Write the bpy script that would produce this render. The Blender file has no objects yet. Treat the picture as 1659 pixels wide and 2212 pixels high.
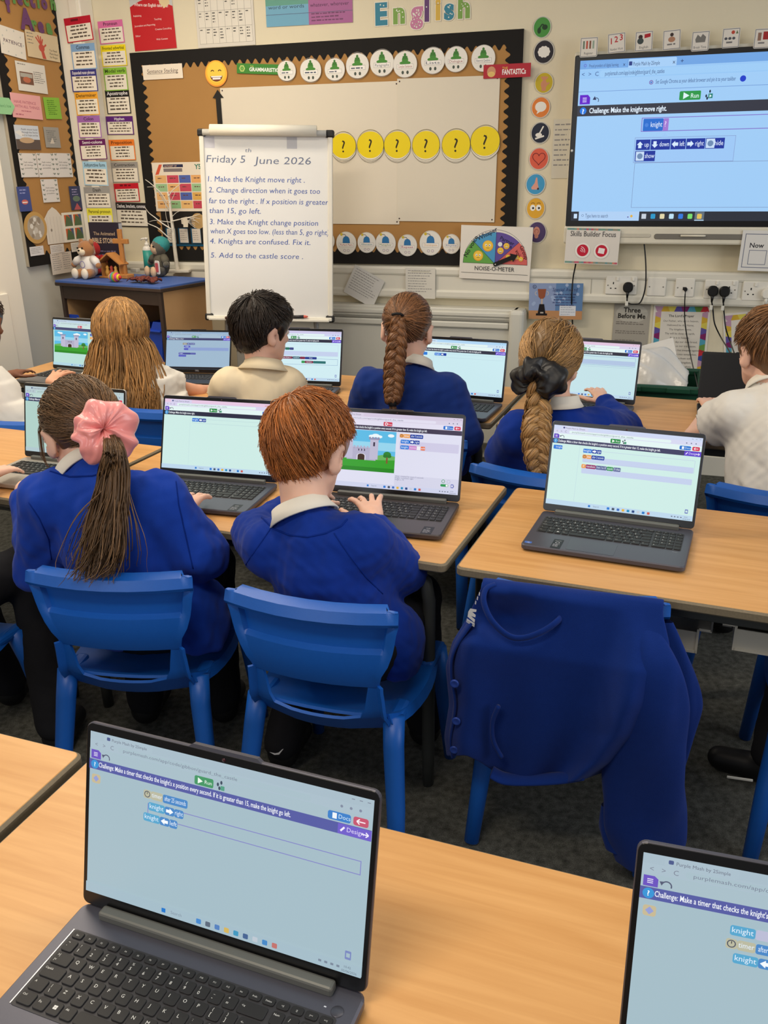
import bpy, bmesh, math, random
import numpy as np
from mathutils import Vector, Matrix, noise
random.seed(7); np.random.seed(7)
S = bpy.context.scene
COL = S.collection
R_ = math.radians
# ------------------------------------------------------------------ camera
IW, IH, FPX = 1659, 2212, 1889.2
PITCH, ROLL, CZ = R_(21.366), R_(-0.893), 1.451
_cp, _sp = math.cos(PITCH), math.sin(PITCH)
FWD = Vector((0, _cp, -_sp)); _up = Vector((0, _sp, _cp)); _rt = Vector((1, 0, 0))
CR = _rt*math.cos(ROLL) + _up*math.sin(ROLL)
CU = -_rt*math.sin(ROLL) + _up*math.cos(ROLL)
CPOS = Vector((0, 0, CZ))
cd = bpy.data.cameras.new('camera'); cam = bpy.data.objects.new('camera', cd); COL.objects.link(cam)
cd.sensor_fit = 'VERTICAL'; cd.sensor_height = 24.0; cd.lens = FPX/IH*24.0; cd.clip_start = .02
m = Matrix.Identity(4)
for i in range(3):
    m[i][0], m[i][1], m[i][2], m[i][3] = CR[i], CU[i], -FWD[i], CPOS[i]
cam.matrix_world = m
S.camera = cam
S.view_settings.view_transform = 'Standard'
try: S.view_settings.look = 'None'
except Exception: pass
S.view_settings.exposure = 0.0; S.view_settings.gamma = 1.0; S.view_settings.use_curve_mapping = False
# ------------------------------------------------------------------ world and lights
w = bpy.data.worlds.new('world'); S.world = w; w.use_nodes = True
bg = w.node_tree.nodes['Background']; bg.inputs[0].default_value = (.86, .87, .92, 1); bg.inputs[1].default_value = .27
def area(name, loc, tgt, sx, sy, power, col):
    l = bpy.data.lights.new(name, 'AREA'); l.shape = 'RECTANGLE'; l.size = sx; l.size_y = sy
    l.energy = power; l.color = col
    o = bpy.data.objects.new(name, l); COL.objects.link(o); o.location = loc
    o.rotation_euler = (Vector(tgt)-Vector(loc)).to_track_quat('-Z', 'Y').to_euler()
    return o
WARM = (1, .87, .70); DAY = (.93, .96, 1.0)
for (x, y, e) in ((-.7, .2, 26), (-.95, 2.5, 27), (.6, 1.4, 8), (2.4, .9, 2), (-1.25, 3.8, 25)):
    area('ceiling_lamp', (x, y, 2.68), (x, y, 0), 1.2, .3, e, WARM)
area('window_daylight', (3.3, .5, 1.8), (-1.2, 3.0, .8), 2.6, 1.5, 50, DAY)
area('window_daylight', (-2.2, -1.6, 1.8), (0, 2.6, .8), 2.2, 1.2, 22, DAY)
# ------------------------------------------------------------------ materials
def lin(c):
    c = c/255.0
    return c/12.92 if c <= .04045 else ((c+.055)/1.055)**2.4
_M = {}
def mat(name, rgb, rough=.55, spec=.4, metal=0., emit=0., nz=(14, .06), bump=None, coat=0., sheen=0., sss=0., alpha=1., trans=0., ani=0.):
    if name in _M: return _M[name]
    a = bpy.data.materials.new(name); a.use_nodes = True
    nt = a.node_tree; b = nt.nodes['Principled BSDF']
    col = tuple(lin(c) for c in rgb)+(1,)
    b.inputs['Base Color'].default_value = col
    b.inputs['Roughness'].default_value = rough; b.inputs['Metallic'].default_value = metal
    b.inputs['Specular IOR Level'].default_value = spec
    if coat: b.inputs['Coat Weight'].default_value = coat; b.inputs['Coat Roughness'].default_value = .08
    if sheen: b.inputs['Sheen Weight'].default_value = sheen; b.inputs['Sheen Roughness'].default_value = .5
    if sss:
        b.inputs['Subsurface Weight'].default_value = sss; b.inputs['Subsurface Radius'].default_value = (.012, .005, .003)
    if alpha < 1: b.inputs['Alpha'].default_value = alpha
    if trans: b.inputs['Transmission Weight'].default_value = trans
    if ani: b.inputs['Anisotropic'].default_value = ani
    if emit:
        b.inputs['Emission Color'].default_value = col; b.inputs['Emission Strength'].default_value = emit
        b.inputs['Base Color'].default_value = (.004, .004, .004, 1)
    elif nz:
        tc = nt.nodes.new('ShaderNodeTexCoord'); n = nt.nodes.new('ShaderNodeTexNoise')
        n.inputs['Scale'].default_value = nz[0]; n.inputs['Detail'].default_value = 4
        nt.links.new(tc.outputs['Object'], n.inputs['Vector'])
        mr = nt.nodes.new('ShaderNodeMapRange'); mr.inputs[3].default_value = 1-nz[1]; mr.inputs[4].default_value = 1+nz[1]
        nt.links.new(n.outputs['Fac'], mr.inputs[0])
        mx = nt.nodes.new('ShaderNodeVectorMath'); mx.operation = 'SCALE'; mx.inputs[0].default_value = col[:3]
        nt.links.new(mr.outputs[0], mx.inputs['Scale']); nt.links.new(mx.outputs[0], b.inputs['Base Color'])
    if bump:
        tc = nt.nodes.new('ShaderNodeTexCoord'); n = nt.nodes.new('ShaderNodeTexNoise')
        n.inputs['Scale'].default_value = bump[0]; n.inputs['Detail'].default_value = 5
        nt.links.new(tc.outputs['Object'], n.inputs['Vector'])
        bp = nt.nodes.new('ShaderNodeBump'); bp.inputs['Strength'].default_value = bump[1]; bp.inputs['Distance'].default_value = .004
        nt.links.new(n.outputs['Fac'], bp.inputs['Height']); nt.links.new(bp.outputs[0], b.inputs['Normal'])
    _M[name] = a
    return a
def ink(rgb, emit=0.):       # printed colour on paper, or a lit pixel on a screen
    rgb = tuple(int(c) for c in rgb)
    if emit: return mat('lit_%d_%d_%d' % rgb, rgb, rough=.35, spec=.25, emit=emit, nz=None)
    return mat('ink_%d_%d_%d' % rgb, rgb, rough=.45, spec=.3, nz=None)
def wood(name, c1, c2, sx=1.4, sy=26.):
    if name in _M: return _M[name]
    a = bpy.data.materials.new(name); a.use_nodes = True; nt = a.node_tree; b = nt.nodes['Principled BSDF']
    tc = nt.nodes.new('ShaderNodeTexCoord'); mp = nt.nodes.new('ShaderNodeMapping'); mp.inputs['Scale'].default_value = (sx, sy, sy)
    n = nt.nodes.new('ShaderNodeTexNoise'); n.inputs['Scale'].default_value = 2.2; n.inputs['Detail'].default_value = 7; n.inputs['Distortion'].default_value = .6
    r = nt.nodes.new('ShaderNodeValToRGB'); r.color_ramp.elements[0].position = .3; r.color_ramp.elements[1].position = .7
    r.color_ramp.elements[0].color = tuple(lin(c) for c in c1)+(1,); r.color_ramp.elements[1].color = tuple(lin(c) for c in c2)+(1,)
    nt.links.new(tc.outputs['Object'], mp.inputs[0]); nt.links.new(mp.outputs[0], n.inputs['Vector'])
    nt.links.new(n.outputs['Fac'], r.inputs[0]); nt.links.new(r.outputs[0], b.inputs['Base Color'])
    b.inputs['Roughness'].default_value = .38; b.inputs['Specular IOR Level'].default_value = .35
    _M[name] = a; return a
def carpet_mat():
    a = bpy.data.materials.new('carpet'); a.use_nodes = True; nt = a.node_tree; b = nt.nodes['Principled BSDF']
    tc = nt.nodes.new('ShaderNodeTexCoord'); n = nt.nodes.new('ShaderNodeTexNoise'); n.inputs['Scale'].default_value = 420; n.inputs['Detail'].default_value = 3
    n2 = nt.nodes.new('ShaderNodeTexNoise'); n2.inputs['Scale'].default_value = 55; n2.inputs['Detail'].default_value = 4
    mx = nt.nodes.new('ShaderNodeMath'); mx.operation = 'MULTIPLY'
    r = nt.nodes.new('ShaderNodeValToRGB'); r.color_ramp.elements[0].position = .10; r.color_ramp.elements[1].position = .50
    r.color_ramp.elements[0].color = tuple(lin(c) for c in (54, 54, 50))+(1,); r.color_ramp.elements[1].color = tuple(lin(c) for c in (122, 122, 114))+(1,)
    for k in (n, n2): nt.links.new(tc.outputs['Object'], k.inputs['Vector'])
    nt.links.new(n.outputs['Fac'], mx.inputs[0]); nt.links.new(n2.outputs['Fac'], mx.inputs[1]); nt.links.new(mx.outputs[0], r.inputs[0])
    nt.links.new(r.outputs[0], b.inputs['Base Color']); b.inputs['Roughness'].default_value = .95; b.inputs['Specular IOR Level'].default_value = .1
    bp = nt.nodes.new('ShaderNodeBump'); bp.inputs['Strength'].default_value = .6; bp.inputs['Distance'].default_value = .004
    nt.links.new(n.outputs['Fac'], bp.inputs['Height']); nt.links.new(bp.outputs[0], b.inputs['Normal'])
    return a
# ------------------------------------------------------------------ mesh helpers
class MB:
    def __init__(s): s.v = []; s.f = []; s.m = []; s.s = []; s.mats = []
    def mi(s, mt):
        if mt not in s.mats: s.mats.append(mt)
        return s.mats.index(mt)
    def add(s, vs, fs, mt, smooth=False):
        k = len(s.v); i = s.mi(mt)
        s.v.extend([tuple(map(float, p)) for p in vs])
        for f in fs: s.f.append(tuple(int(a)+k for a in f)); s.m.append(i); s.s.append(smooth)
    def box(s, c, sz, mt, r=0., rot=None, seg=2):
        if r <= 0:
            vs = [Vector((x*sz[0]/2, y*sz[1]/2, z*sz[2]/2)) for x in (-1, 1) for y in (-1, 1) for z in (-1, 1)]
            fs = [(0, 1, 3, 2), (4, 6, 7, 5), (0, 4, 5, 1), (2, 3, 7, 6), (0, 2, 6, 4), (1, 5, 7, 3)]; sm = False
        else:
            bm = bmesh.new(); bmesh.ops.create_cube(bm, size=1)
            for v in bm.verts: v.co = Vector((v.co.x*sz[0], v.co.y*sz[1], v.co.z*sz[2]))
            bmesh.ops.bevel(bm, geom=bm.edges[:], offset=min(r, min(sz)*.49), segments=seg, profile=.5, affect='EDGES')
            bm.verts.index_update()
            vs = [v.co.copy() for v in bm.verts]; fs = [[v.index for v in f.verts] for f in bm.faces]; bm.free(); sm = False
        if rot is not None: vs = [rot @ v for v in vs]
        s.add([v+Vector(c) for v in vs], fs, mt, sm)
    def slab(s, w, d, h, rad, mt, c=(0, 0, 0), ch=.002, n=5, axis='z'):
        """rounded-corner plate w x d, thickness h, chamfered rims; axis z: lies flat, axis y: stands"""
        def ring(ww, dd, rr, z):
            o = []
            for (cx, cy, a0) in ((1, 1, 0), (-1, 1, 90), (-1, -1, 180), (1, -1, 270)):
                for i in range(n+1):
                    a = R_(a0+90*i/n); o.append((cx*(ww/2-rr)+rr*math.cos(a), cy*(dd/2-rr)+rr*math.sin(a), z))
            return o
        rings = [ring(w-2*ch, d-2*ch, max(rad-ch, .0005), -h/2), ring(w, d, rad, -h/2+ch), ring(w, d, rad, h/2-ch), ring(w-2*ch, d-2*ch, max(rad-ch, .0005), h/2)]
        N = len(rings[0]); vs = sum(rings, []); fs = []
        for k in range(3):
            for i in range(N): j = (i+1) % N; fs.append((k*N+i, k*N+j, (k+1)*N+j, (k+1)*N+i))
        fs.append(tuple(range(N-1, -1, -1))); fs.append(tuple(range(3*N, 4*N)))
        if axis == 'y': vs = [(x, -z, y) for x, y, z in vs]
        s.add([(x+c[0], y+c[1], z+c[2]) for x, y, z in vs], fs, mt)
    def tube(s, pts, rad, mt, n=8, cap=True, flat=1., smooth=True):
        pts = [Vector(p) for p in pts]
        if not hasattr(rad, '__len__'): rad = [rad]*len(pts)
        vs = []; fs = []; pn = None
        for i, p in enumerate(pts):
            t = (pts[min(i+1, len(pts)-1)]-pts[max(i-1, 0)])
            t = t.normalized() if t.length > 1e-9 else Vector((0, 0, 1))
            if pn is None:
                a = Vector((0, 0, 1)) if abs(t.z) < .9 else Vector((1, 0, 0)); pn = t.cross(a).normalized()
            pn = (pn-t*pn.dot(t)); pn = pn.normalized() if pn.length > 1e-6 else t.orthogonal().normalized()
            b = t.cross(pn)
            for k in range(n):
                a = 2*math.pi*k/n; vs.append(p+(pn*math.cos(a)+b*math.sin(a)*flat)*rad[i])
        for i in range(len(pts)-1):
            for k in range(n): fs.append((i*n+k, i*n+(k+1) % n, (i+1)*n+(k+1) % n, (i+1)*n+k))
        if cap: fs.append(tuple(range(n-1, -1, -1))); fs.append(tuple(range((len(pts)-1)*n, len(pts)*n)))
        s.add(vs, fs, mt, smooth)
    def lathe(s, prof, mt, n=24, c=(0, 0, 0), rot=None, sx=1., sy=1.):
        vs = []; fs = []
        for (r, z) in prof:
            for k in range(n): a = 2*math.pi*k/n; vs.append(Vector((r*math.cos(a)*sx, r*math.sin(a)*sy, z)))
        for i in range(len(prof)-1):
            for k in range(n): fs.append((i*n+k, i*n+(k+1) % n, (i+1)*n+(k+1) % n, (i+1)*n+k))
        if prof[0][0] > 1e-5: fs.append(tuple(range(n-1, -1, -1)))
        if prof[-1][0] > 1e-5: fs.append(tuple(range((len(prof)-1)*n, len(prof)*n)))
        if rot is not None: vs = [rot @ v for v in vs]
        s.add([v+Vector(c) for v in vs], fs, mt, True)
    def ell(s, c, r, mt, n=16, rot=None):
        if not hasattr(r, '__len__'): r = (r, r, r)
        vs = []; fs = []; h = n//2
        for i in range(h+1):
            t = math.pi*i/h
            for k in range(n):
                a = 2*math.pi*k/n; v = Vector((r[0]*math.sin(t)*math.cos(a), r[1]*math.sin(t)*math.sin(a), r[2]*math.cos(t)))
                vs.append((rot @ v if rot is not None else v)+Vector(c))
        for i in range(h):
            for k in range(n): fs.append((i*n+k, (i+1)*n+k, (i+1)*n+(k+1) % n, i*n+(k+1) % n))
        s.add(vs, fs, mt, True)
    def prism(s, poly, y0, y1, mt, smooth=False):     # outline in the x,z plane pushed from y0 to y1
        n = len(poly); vs = [(x, y0, z) for x, z in poly]+[(x, y1, z) for x, z in poly]
        fs = [tuple(range(n)), tuple(range(2*n-1, n-1, -1))]+[(i, i+n, (i+1) % n+n, (i+1) % n) for i in range(n)]
        s.add(vs, fs, mt, smooth)
    def grid(s, P, mt, smooth=True, mask=None, closed=False):
        nr = len(P); nc = len(P[0]); vs = [p for row in P for p in row]; fs = []
        for i in range(nr-1):
            for j in range(nc if closed else nc-1):
                if mask and mask(i, j): continue
                k = (j+1) % nc; fs.append((i*nc+j, (i+1)*nc+j, (i+1)*nc+k, i*nc+k))
        s.add(vs, fs, mt, smooth)
    def build(s, name, parent=None, loc=None, rot=None):
        me = bpy.data.meshes.new(name); me.from_pydata(s.v, [], s.f)
        for a in s.mats: me.materials.append(a)
        if s.f:
            me.polygons.foreach_set('material_index', s.m); me.polygons.foreach_set('use_smooth', s.s)
        me.update()
        o = bpy.data.objects.new(name, me); COL.objects.link(o)
        if parent is not None: o.parent = parent
        if loc is not None: o.location = loc
        if rot is not None: o.rotation_euler = rot
        return o
def np_mesh(name, V, F, mats, parent=None, mi=None):
    me = bpy.data.meshes.new(name)
    me.vertices.add(len(V)); me.vertices.foreach_set('co', np.asarray(V, np.float32).ravel())
    F = np.asarray(F, np.int32); nf, k = F.shape
    me.loops.add(nf*k); me.loops.foreach_set('vertex_index', F.ravel())
    me.polygons.add(nf); me.polygons.foreach_set('loop_start', np.arange(0, nf*k, k, dtype=np.int32))
    try: me.polygons.foreach_set('loop_total', np.full(nf, k, np.int32))
    except Exception: pass
    me.polygons.foreach_set('use_smooth', np.ones(nf, bool))
    for a in mats: me.materials.append(a)
    if mi is not None: me.polygons.foreach_set('material_index', np.asarray(mi, np.int32))
    me.update(); me.validate()
    o = bpy.data.objects.new(name, me); COL.objects.link(o)
    if parent is not None: o.parent = parent
    return o
def thing(name, label, cat, loc=(0, 0, 0), rot=(0, 0, 0), group=None):
    o = bpy.data.objects.new(name, None); COL.objects.link(o); o.empty_display_size = .05
    o.location = loc; o.rotation_euler = rot
    return tag(o, label, cat, group)
def tag(o, label, cat, group=None):
    o['label'] = label; o['category'] = cat
    if group: o['group'] = group
    return o
def struct(o): o['kind'] = 'structure'; return o
def dup(root, loc, rot, label, group=None):
    r = root.copy(); COL.objects.link(r); r.location = loc; r.rotation_euler = rot; r['label'] = label
    if group: r['group'] = group
    for ch in list(root.children):
        c = ch.copy(); COL.objects.link(c); c.parent = r
        for g in list(ch.children):
            d = g.copy(); COL.objects.link(d); d.parent = c
    return r
# pixel of the photograph -> a point of the room
def ray(u, v): return FWD + CR*((u-IW/2)/FPX) - CU*((v-IH/2)/FPX)
def on_z(u, v, z): d = ray(u, v); return CPOS + d*((z-CZ)/d.z)
def at(u, v, Y): d = ray(u, v); return CPOS + d*(Y/d.y)
def on_plane(u, v, p0, n): d = ray(u, v); n = Vector(n); return CPOS + d*((Vector(p0)-CPOS).dot(n)/d.dot(n))
# ------------------------------------------------------------------ flat prints: text and shapes on a sheet
_T = {}
def text_geo(t, bold=0., shear=0., res=2):
    k = (t, bold, shear, res)
    if k in _T: return _T[k]
    c = bpy.data.curves.new('lettering', 'FONT'); c.body = t; c.size = 1; c.offset = bold; c.shear = shear; c.resolution_u = res
    c.fill_mode = 'FRONT'
    o = bpy.data.objects.new('lettering', c); COL.objects.link(o)
    dg = bpy.context.evaluated_depsgraph_get(); dg.update(); me = o.evaluated_get(dg).to_mesh()
    V = [(v.co.x, v.co.y) for v in me.vertices]; F = [tuple(p.vertices) for p in me.polygons]
    o.to_mesh_clear(); bpy.data.objects.remove(o); bpy.data.curves.remove(c)
    if V: x0 = min(v[0] for v in V); x1 = max(v[0] for v in V)
    else: x0 = x1 = 0
    _T[k] = (V, F, x0, x1); return _T[k]
class Sheet(MB):
    """a flat print in the local x,z plane that faces -y; each layer sits a hair above the last"""
    def __init__(s, emit=0., dy=.000025): super().__init__(); s.e = emit; s.k = 0; s.dy = dy; s.off = 0.; s.T = None; s.hold = False
    def y(s):
        if not s.hold: s.k += 1
        return -s.dy*s.k-s.off
    def _ad(s, pts, fs, col):
        y = s.y()
        if s.T: pts = [s.T(x, z) for x, z in pts]
        s.add([(x, y, z) for x, z in pts], fs, ink(col, s.e))
    def rect(s, x, z, w, h, col, r=0.):      # lower left corner, size
        if r <= 0: s._ad([(x, z), (x+w, z), (x+w, z+h), (x, z+h)], [(0, 1, 2, 3)], col); return
        r = min(r, w/2, h/2); p = []
        for cx, cz, a0 in ((x+w-r, z+r, 270), (x+w-r, z+h-r, 0), (x+r, z+h-r, 90), (x+r, z+r, 180)):
            for i in range(5): a = R_(a0+22.5*i); p.append((cx+r*math.cos(a), cz+r*math.sin(a)))
        s._ad(p, [tuple(range(len(p)))], col)
    def frame(s, x, z, w, h, t, col):
        P = [(x, z), (x+w, z), (x+w, z+h), (x, z+h)]; Q = [(x+t, z+t), (x+w-t, z+t), (x+w-t, z+h-t), (x+t, z+h-t)]
        s._ad(P+Q, [(i, (i+1) % 4, (i+1) % 4+4, i+4) for i in range(4)], col)
    def circ(s, x, z, r, col, rz=None, n=24):
        rz = rz or r; s._ad([(x+r*math.cos(2*math.pi*i/n), z+rz*math.sin(2*math.pi*i/n)) for i in range(n)], [tuple(range(n))], col)
    def ring(s, x, z, r, t, col, n=24, a0=0, a1=360):
        c = abs(a1-a0) >= 360; m_ = n if c else n+1
        A = [R_(a0+(a1-a0)*i/n) for i in range(m_)]
        P = [(x+r*math.cos(a), z+r*math.sin(a)) for a in A]+[(x+(r-t)*math.cos(a), z+(r-t)*math.sin(a)) for a in A]
        s._ad(P, [(i, (i+1) % m_, (i+1) % m_+m_, i+m_) for i in range(n)], col)
    def poly(s, pts, col): s._ad(list(pts), [tuple(range(len(pts)))], col)
    def line(s, pts, t, col):
        for (a, b) in zip(pts[:-1], pts[1:]):
            d = math.hypot(b[0]-a[0], b[1]-a[1]) or 1e-6; nx, nz = -(b[1]-a[1])/d*t/2, (b[0]-a[0])/d*t/2
            s._ad([(a[0]+nx, a[1]+nz), (a[0]-nx, a[1]-nz), (b[0]-nx, b[1]-nz), (b[0]+nx, b[1]+nz)], [(0, 1, 2, 3)], col)
    def text(s, t, x, z, h, col, al='l', bold=0., w=None, shear=0., rot=0., res=2, mw=None):
        V, F, x0, x1 = text_geo(t, bold, shear, res)
        if not V: return
        sc = h/.72; sx = sc
        if mw and (x1-x0)*sx > mw: w = mw
        if w: sx = w/max(x1-x0, 1e-4)
        dx = {'l': -x0, 'c': -(x0+x1)/2, 'r': -x1}[al]
        ca, sa = math.cos(rot), math.sin(rot); P = []
        for a, b in V:
            p, q = (a+dx)*sx, b*sc; P.append((x+p*ca-q*sa, z+p*sa+q*ca))
        s._ad(P, F, col)
    def lines(s, x, z, w, n, gap, t, col, seed=0, al='l', ragged=.35):     # writing too small to read
        rr = random.Random(seed); s.k += 1; s.hold = True
        for i in range(n):
            ln = w*(1-ragged*rr.random()); a = x if al == 'l' else x+(w-ln)/2; e = a+ln
            while a < e-.1*t:
                k = min(t*(1.6+3.2*rr.random()), e-a); s.rect(a, z-i*gap, k, t*(.8+.35*rr.random()), col); a += k+t*.8
        s.hold = False
    def base(s, w, h, col, t=.0012, mt=None, r=0.):
        s.slab(w, h, t, max(r, .0008), mt or ink(col), c=(0, t/2, 0), ch=.0003, n=3, axis='y')
        if s.e or True: s.rect(-w/2+.0003, -h/2+.0003, w-.0006, h-.0006, col, r=max(r-.0003, 0)) if not mt or s.e else None
# ------------------------------------------------------------------ rounded bodies from blended volumes
class Field:
    def __init__(s, lo, hi, h):
        s.lo = np.array(lo, np.float32); s.h = h
        n = np.ceil((np.array(hi)-np.array(lo))/h).astype(int)+1
        s.F = np.full(n, .2, np.float32); s.n = n
    def _sl(s, lo, hi):
        a = np.clip(np.floor((np.array(lo)-s.lo)/s.h).astype(int), 0, s.n); b = np.clip(np.ceil((np.array(hi)-s.lo)/s.h).astype(int)+1, 0, s.n)
        if np.any(b <= a): return None
        g = [s.lo[i]+s.h*np.arange(a[i], b[i], dtype=np.float32) for i in range(3)]
        return (slice(a[0], b[0]), slice(a[1], b[1]), slice(a[2], b[2])), g[0][:, None, None], g[1][None, :, None], g[2][None, None, :]
    def put(s, lo, hi, fn, k, op='u'):
        mg = k+3*s.h; q = s._sl([l-mg for l in lo], [x+mg for x in hi])
        if q is None: return
        sl, X, Y, Z = q; d = fn(X, Y, Z).astype(np.float32); A = s.F[sl]
        if op == 'u': B = d
        else: A = -A; B = d
        if k > 0: hh = np.maximum(k-np.abs(A-B), 0)/k; r = np.minimum(A, B)-hh*hh*k*.25
        else: r = np.minimum(A, B)
        s.F[sl] = r if op == 'u' else -r
    def cap(s, a, b, ra, rb=None, k=.015, op='u', fl=None):
        rb = ra if rb is None else rb; a = np.array(a, float); b = np.array(b, float); ab = b-a; L2 = max(ab@ab, 1e-9)
        def fn(X, Y, Z):
            if fl is None: x, y, z = X, Y, Z
            t = np.clip(((X-a[0])*ab[0]+(Y-a[1])*ab[1]+(Z-a[2])*ab[2])/L2, 0, 1)
            return np.sqrt((X-a[0]-t*ab[0])**2+(Y-a[1]-t*ab[1])**2+(Z-a[2]-t*ab[2])**2)-(ra+(rb-ra)*t)
        r = max(ra, rb); s.put(np.minimum(a, b)-r, np.maximum(a, b)+r, fn, k, op)
    def ell(s, c, r, M=None, k=.015, op='u'):
        c = np.array(c, float); r = np.array(r, float); M = np.eye(3) if M is None else np.array(M)   # columns: local axes
        def fn(X, Y, Z):
            x, y, z = X-c[0], Y-c[1], Z-c[2]
            p = [(M[0, i]*x+M[1, i]*y+M[2, i]*z) for i in range(3)]
            k0 = np.sqrt((p[0]/r[0])**2+(p[1]/r[1])**2+(p[2]/r[2])**2)+1e-6
            k1 = np.sqrt((p[0]/r[0]**2)**2+(p[1]/r[1]**2)**2+(p[2]/r[2]**2)**2)+1e-6
            return k0*(k0-1)/k1
        e = np.sqrt(((M*r)**2).sum(1)); s.put(c-e, c+e, fn, k, op)
    def cutz(s, z, above=True, n=(0, 0, 1), p=None, k=.006):
        n = np.array(n, float); p = np.array(p if p is not None else (0, 0, z), float)
        def fn(X, Y, Z): return -((X-p[0])*n[0]+(Y-p[1])*n[1]+(Z-p[2])*n[2])
        s.put(s.lo, s.lo+s.h*s.n, fn, k, 's')
    def mesh(s, smooth=1):
        F = s.F; I = F < 0; n = F.shape
        c = np.zeros((n[0]-1, n[1]-1, n[2]-1), np.uint8)
        offs = [(i, j, k) for i in (0, 1) for j in (0, 1) for k in (0, 1)]
        for (i, j, k) in offs: c += I[i:n[0]-1+i, j:n[1]-1+j, k:n[2]-1+k]
        act = np.argwhere((c > 0) & (c < 8)); N = len(act)
        idx = np.full(c.shape, -1, np.int32); idx[act[:, 0], act[:, 1], act[:, 2]] = np.arange(N)
        val = np.stack([F[act[:, 0]+o[0], act[:, 1]+o[1], act[:, 2]+o[2]] for o in offs], 1)
        P = np.zeros((N, 3), np.float32); W = np.zeros((N, 1), np.float32); O = np.array(offs, np.float32)
        for a in range(8):
            for b in range(a+1, 8):
                if np.abs(O[a]-O[b]).sum() != 1: continue
                va, vb = val[:, a], val[:, b]; x = (va < 0) != (vb < 0)
                t = np.where(x, va/np.where(x, va-vb, 1), 0)[:, None]
                P += np.where(x[:, None], O[a]+(O[b]-O[a])*t, 0); W += x[:, None]
        V = s.lo+s.h*(act+P/np.maximum(W, 1))
        Q = []
        for ax in range(3):
            o1, o2 = [(1, 2), (2, 0), (0, 1)][ax]
            sa = [slice(None)]*3; sb = [slice(None)]*3; sa[ax] = slice(0, -1); sb[ax] = slice(1, None)
            e = np.argwhere(I[tuple(sa)] != I[tuple(sb)])
            e = e[(e[:, o1] > 0) & (e[:, o2] > 0) & (e[:, o1] < n[o1]-1) & (e[:, o2] < n[o2]-1)]
            fl = I[e[:, 0], e[:, 1], e[:, 2]]
            def g(d1, d2): q = e.copy(); q[:, o1] -= d1; q[:, o2] -= d2; return idx[q[:, 0], q[:, 1], q[:, 2]]
            q = np.stack([g(1, 1), g(0, 1), g(0, 0), g(1, 0)], 1); q[~fl] = q[~fl][:, ::-1]; Q.append(q)
        Q = np.concatenate(Q); Q = Q[(Q >= 0).all(1)]
        V = V.astype(np.float64)
        for _ in range(smooth):
            A = np.zeros_like(V); C = np.zeros((len(V), 1))
            for i in range(4):
                j = (i+1) % 4
                np.add.at(A, Q[:, i], V[Q[:, j]]); np.add.at(A, Q[:, j], V[Q[:, i]]); np.add.at(C, Q[:, i], 1); np.add.at(C, Q[:, j], 1)
            V = V*.5+.5*A/np.maximum(C, 1)
        return V, Q
def vnorm(V, Q):
    a, b, c, d = (V[Q[:, i]] for i in range(4)); fn = np.cross(c-a, d-b); N = np.zeros_like(V)
    for i in range(4): np.add.at(N, Q[:, i], fn)
    return N/np.maximum(np.linalg.norm(N, axis=1, keepdims=True), 1e-12)
def npnoise(P, seed=0, n=5):
    """cheap smooth noise: a sum of random sine waves"""
    r = np.random.RandomState(seed); o = np.zeros(len(P))
    for i in range(n):
        d = r.normal(size=3); d /= np.linalg.norm(d); o += np.sin(P@d*(6.28*(.6+1.1*r.rand()))+r.rand()*6.28+1.3*np.sin(P@r.normal(size=3)*2.5))
    return o/n
# ------------------------------------------------------------------ people
SKIN = lambda n, c: mat('skin_'+n, c, rough=.5, spec=.35, nz=(30, .07), sss=.12)
def frame_of(yaw, pitch=0, roll=0):
    """columns right, forward, up. yaw 0 looks along +y, + turns left; pitch + nods down; roll + tips to the right shoulder"""
    M = Matrix.Rotation(R_(yaw), 3, 'Z') @ Matrix.Rotation(R_(-pitch), 3, 'X') @ Matrix.Rotation(R_(roll), 3, 'Y')
    return np.array(M)
def hand(fd, wr, dirn, nrm, side, curl=.35, s=1., spread=.16, k=.006, lift=(0, 0, 0, 0)):
    """palm, four unequal bent fingers and a thumb; nrm points out of the back of the hand, side +1 puts the thumb at dirn x nrm"""
    d = np.array(dirn, float); d /= np.linalg.norm(d); u = np.array(nrm, float); u -= d*(u@d); u /= np.linalg.norm(u); t = np.cross(d, u)*side
    wr = np.array(wr, float); P = lambda a, b, c: wr+(d*a+t*b+u*c)*s
    fd.cap(P(-.01, 0, 0), P(.03, 0, .001), .0195*s, .02*s, k=.01)
    for b in (-.024, -.008, .008, .022): fd.cap(P(.02, b*.7, 0), P(.064, b, .002), .0135*s, .0105*s, k=.008)
    tips = []
    for i, (b, L) in enumerate(((.0245, .062), (.008, .069), (-.009, .064), (-.025, .050))):
        sp = (b/.025)*spread; a0 = curl*.35-lift[i]; q = P(.066, b, .002); r = .0088*s
        for j, f in enumerate((.46, .31, .26)):
            ang = a0+curl*j*.9; dd = d*math.cos(ang)*math.cos(sp)+t*math.sin(sp)-u*math.sin(ang); e = q+dd*L*f*s
            fd.cap(q, e, r, r*.9, k=k*.5); q = e; r *= .92
        tips.append(q)
    q = P(.012, .022, -.004); r = .0105*s
    for j, (aa, L) in enumerate(((.85, .038), (.55, .03), (.35, .023))):
        e = q+(d*math.cos(aa)+t*math.sin(aa)-u*.18)*L*s; fd.cap(q, e, r, r*.9, k=k); q = e; r *= .9
    return tips
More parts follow.
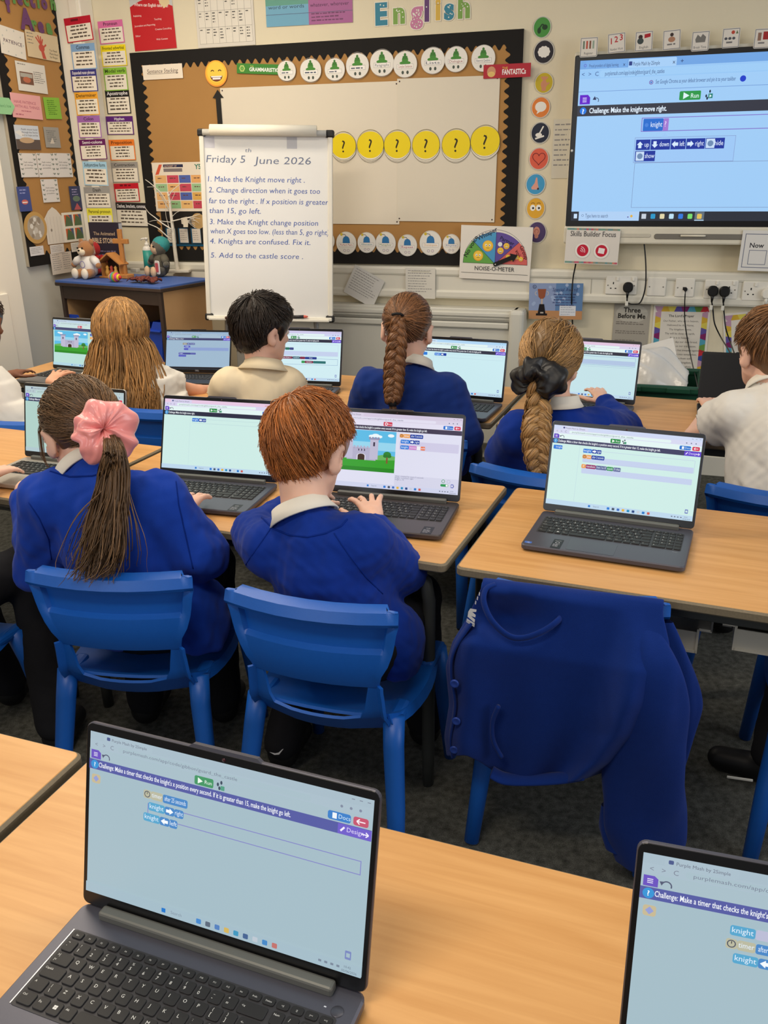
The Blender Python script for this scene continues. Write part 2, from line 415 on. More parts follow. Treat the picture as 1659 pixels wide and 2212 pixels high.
def head(fd, c, M, s=1., ears=True):
    """cranium, face, jaw, nose, lips, ears; c is the centre of the cranium"""
    L = lambda x, y, z: np.array(c)+M@(np.array((x, y, z))*s)
    fd.ell(L(0, -.008, .012), np.array((.071, .088, .080))*s, M, k=.01)
    fd.ell(L(0, .030, -.035), np.array((.058, .056, .075))*s, M, k=.03)
    fd.ell(L(0, .050, -.088), np.array((.032, .028, .024))*s, M, k=.03)
    fd.cap(L(.052, .012, -.062), L(.018, .055, -.094), .018*s, .016*s, k=.02); fd.cap(L(-.052, .012, -.062), L(-.018, .055, -.094), .018*s, .016*s, k=.02)
    fd.cap(L(0, .086, -.012), L(0, .098, -.038), .007*s, .010*s, k=.012)
    fd.ell(L(.012, .090, -.042), np.array((.008, .009, .007))*s, M, k=.006); fd.ell(L(-.012, .090, -.042), np.array((.008, .009, .007))*s, M, k=.006)
    fd.cap(L(-.03, .076, .010), L(.03, .076, .010), .009*s, .009*s, k=.015)
    for x in (-.03, .03): fd.ell(L(x, .090, -.008), np.array((.013, .010, .009))*s, M, k=.008, op='s')
    fd.cap(L(-.018, .082, -.064), L(.018, .082, -.064), .0055*s, .0055*s, k=.006); fd.cap(L(-.014, .080, -.073), L(.014, .080, -.073), .006*s, .006*s, k=.006)
    fd.ell(L(0, .091, -.0685), np.array((.018, .006, .0018))*s, M, k=.002, op='s')
    if ears:
        for sg in (-1, 1):
            E = M@np.array(Matrix.Rotation(R_(-24*sg), 3, 'Z') @ Matrix.Rotation(R_(-10), 3, 'X'))
            fd.ell(L(sg*.080, -.008, -.022), np.array((.008, .021, .033))*s, E, k=.006)
            fd.ell(L(sg*.076, .000, -.046), np.array((.007, .011, .012))*s, E, k=.008)
            fd.ell(L(sg*.0885, .002, -.020), np.array((.006, .011, .019))*s, E, k=.004, op='s')
    return L
def eyes(L, M, par, s=1., col=(70, 60, 50)):
    for x in (-.03, .03):
        b = MB(); c = Vector(L(x, .0765, -.009)); f = Vector(M[:, 1])
        b.ell(c, .0098*s, mat('eye_white', (235, 232, 225), rough=.2), n=12); b.ell(c+f*.0068*s, .0046*s, mat('iris', col, rough=.15), n=10)
        b.build('eye', par)
# ---- hair: many tapered strands in one mesh
def strand_mesh(name, strands, mats, par, rad=.0016, n=3, tip=.35):
    V = []; F = []; MI = []
    for si, st in enumerate(strands):
        P = np.asarray(st, float); m_ = len(P); T = np.gradient(P, axis=0); T /= np.maximum(np.linalg.norm(T, axis=1, keepdims=True), 1e-9)
        a = np.cross(T, np.array((.31, .2, .93))); a /= np.maximum(np.linalg.norm(a, axis=1, keepdims=True), 1e-6); b = np.cross(T, a)
        r = rad*(.75+.5*random.random()); rr = r*np.interp(np.linspace(0, 1, m_), (0, .12, .7, 1), (.6, 1, .9, tip))[:, None]
        k = sum(len(x) for x in V) if False else strand_mesh.cnt; ring = [P+(a*math.cos(2*math.pi*i/n)+b*math.sin(2*math.pi*i/n))*rr for i in range(n)]
        V.append(np.stack(ring, 1).reshape(-1, 3)); strand_mesh.cnt += m_*n
        q = np.arange(m_-1)[:, None]*n+np.arange(n)[None]; q2 = np.arange(m_-1)[:, None]*n+(np.arange(n)[None]+1) % n
        F.append(np.stack([q, q2, q2+n, q+n], -1).reshape(-1, 4)+k); MI.append(np.full((m_-1)*n, random.choices(range(len(mats)), weights=[5, 3, 2][:len(mats)])[0]))
    strand_mesh.cnt = 0
    return np_mesh(name, np.concatenate(V), np.concatenate(F), mats, par, np.concatenate(MI))
strand_mesh.cnt = 0
def hair_mats(n, c):
    g = lambda f: tuple(min(255, x*f) for x in c)
    return [mat('hair_%s_%d' % (n, i), g(f), rough=.38, spec=.45, nz=(60, .12)) for i, f in enumerate((1., .8, 1.22))]
def cap_field(c, M, s, grow, hair, regions, h=.005, par=None, name='hair', cuts=()):
    """the solid mass of the hair: grown cranium, plus extra (centre, radii) lumps in head space, minus the face"""
    c = np.array(c); fd = Field(c-.19*s, c+.19*s, h); L = lambda x, y, z: c+M@(np.array((x, y, z))*s)
    fd.ell(L(0, -.008, .014), np.array((.071+grow, .088+grow, .080+grow))*s, M, k=.01)
    for (p, r) in regions: fd.ell(L(*p), np.array(r)*s, M, k=.02)
    for (p, r) in cuts: fd.ell(L(*p), np.array(r)*s, M, k=.012, op='s')
    V, Q = fd.mesh(2); N = vnorm(V, Q); V = V+N*(npnoise(V*26, 3)*.0025)[:, None]
    return np_mesh(name, V, Q, hair[1:2], par)
def on_head(c, M, s, d, off):
    """point on the hair shell in the head-space direction d"""
    d = np.array(d, float); d /= np.linalg.norm(d); r = 1/math.sqrt((d[0]/(.071+off))**2+(d[1]/(.088+off))**2+(d[2]/(.080+off))**2)
    return np.array(c)+M@((d*r+np.array((0, -.008, .014)))*s)
def slerp(a, b, t):
    a = np.array(a, float); a /= np.linalg.norm(a); b = np.array(b, float); b /= np.linalg.norm(b); o = math.acos(max(-1, min(1, a@b)))
    if o < 1e-4: return a
    return (a*math.sin((1-t)*o)+b*math.sin(t*o))/math.sin(o)
def cloth(fd, mt, name, par, fold=.006, fs=9., seed=1, smooth=1, ridges=()):
    V, Q = fd.mesh(smooth); N = vnorm(V, Q)
    D = npnoise(V*np.array((fs, fs, fs*.55)), seed)*fold+npnoise(V*fs*2.6, seed+5)*fold*.35
    for (a, b, wd, hgt) in ridges:      # a crease (hgt<0) or roll (hgt>0) of cloth along a segment
        a = np.array(a); b = np.array(b); ab = b-a; t = np.clip(((V-a)@ab)/(ab@ab), 0, 1); d = np.linalg.norm(V-a-t[:, None]*ab, axis=1)
        D += hgt*np.exp(-(d/wd)**2)*(1-.6*np.abs(2*t-1))
    return np_mesh(name, V+N*D[:, None], Q, [mt] if not isinstance(mt, list) else mt, par)
def ring_collar(c, axis, r, h, mt, name, par, open_dir=None, flare=.35, th=.0035):
    """folded shirt collar standing round the neck, open at the front"""
    ax = Vector(axis).normalized(); f = Vector(open_dir); f = (f-ax*f.dot(ax)).normalized(); rt = f.cross(ax); c = Vector(c)
    prof = [(r*.95, -.01), (r*.98, h*.75), (r*1.0, h*.97), (r*1.05, h), (r*1.11, h*.95), (r*(1.12+flare*.3), h*.45), (r*(1.16+flare), -.004), (r*(1.10+flare), -.006), (r*1.08, h*.5), (r*1.02, h*.2)]
    b = MB(); P = []
    n = 40
    for i in range(n+1):
        a = R_(12+336*i/n); d = f*math.cos(a)+rt*math.sin(a)
        P.append([c+d*q[0]+ax*(q[1]+.012*math.cos(a)*-.5) for q in prof])
    b.grid(P, mt); b.add([p for p in P[0]], [tuple(range(len(prof)))], mt); b.add([p for p in P[-1]], [tuple(range(len(prof)-1, -1, -1))], mt)
    return b.build(name, par)
from mathutils.bvhtree import BVHTree
def seam(o, pts, rad, mt, name='seam', n=6, fl=1., lift=.0):
    """a stitched seam or rib lying on the cloth along the sight lines of the given pixels"""
    T = BVHTree.FromPolygons([v.co for v in o.data.vertices], [p.vertices for p in o.data.polygons]); Q = []
    for (a, b_) in zip(pts[:-1], pts[1:]):
        for k in range(8):
            u = a[0]+(b_[0]-a[0])*k/8; v = a[1]+(b_[1]-a[1])*k/8; h_ = T.ray_cast(CPOS, ray(u, v).normalized())
            if h_[0] is not None: Q.append(h_[0]+h_[1]*lift)
    if len(Q) > 2: b = MB(); b.tube(Q, rad, mt, n=n, flat=fl); return b.build(name, o)
def person(label, hc, hyaw, hp=10, hr=0, s=1., skin=('a', (226, 176, 148)), neck=None, shL=None, shR=None, elL=None, elR=None, wrL=None, wrR=None,
           hdL=None, hdR=None, pelvis=None, face=None, kneeL=None, kneeR=None, ankL=None, ankR=None, h=.0055, top='jumper', topmat=None, legmat=None,
           short=False, curl=.35, eye=(70, 60, 50), spread=.16, ridges=(), bulk=1., hv=None, hem=None, collar=True, liftR=(0, 0, 0, 0), shoe=True, group=None, seed=1, fold=.005, extra=(), toe=None, colh=.030, cflare=.22):
    A = lambda p: np.array(p, float); hc = A(hc); M = frame_of(hyaw, hp, hr)
    neck = A(neck); shL, shR, elL, elR, wrL, wrR, pelvis = map(A, (shL, shR, elL, elR, wrL, wrR, pelvis))
    shm = (shL+shR)/2; fw = A(face); fw = fw/np.linalg.norm(fw); rt = np.array((fw[1], -fw[0], 0)); rt /= np.linalg.norm(rt)
    kneeL, kneeR, ankL, ankR = map(A, (kneeL, kneeR, ankL, ankR))
    pts = np.stack([hc-.16, hc+.16, shL, shR, elL, elR, wrL, wrR, pelvis, kneeL, kneeR, ankL, ankR])
    lo = pts.min(0)-.13; hi = pts.max(0)+.13; lo[2] = max(lo[2], -.0)
    fd = Field(lo, hi, h)
    # skin: head, neck, slim trunk, limbs, hands in one surface
    L = head(fd, hc, M, s)
    fd.cap(L(0, -.022, -.045), neck+(shm-neck)*.35, .047*s, .05*s, k=.025)
    chest = shm*.62+pelvis*.38
    fd.cap(shm-(0, 0, .02), pelvis, .062*s, .07*s, k=.03)
    hL = pelvis-rt*.07; hR = pelvis+rt*.07
    for sh, el, wr in ((shL, elL, wrL), (shR, elR, wrR)):
        fd.cap(sh*.8+shm*.2, el, .030*s, .026*s, k=.02); fd.cap(el, wr, .027*s, .019*s, k=.008)
    for hp_, kn, an in ((hL, kneeL, ankL), (hR, kneeR, ankR)):
        fd.cap(hp_, kn, .05*s, .038*s, k=.02); fd.cap(kn, an, .038*s, .026*s, k=.01)
    for hd, wr, el, sd, lf in ((hdL, wrL, elL, 1, (0, 0, 0, 0)), (hdR, wrR, elR, -1, liftR)):
        dd, nn = hd if hd is not None and np.ndim(hd) == 2 else ((wr-el), (0, 0, 1))
        hand(fd, wr, dd, nn, sd, curl=curl, s=.86*s, spread=spread, lift=lf)
    V, Q = fd.mesh(1)
    body = np_mesh('person', V, Q, [SKIN(*skin)]); tag(body, label, 'person', group)
    eyes(L, M, body, s, eye)
    # top garment
    fj = Field(lo, hi, h if hv is None else hv); B = bulk
    wsh = np.linalg.norm(shR-shL)/2
    Bx = np.stack([rt, fw, np.array((0, 0, 1.))], 1)
    tr = pelvis-shm; tr /= np.linalg.norm(tr); up = -tr; fwt = np.cross(up, rt)*1.; fwt /= np.linalg.norm(fwt); Tm = np.stack([rt, fwt, up], 1)
    for t, wx, wy, rz in ((.10, .80, .076, .085), (.30, .90, .092, .10), (.55, .90, .094, .11), (.80, .92, .096, .10), (1.0, .97, .100, .085)):
        fj.ell(shm*(1-t)+pelvis*t, (wsh*wx*B, wy*B, rz), Tm, k=.05)
    fj.cap(shL*.85+shm*.15, shR*.85+shm*.15, .048*B, .048*B, k=.04)
    fj.cap(shm+up*.015, neck, .062, .058, k=.035)
    for sh, el, wr in ((shL, elL, wrL), (shR, elR, wrR)):
        if short: e2 = sh+(el-sh)*.74; fj.cap(sh, e2, .056*B, .058*B, k=.03)
        else: fj.cap(sh, el, .057*B, .053*B, k=.03); fj.cap(el, wr-(wr-el)*.16, .054*B, .033*B, k=.018); w2 = wr-(wr-el)*.2; fj.cap(w2, wr-(wr-el)*.10, .029*B, .027*B, k=.006)
    for (ec, er) in extra: fj.ell(A(ec), er, Bx, k=.04)
    nup = neck-shm; nup = nup/np.linalg.norm(nup); fj.cap(neck+nup*.004, neck+nup*.12, .054, .07, k=.004, op='s')
    if hem is not None: fj.cutz(hem, n=(0, 0, -1), p=(0, 0, hem))
    if short:
        for sh, el in ((shL, elL), (shR, elR)):
            d = (el-sh)/np.linalg.norm(el-sh); e2 = sh+(el-sh)*.72
            fj.cap(e2+d*.005, e2+d*.11, .075*B, .09*B, k=.004, op='s')
    cloth(fj, topmat, top, body, fold=fold, seed=seed, ridges=ridges)
    # trousers and shoes
    ft = Field(lo, hi, max(h, .008))
    ft.ell(pelvis-np.array((0, 0, .02)), (.125*B, .105, .085), Bx, k=.03)
    for hp_, kn, an in ((hL, kneeL, ankL), (hR, kneeR, ankR)):
        ft.cap(hp_, kn, .075, .058, k=.03); ft.cap(kn, an, .058, .05, k=.02)
    cloth(ft, legmat, 'trousers', body, fold=.004, seed=seed+3)
    if shoe:
        for an in (ankL, ankR):
            f_ = Field(A(an)-.22, A(an)+.22, .007); b0 = A(an)*(1, 1, 0)
            f_.cap(b0+(0, 0, .04), b0+(fw if toe is None else A(toe))*.12+(0, 0, .032), .036, .03, k=.02); f_.cap(b0+(0, 0, .05), A(an)+(0, 0, .01), .038, .036, k=.02); f_.cutz(0, n=(0, 0, -1), p=(0, 0, .004))
            V, Q = f_.mesh(1); np_mesh('shoe', V, Q, [mat('black_shoe', (20, 20, 21), rough=.5)], body)
    if collar:
        ring_collar(neck-nup*.004, nup, .0545*s, colh, mat('white_polo', (232, 226, 212), rough=.8, spec=.15, bump=(900, .15)), 'shirt_collar', body, open_dir=M[:, 1], flare=cflare)
    return body, L, M
# ------------------------------------------------------------------ the room
WY = R_(-18.16); W0 = Vector((0, 4.7, 0)); WD = Vector((math.cos(WY), math.sin(WY), 0)); WN = Vector((math.sin(WY), -math.cos(WY), 0))
C0 = Vector((-1.63, 5.235, 0)); LE = -WN; LY = R_(71.84)
S0 = (C0-W0).dot(WD)
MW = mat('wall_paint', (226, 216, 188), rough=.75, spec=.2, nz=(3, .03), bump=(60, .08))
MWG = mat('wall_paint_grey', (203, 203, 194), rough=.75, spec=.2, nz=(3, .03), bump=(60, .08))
MWH = mat('white_gloss', (240, 234, 218), rough=.35, nz=(5, .02))
MTR = mat('trunking_white', (222, 218, 203), rough=.4, nz=(6, .02))
def wp(s, z, off=0): p = W0+WD*s+WN*off; return Vector((p.x, p.y, z))
def wpx(u, v, off=0): p = on_plane(u, v, W0+WN*off, WN); return (p-W0).dot(WD), p.z
def lp(t, z, off=0): p = C0+LE*t+WD*off; return Vector((p.x, p.y, z))
def lpx(u, v, off=0): p = on_plane(u, v, C0+WD*off, WD); return (p-C0).dot(LE), p.z
b = MB(); b.box((0, 2, -.02), (9, 9, .04), carpet_mat()); struct(b.build('floor'))
b = MB(); b.box((0, .06, 1.4), (6.4, .12, 2.8), MW); struct(b.build('wall_front', loc=wp(S0+3.2, 0), rot=(0, 0, WY)))
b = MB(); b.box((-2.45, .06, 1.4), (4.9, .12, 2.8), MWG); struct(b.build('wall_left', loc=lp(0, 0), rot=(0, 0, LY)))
# boxed-in pipe column in the corner and the white pier in front of the left wall
b = MB(); b.box((.085, -.055, 1.4), (.17, .11, 2.8), MWH, r=.006); b.box((.13, -.113, 1.4), (.05, .006, 2.8), MWH, r=.002)
struct(b.build('trim_1', loc=wp(S0, 0), rot=(0, 0, WY)))
b = MB(); b.box((-2.847, -.075, 1.4), (4.0, .15, 2.8), MWH, r=.006)
for k in range(2): b.box((-1.14-.46*k, -.155, .50), (.36, .012, .86), MWH, r=.004)
struct(b.build('wall_left_pier', loc=lp(0, 0), rot=(0, 0, LY)))
# trunking runs and the radiator with its casing
def wbox(name, u0, v0, u1, v1, depth, mt, r=.004, off=0):
    s0, z0 = wpx(u0, v0, off); s1, z1 = wpx(u1, v1, off); bb = MB()
    bb.box((0, -depth/2, 0), (abs(s1-s0), depth, abs(z1-z0)), mt, r=r)
    return bb.build(name, loc=wp((s0+s1)/2, (z0+z1)/2, off), rot=(0, 0, WY)), (s0+s1)/2, (z0+z1)/2, abs(s1-s0), abs(z1-z0)
zt = wpx(1190, 582)[1]; zb = wpx(1190, 647)[1]
b = MB(); Lw = 4.6
b.box((Lw/2, -.026, zt-.016), (Lw, .052, .045), MTR, r=.012); b.box((Lw/2, -.022, (zt+zb)/2), (Lw, .044, zt-zb), MTR, r=.003); b.box((Lw/2, -.026, zb+.018), (Lw, .052, .045), MTR, r=.012)
for k in range(5): b.box((.9+.85*k, -.0225, (zt+zb)/2-.003), (.003, .046, zt-zb-.05), mat('trunking_gap', (170, 166, 152)))
struct(b.build('trim_2', loc=wp(S0+.2, 0), rot=(0, 0, WY)))
s1, z1 = wpx(1131, 670, .1); s0 = s1-1.62
b = MB(); hw = (s1-s0); MR = mat('radiator_white', (214, 212, 200), rough=.35, nz=(4, .02))
b.box((hw/2, -.05, z1/2+.05), (hw-.06, .10, z1-.1), MR, r=.006); b.box((hw/2-.03, -.055, z1-.028), (hw-.02, .11, .022), MR, r=.005)
b.box((hw/2-.03, -.057, z1-.055), (hw-.02, .11, .010), mat('radiator_gap', (150, 148, 138)), r=.001); b.box((hw/2-.03, -.0585, z1-.08), (hw-.08, .116, .03), MR, r=.006)
b.box((hw-.03, -.0655, z1/2+.03), (.075, .13, z1-.06), MR, r=.02, seg=3)
rad = b.build('radiator', loc=wp(s0, 0), rot=(0, 0, WY)); tag(rad, 'long cream radiator casing below the noticeboard, on the front wall', 'radiator')
b = MB(); b.tube([(hw+.02, -.05, z1-.17), (hw+.05, -.05, z1-.17), (hw+.05, -.05, z1-.22)], .011, mat('brass_valve', (150, 140, 120), rough=.35, metal=.8)); b.lathe([(.016, 0), (.018, .03), (.012, .045)], mat('valve_cap', (225, 222, 212)), n=14, c=(hw+.05, -.05, z1-.21))
b.build('valve', rad)
b = MB(); b.box((0, -.015, .05), (4.2, .02, .1), MWH, r=.003); struct(b.build('baseboard_front', loc=wp(S0+2.3, 0), rot=(0, 0, WY)))
# ------------------------------------------------------------------ tables
MBEECH = wood('beech_laminate', (205, 150, 88), (222, 170, 108)); MEDGE = mat('table_edging', (128, 116, 94), rough=.6, nz=(220, .22))
MLEG = mat('table_leg_grey', (62, 64, 62), rough=.45, nz=(30, .05))
TZ = .64
def table(label, fr, yaw, wd=1.1, dp=.55, group='classroom tables in rows'):
    """fr: front right corner of the top"""
    t = thing('classroom_table', label, 'table', (fr[0], fr[1], 0), (0, 0, yaw), group)
    b = MB(); b.slab(wd-.008, dp-.008, .0226, .012, MBEECH, c=(-wd/2, dp/2, TZ-.0112), ch=.0015); b.build('tabletop', t)
    b = MB(); b.slab(wd, dp, .022, .016, MEDGE, c=(-wd/2, dp/2, TZ-.0117), ch=.004); b.build('edging', t)
    for sx in (0, 1):
        for sy in (0, 1):
            x = -.055 if sx == 0 else -wd+.055; y = .05 if sy == 0 else dp-.05; dx = -1 if sx == 0 else 1; b = MB()
            b.tube([(x, y, .002), (x, y, .1), (x, y, TZ-.12), (x+dx*.008, y, TZ-.075), (x+dx*.03, y, TZ-.05), (x+dx*.07, y, TZ-.04), (x+dx*.16, y, TZ-.04)], [.016, .018, .018, .018, .018, .018, .017], MLEG, n=10, flat=.85); b.build('leg', t)
    b = MB()
    for y in (.05, dp-.05): b.box((-wd/2, y, TZ-.04), (wd-.3, .028, .03), MLEG, r=.003)
    for x in (-.16, -wd+.16): b.box((x, dp/2, TZ-.04), (.028, dp-.1, .03), MLEG, r=.003)
    b.build('frame', t); return t
YM = R_(-22.2); YF = R_(-20.5); YB = R_(-21.5)
dirv = lambda y: Vector((math.cos(y), math.sin(y), 0)); nrm = lambda y: Vector((-math.sin(y), math.cos(y), 0))
fm = Vector((.133, 1.746, 0))
table('middle row beech table shared by the pink scrunchie and red-haired pupils', fm, YM)
table('beech table in the middle row under the unattended open laptop', fm+dirv(YM)*1.122, YM)
table('beech table at the left edge of the middle row, holding a pale laptop', fm-dirv(YM)*1.116, YM)
ff = Vector((-.451, 1.097, 0))-nrm(YF)*.55
table('nearest beech table carrying the big foreground laptop', ff+dirv(YF)*1.108, YF)
table('empty-looking beech table in the bottom left corner, beside the foreground laptop', ff-dirv(YF)*.006, YF)
fb = Vector((.369, 2.885, 0))
t1 = table('back row beech table in front of the radiator, under the braided pupil', fb, YB)
t2 = table('back row beech table at the right below the sockets', fb+dirv(YB)*1.115+nrm(YB)*.0, YB)
t3 = table('back row beech table at the far left beside the blue-topped cabinet', fb-dirv(YB)*1.11, YB)
# ------------------------------------------------------------------ chairs
MCH = mat('chair_blue_plastic', (16, 90, 182), rough=.42, spec=.5, nz=(90, .05), bump=(500, .06))
def chair_parts(t):
    # backrest with a rolled lip, side flanges, stepped panel; then the lower frame round the hand opening
    rows = [(.652, .184, -.004), (.651, .186, .006), (.647, .187, .024), (.628, .188, .034), (.622, .187, .031), (.619, .186, .008), (.615, .185, .003), (.60, .181, .004), (.575, .177, .004), (.556, .173, .006), (.549, .171, .020), (.525, .163, .022), (.502, .150, .020), (.480, .143, .016), (.468, .141, .012)]
    def yc(z, x): return -.238-(z-.40)*.07+.035*((x/.19)**2)
    P = []
    for (z, wd, rim) in rows:
        r = []
        for f in (-1, -.965, -.9, -.86, -.6, -.3, 0, .3, .6, .86, .9, .965, 1):
            x = wd*f; e = rim if abs(f) < .87 else (max(.026, rim) if abs(f) > .95 else max(.018, rim))
            if z < .5: e = rim
            r.append((x, yc(z, x)-e, z))
        P.append(r)
    b = MB(); b.grid(P, MCH); o = b.build('backrest', t); mods(o, .006)
    b = MB(); P = []
    for (z, wd, hw) in ((.472, .150, .118), (.458, .150, .116), (.435, .151, .113), (.402, .153, .108), (.383, .155, .098), (.375, .156, .06), (.364, .157, .06), (.334, .157, .06)):
        r = []
        for x in (-wd, -wd+.014, -hw-.004, -hw, -hw*.6, -hw*.2, hw*.2, hw*.6, hw, hw+.004, wd-.014, wd):
            e = .010+(.018 if abs(x) > wd-.008 else 0); dz = .012*((x/wd)**2) if z < .45 else 0
            r.append((x, yc(z, x)-e+max(0, (.385-z))*.6, z+dz))
        P.append(r)
    b.grid(P, MCH, mask=lambda i, j: i < 5 and 3 <= j <= 7); o = b.build('back_frame', t); mods(o, .007)
    P = []
    for i in range(11):
        v = i/10; y = -.222+.41*v; wd = .160+.03*math.sin(math.pi*min(v*1.1, 1))
        z = .358-.014*math.sin(math.pi*v)-(.03*max(0, (v-.82)/.18)**2)+(.02*max(0, (.12-v)/.12))
        P.append([(wd*f, y, z+.016*(abs(f)**2.5)-(.022 if abs(f) > .97 else 0)) for f in (-1, -.96, -.8, -.5, -.2, 0, .2, .5, .8, .96, 1)])
    b = MB(); b.grid(P, MCH); o = b.build('seat', t); mods(o, .007)
    for sx in (-1, 1):
        b = MB(); b.tube([(sx*.158, -.195, .374), (sx*.163, -.215, .31), (sx*.176, -.245, .17), (sx*.188, -.285, .004)], [.024, .023, .0205, .017], MCH, n=12); b.box((sx*.157, -.165, .356), (.034, .10, .03), MCH, r=.01); b.build('leg', t)
        b = MB(); b.tube([(sx*.165, .13, .358), (sx*.172, .15, .27), (sx*.188, .19, .004)], [.024, .022, .016], MCH, n=12); b.box((sx*.163, .10, .354), (.034, .12, .024), MCH, r=.009); b.build('leg', t)
def mods(o, th, bev=.0016):
    q = o.modifiers.new('thickness', 'SOLIDIFY'); q.thickness = th; q.offset = 0
    q = o.modifiers.new('edge', 'EDGE_SPLIT'); q.split_angle = R_(38)
def chair_at(bx, by, yaw):    # bx,by: middle of the top of the back
    c, s_ = math.cos(yaw), math.sin(yaw); o = (0, -.282)
    return (bx-(c*o[0]-s_*o[1]), by-(s_*o[0]+c*o[1]), 0), (0, 0, yaw)
GC = 'blue plastic school chairs'
l, r = chair_at(-.60, 1.675, R_(-7)); ch0 = thing('school_chair', 'blue plastic chair under the pupil with the pink scrunchie', 'chair', l, r, GC); chair_parts(ch0)
for bx, by, yw, lb in ((-.163, 1.535, -18.6, 'blue plastic chair under the red-haired pupil'),
                       (.370, 1.550, -17.8, 'empty blue plastic chair with a cardigan hung over its back'),
                       (.40, 2.30, -30, 'blue plastic chair behind the pupil with the black scrunchie'),
                       (1.02, 2.10, -28, 'blue plastic chair under the fair-haired pupil at the right edge'),
                       (-1.32, 2.93, -12, 'blue plastic chair at the left edge, behind the pale laptop'),
                       (.08, 2.68, -20, 'blue plastic chair under the pupil with the brown plait'),
                       (-.46, 2.83, -20, 'blue plastic chair under the dark-haired pupil in the cream shirt'),
                       (-.90, 3.08, -20, 'blue plastic chair under the pupil with long loose blonde hair')):
    l, r = chair_at(bx, by, R_(yw)); dup(ch0, l, r, lb)
dup(ch0, (-1.16, 1.93, 0), (0, 0, R_(-20)), 'blue plastic chair cut off by the left edge, behind the pink scrunchie pupil')
l, r = chair_at(.985, 1.475, R_(-20)); dup(ch0, l, r, 'blue plastic chair at the right edge, only its legs in view')
# ------------------------------------------------------------------ laptops
LWD, LDP, LH_ = .357, .225, .222
KEY = mat('key_black', (40, 39, 39), rough=.5, spec=.3); LEG = (222, 222, 218)
def kb_layout():
    K = []; u = .0169; x0 = -.160; y = -.0405
    fr = ['Esc', 'F1', 'F2', 'F3', 'F4', 'F5', 'F6', 'F7', 'F8', 'F9', 'F10', 'F11', 'F12', 'Ins', 'PrtSc', 'Delete', '>||', '[]', '|<<', '>>|']
    for i, t in enumerate(fr): K.append((x0+.016*i, y, .016, .0115, t, ''))
    y -= .0122; h = .0172
    def row(lst, x, y):
        for t, t2, wd in lst: K.append((x, y, wd, h, t, t2)); x += wd
    n = .0161; nx = x0+15*u+.003
    row([('`', '¬', u)]+[(a, b_, u) for a, b_ in zip('1234567890-=', '!"£$%^&*()_+')]+[('<x', '', 2*u)], x0, y); row([('Num', 'Lock', n), ('/', '', n), ('*', '', n), ('-', '', n)], nx, y); y -= h
    row([('|<', '>|', 1.5*u)]+[(a, '', u) for a in 'QWERTYUIOP']+[('[', '{', u), (']', '}', u), ('<-', '', 1.5*u)], x0, y); row([('7', '', n), ('8', '', n), ('9', '', n), ('+', '', n)], nx, y); y -= h
    row([('CapsLk', '', 1.75*u)]+[(a, '', u) for a in 'ASDFGHJKL']+[(';', ':', u), ("'", '@', u), ('#', '~', u), ('', '', 1.25*u)], x0, y); row([('4', '', n), ('5', '', n), ('6', '', n), ('', '', n)], nx, y); y -= h
    row([('^', '', 1.25*u), ('\\', '|', u)]+[(a, '', u) for a in 'ZXCVBNM']+[(',', '<', u), ('.', '>', u), ('/', '?', u), ('^', '', 2.75*u)], x0, y); row([('1', '', n), ('2', '', n), ('3', '', n), ('', '', n)], nx, y); y -= h
    row([('Ctrl', '', 1.25*u), ('Fn', '', u), ('WIN', '', u), ('Alt', '', u), ('', '', 5*u), ('AltGr', '', u*1.05), ('Ctrl', '', u*1.2), ('<', '', u*1.1), ('^v', '', u*1.2), ('>', '', u*1.2)], x0, y); row([('0', '', 2*n), ('.', '', n), ('', '', n)], nx, y)
    return K
def flat(b, sh, z0):      # lay a print down on a level top
    for (v) in [0]:
        k = len(b.v); b.v.extend([(x, z, z0-y) for x, y, z in sh.v]); ids = [b.mi(a) for a in sh.mats]
        for f, mm in zip(sh.f, sh.m): b.f.append(tuple(i+k for i in f)); b.m.append(ids[mm]); b.s.append(False)
def one_key(b, x, y, wd, h, t, t2, z, legend=True, cx=0, cy=0):
    b.slab(wd-.0028, h-.0026, .0018, .0022, KEY, c=(x+wd/2-cx, y-h/2-cy, z), ch=.0005, n=2)
    if not legend or not (t or t2): return
    s = Sheet(dy=.00002); X, Y = x-cx, y-cy; sm = h < .012
    if t == 'WIN':
        for i in (0, 1):
            for j in (0, 1): s.rect(X+.0062+.0023*i, Y-.0098+.0023*j, .0021, .0021, LEG)
    elif sm: s.text(t, X+wd/2, Y-h*.62, .0019, LEG, 'c')
    elif len(t) > 2: s.text(t, X+.0032, Y-.0065, .0024, LEG)
    else:
        s.text(t, X+.0044, Y-(.0125 if t2 else .0085), .0040 if len(t) == 1 else .0028, LEG)
        if t2: s.text(t2, X+.0044, Y-.0063, .0032, LEG)
    flat(b, s, z+.0010)
KB_MESH = {}
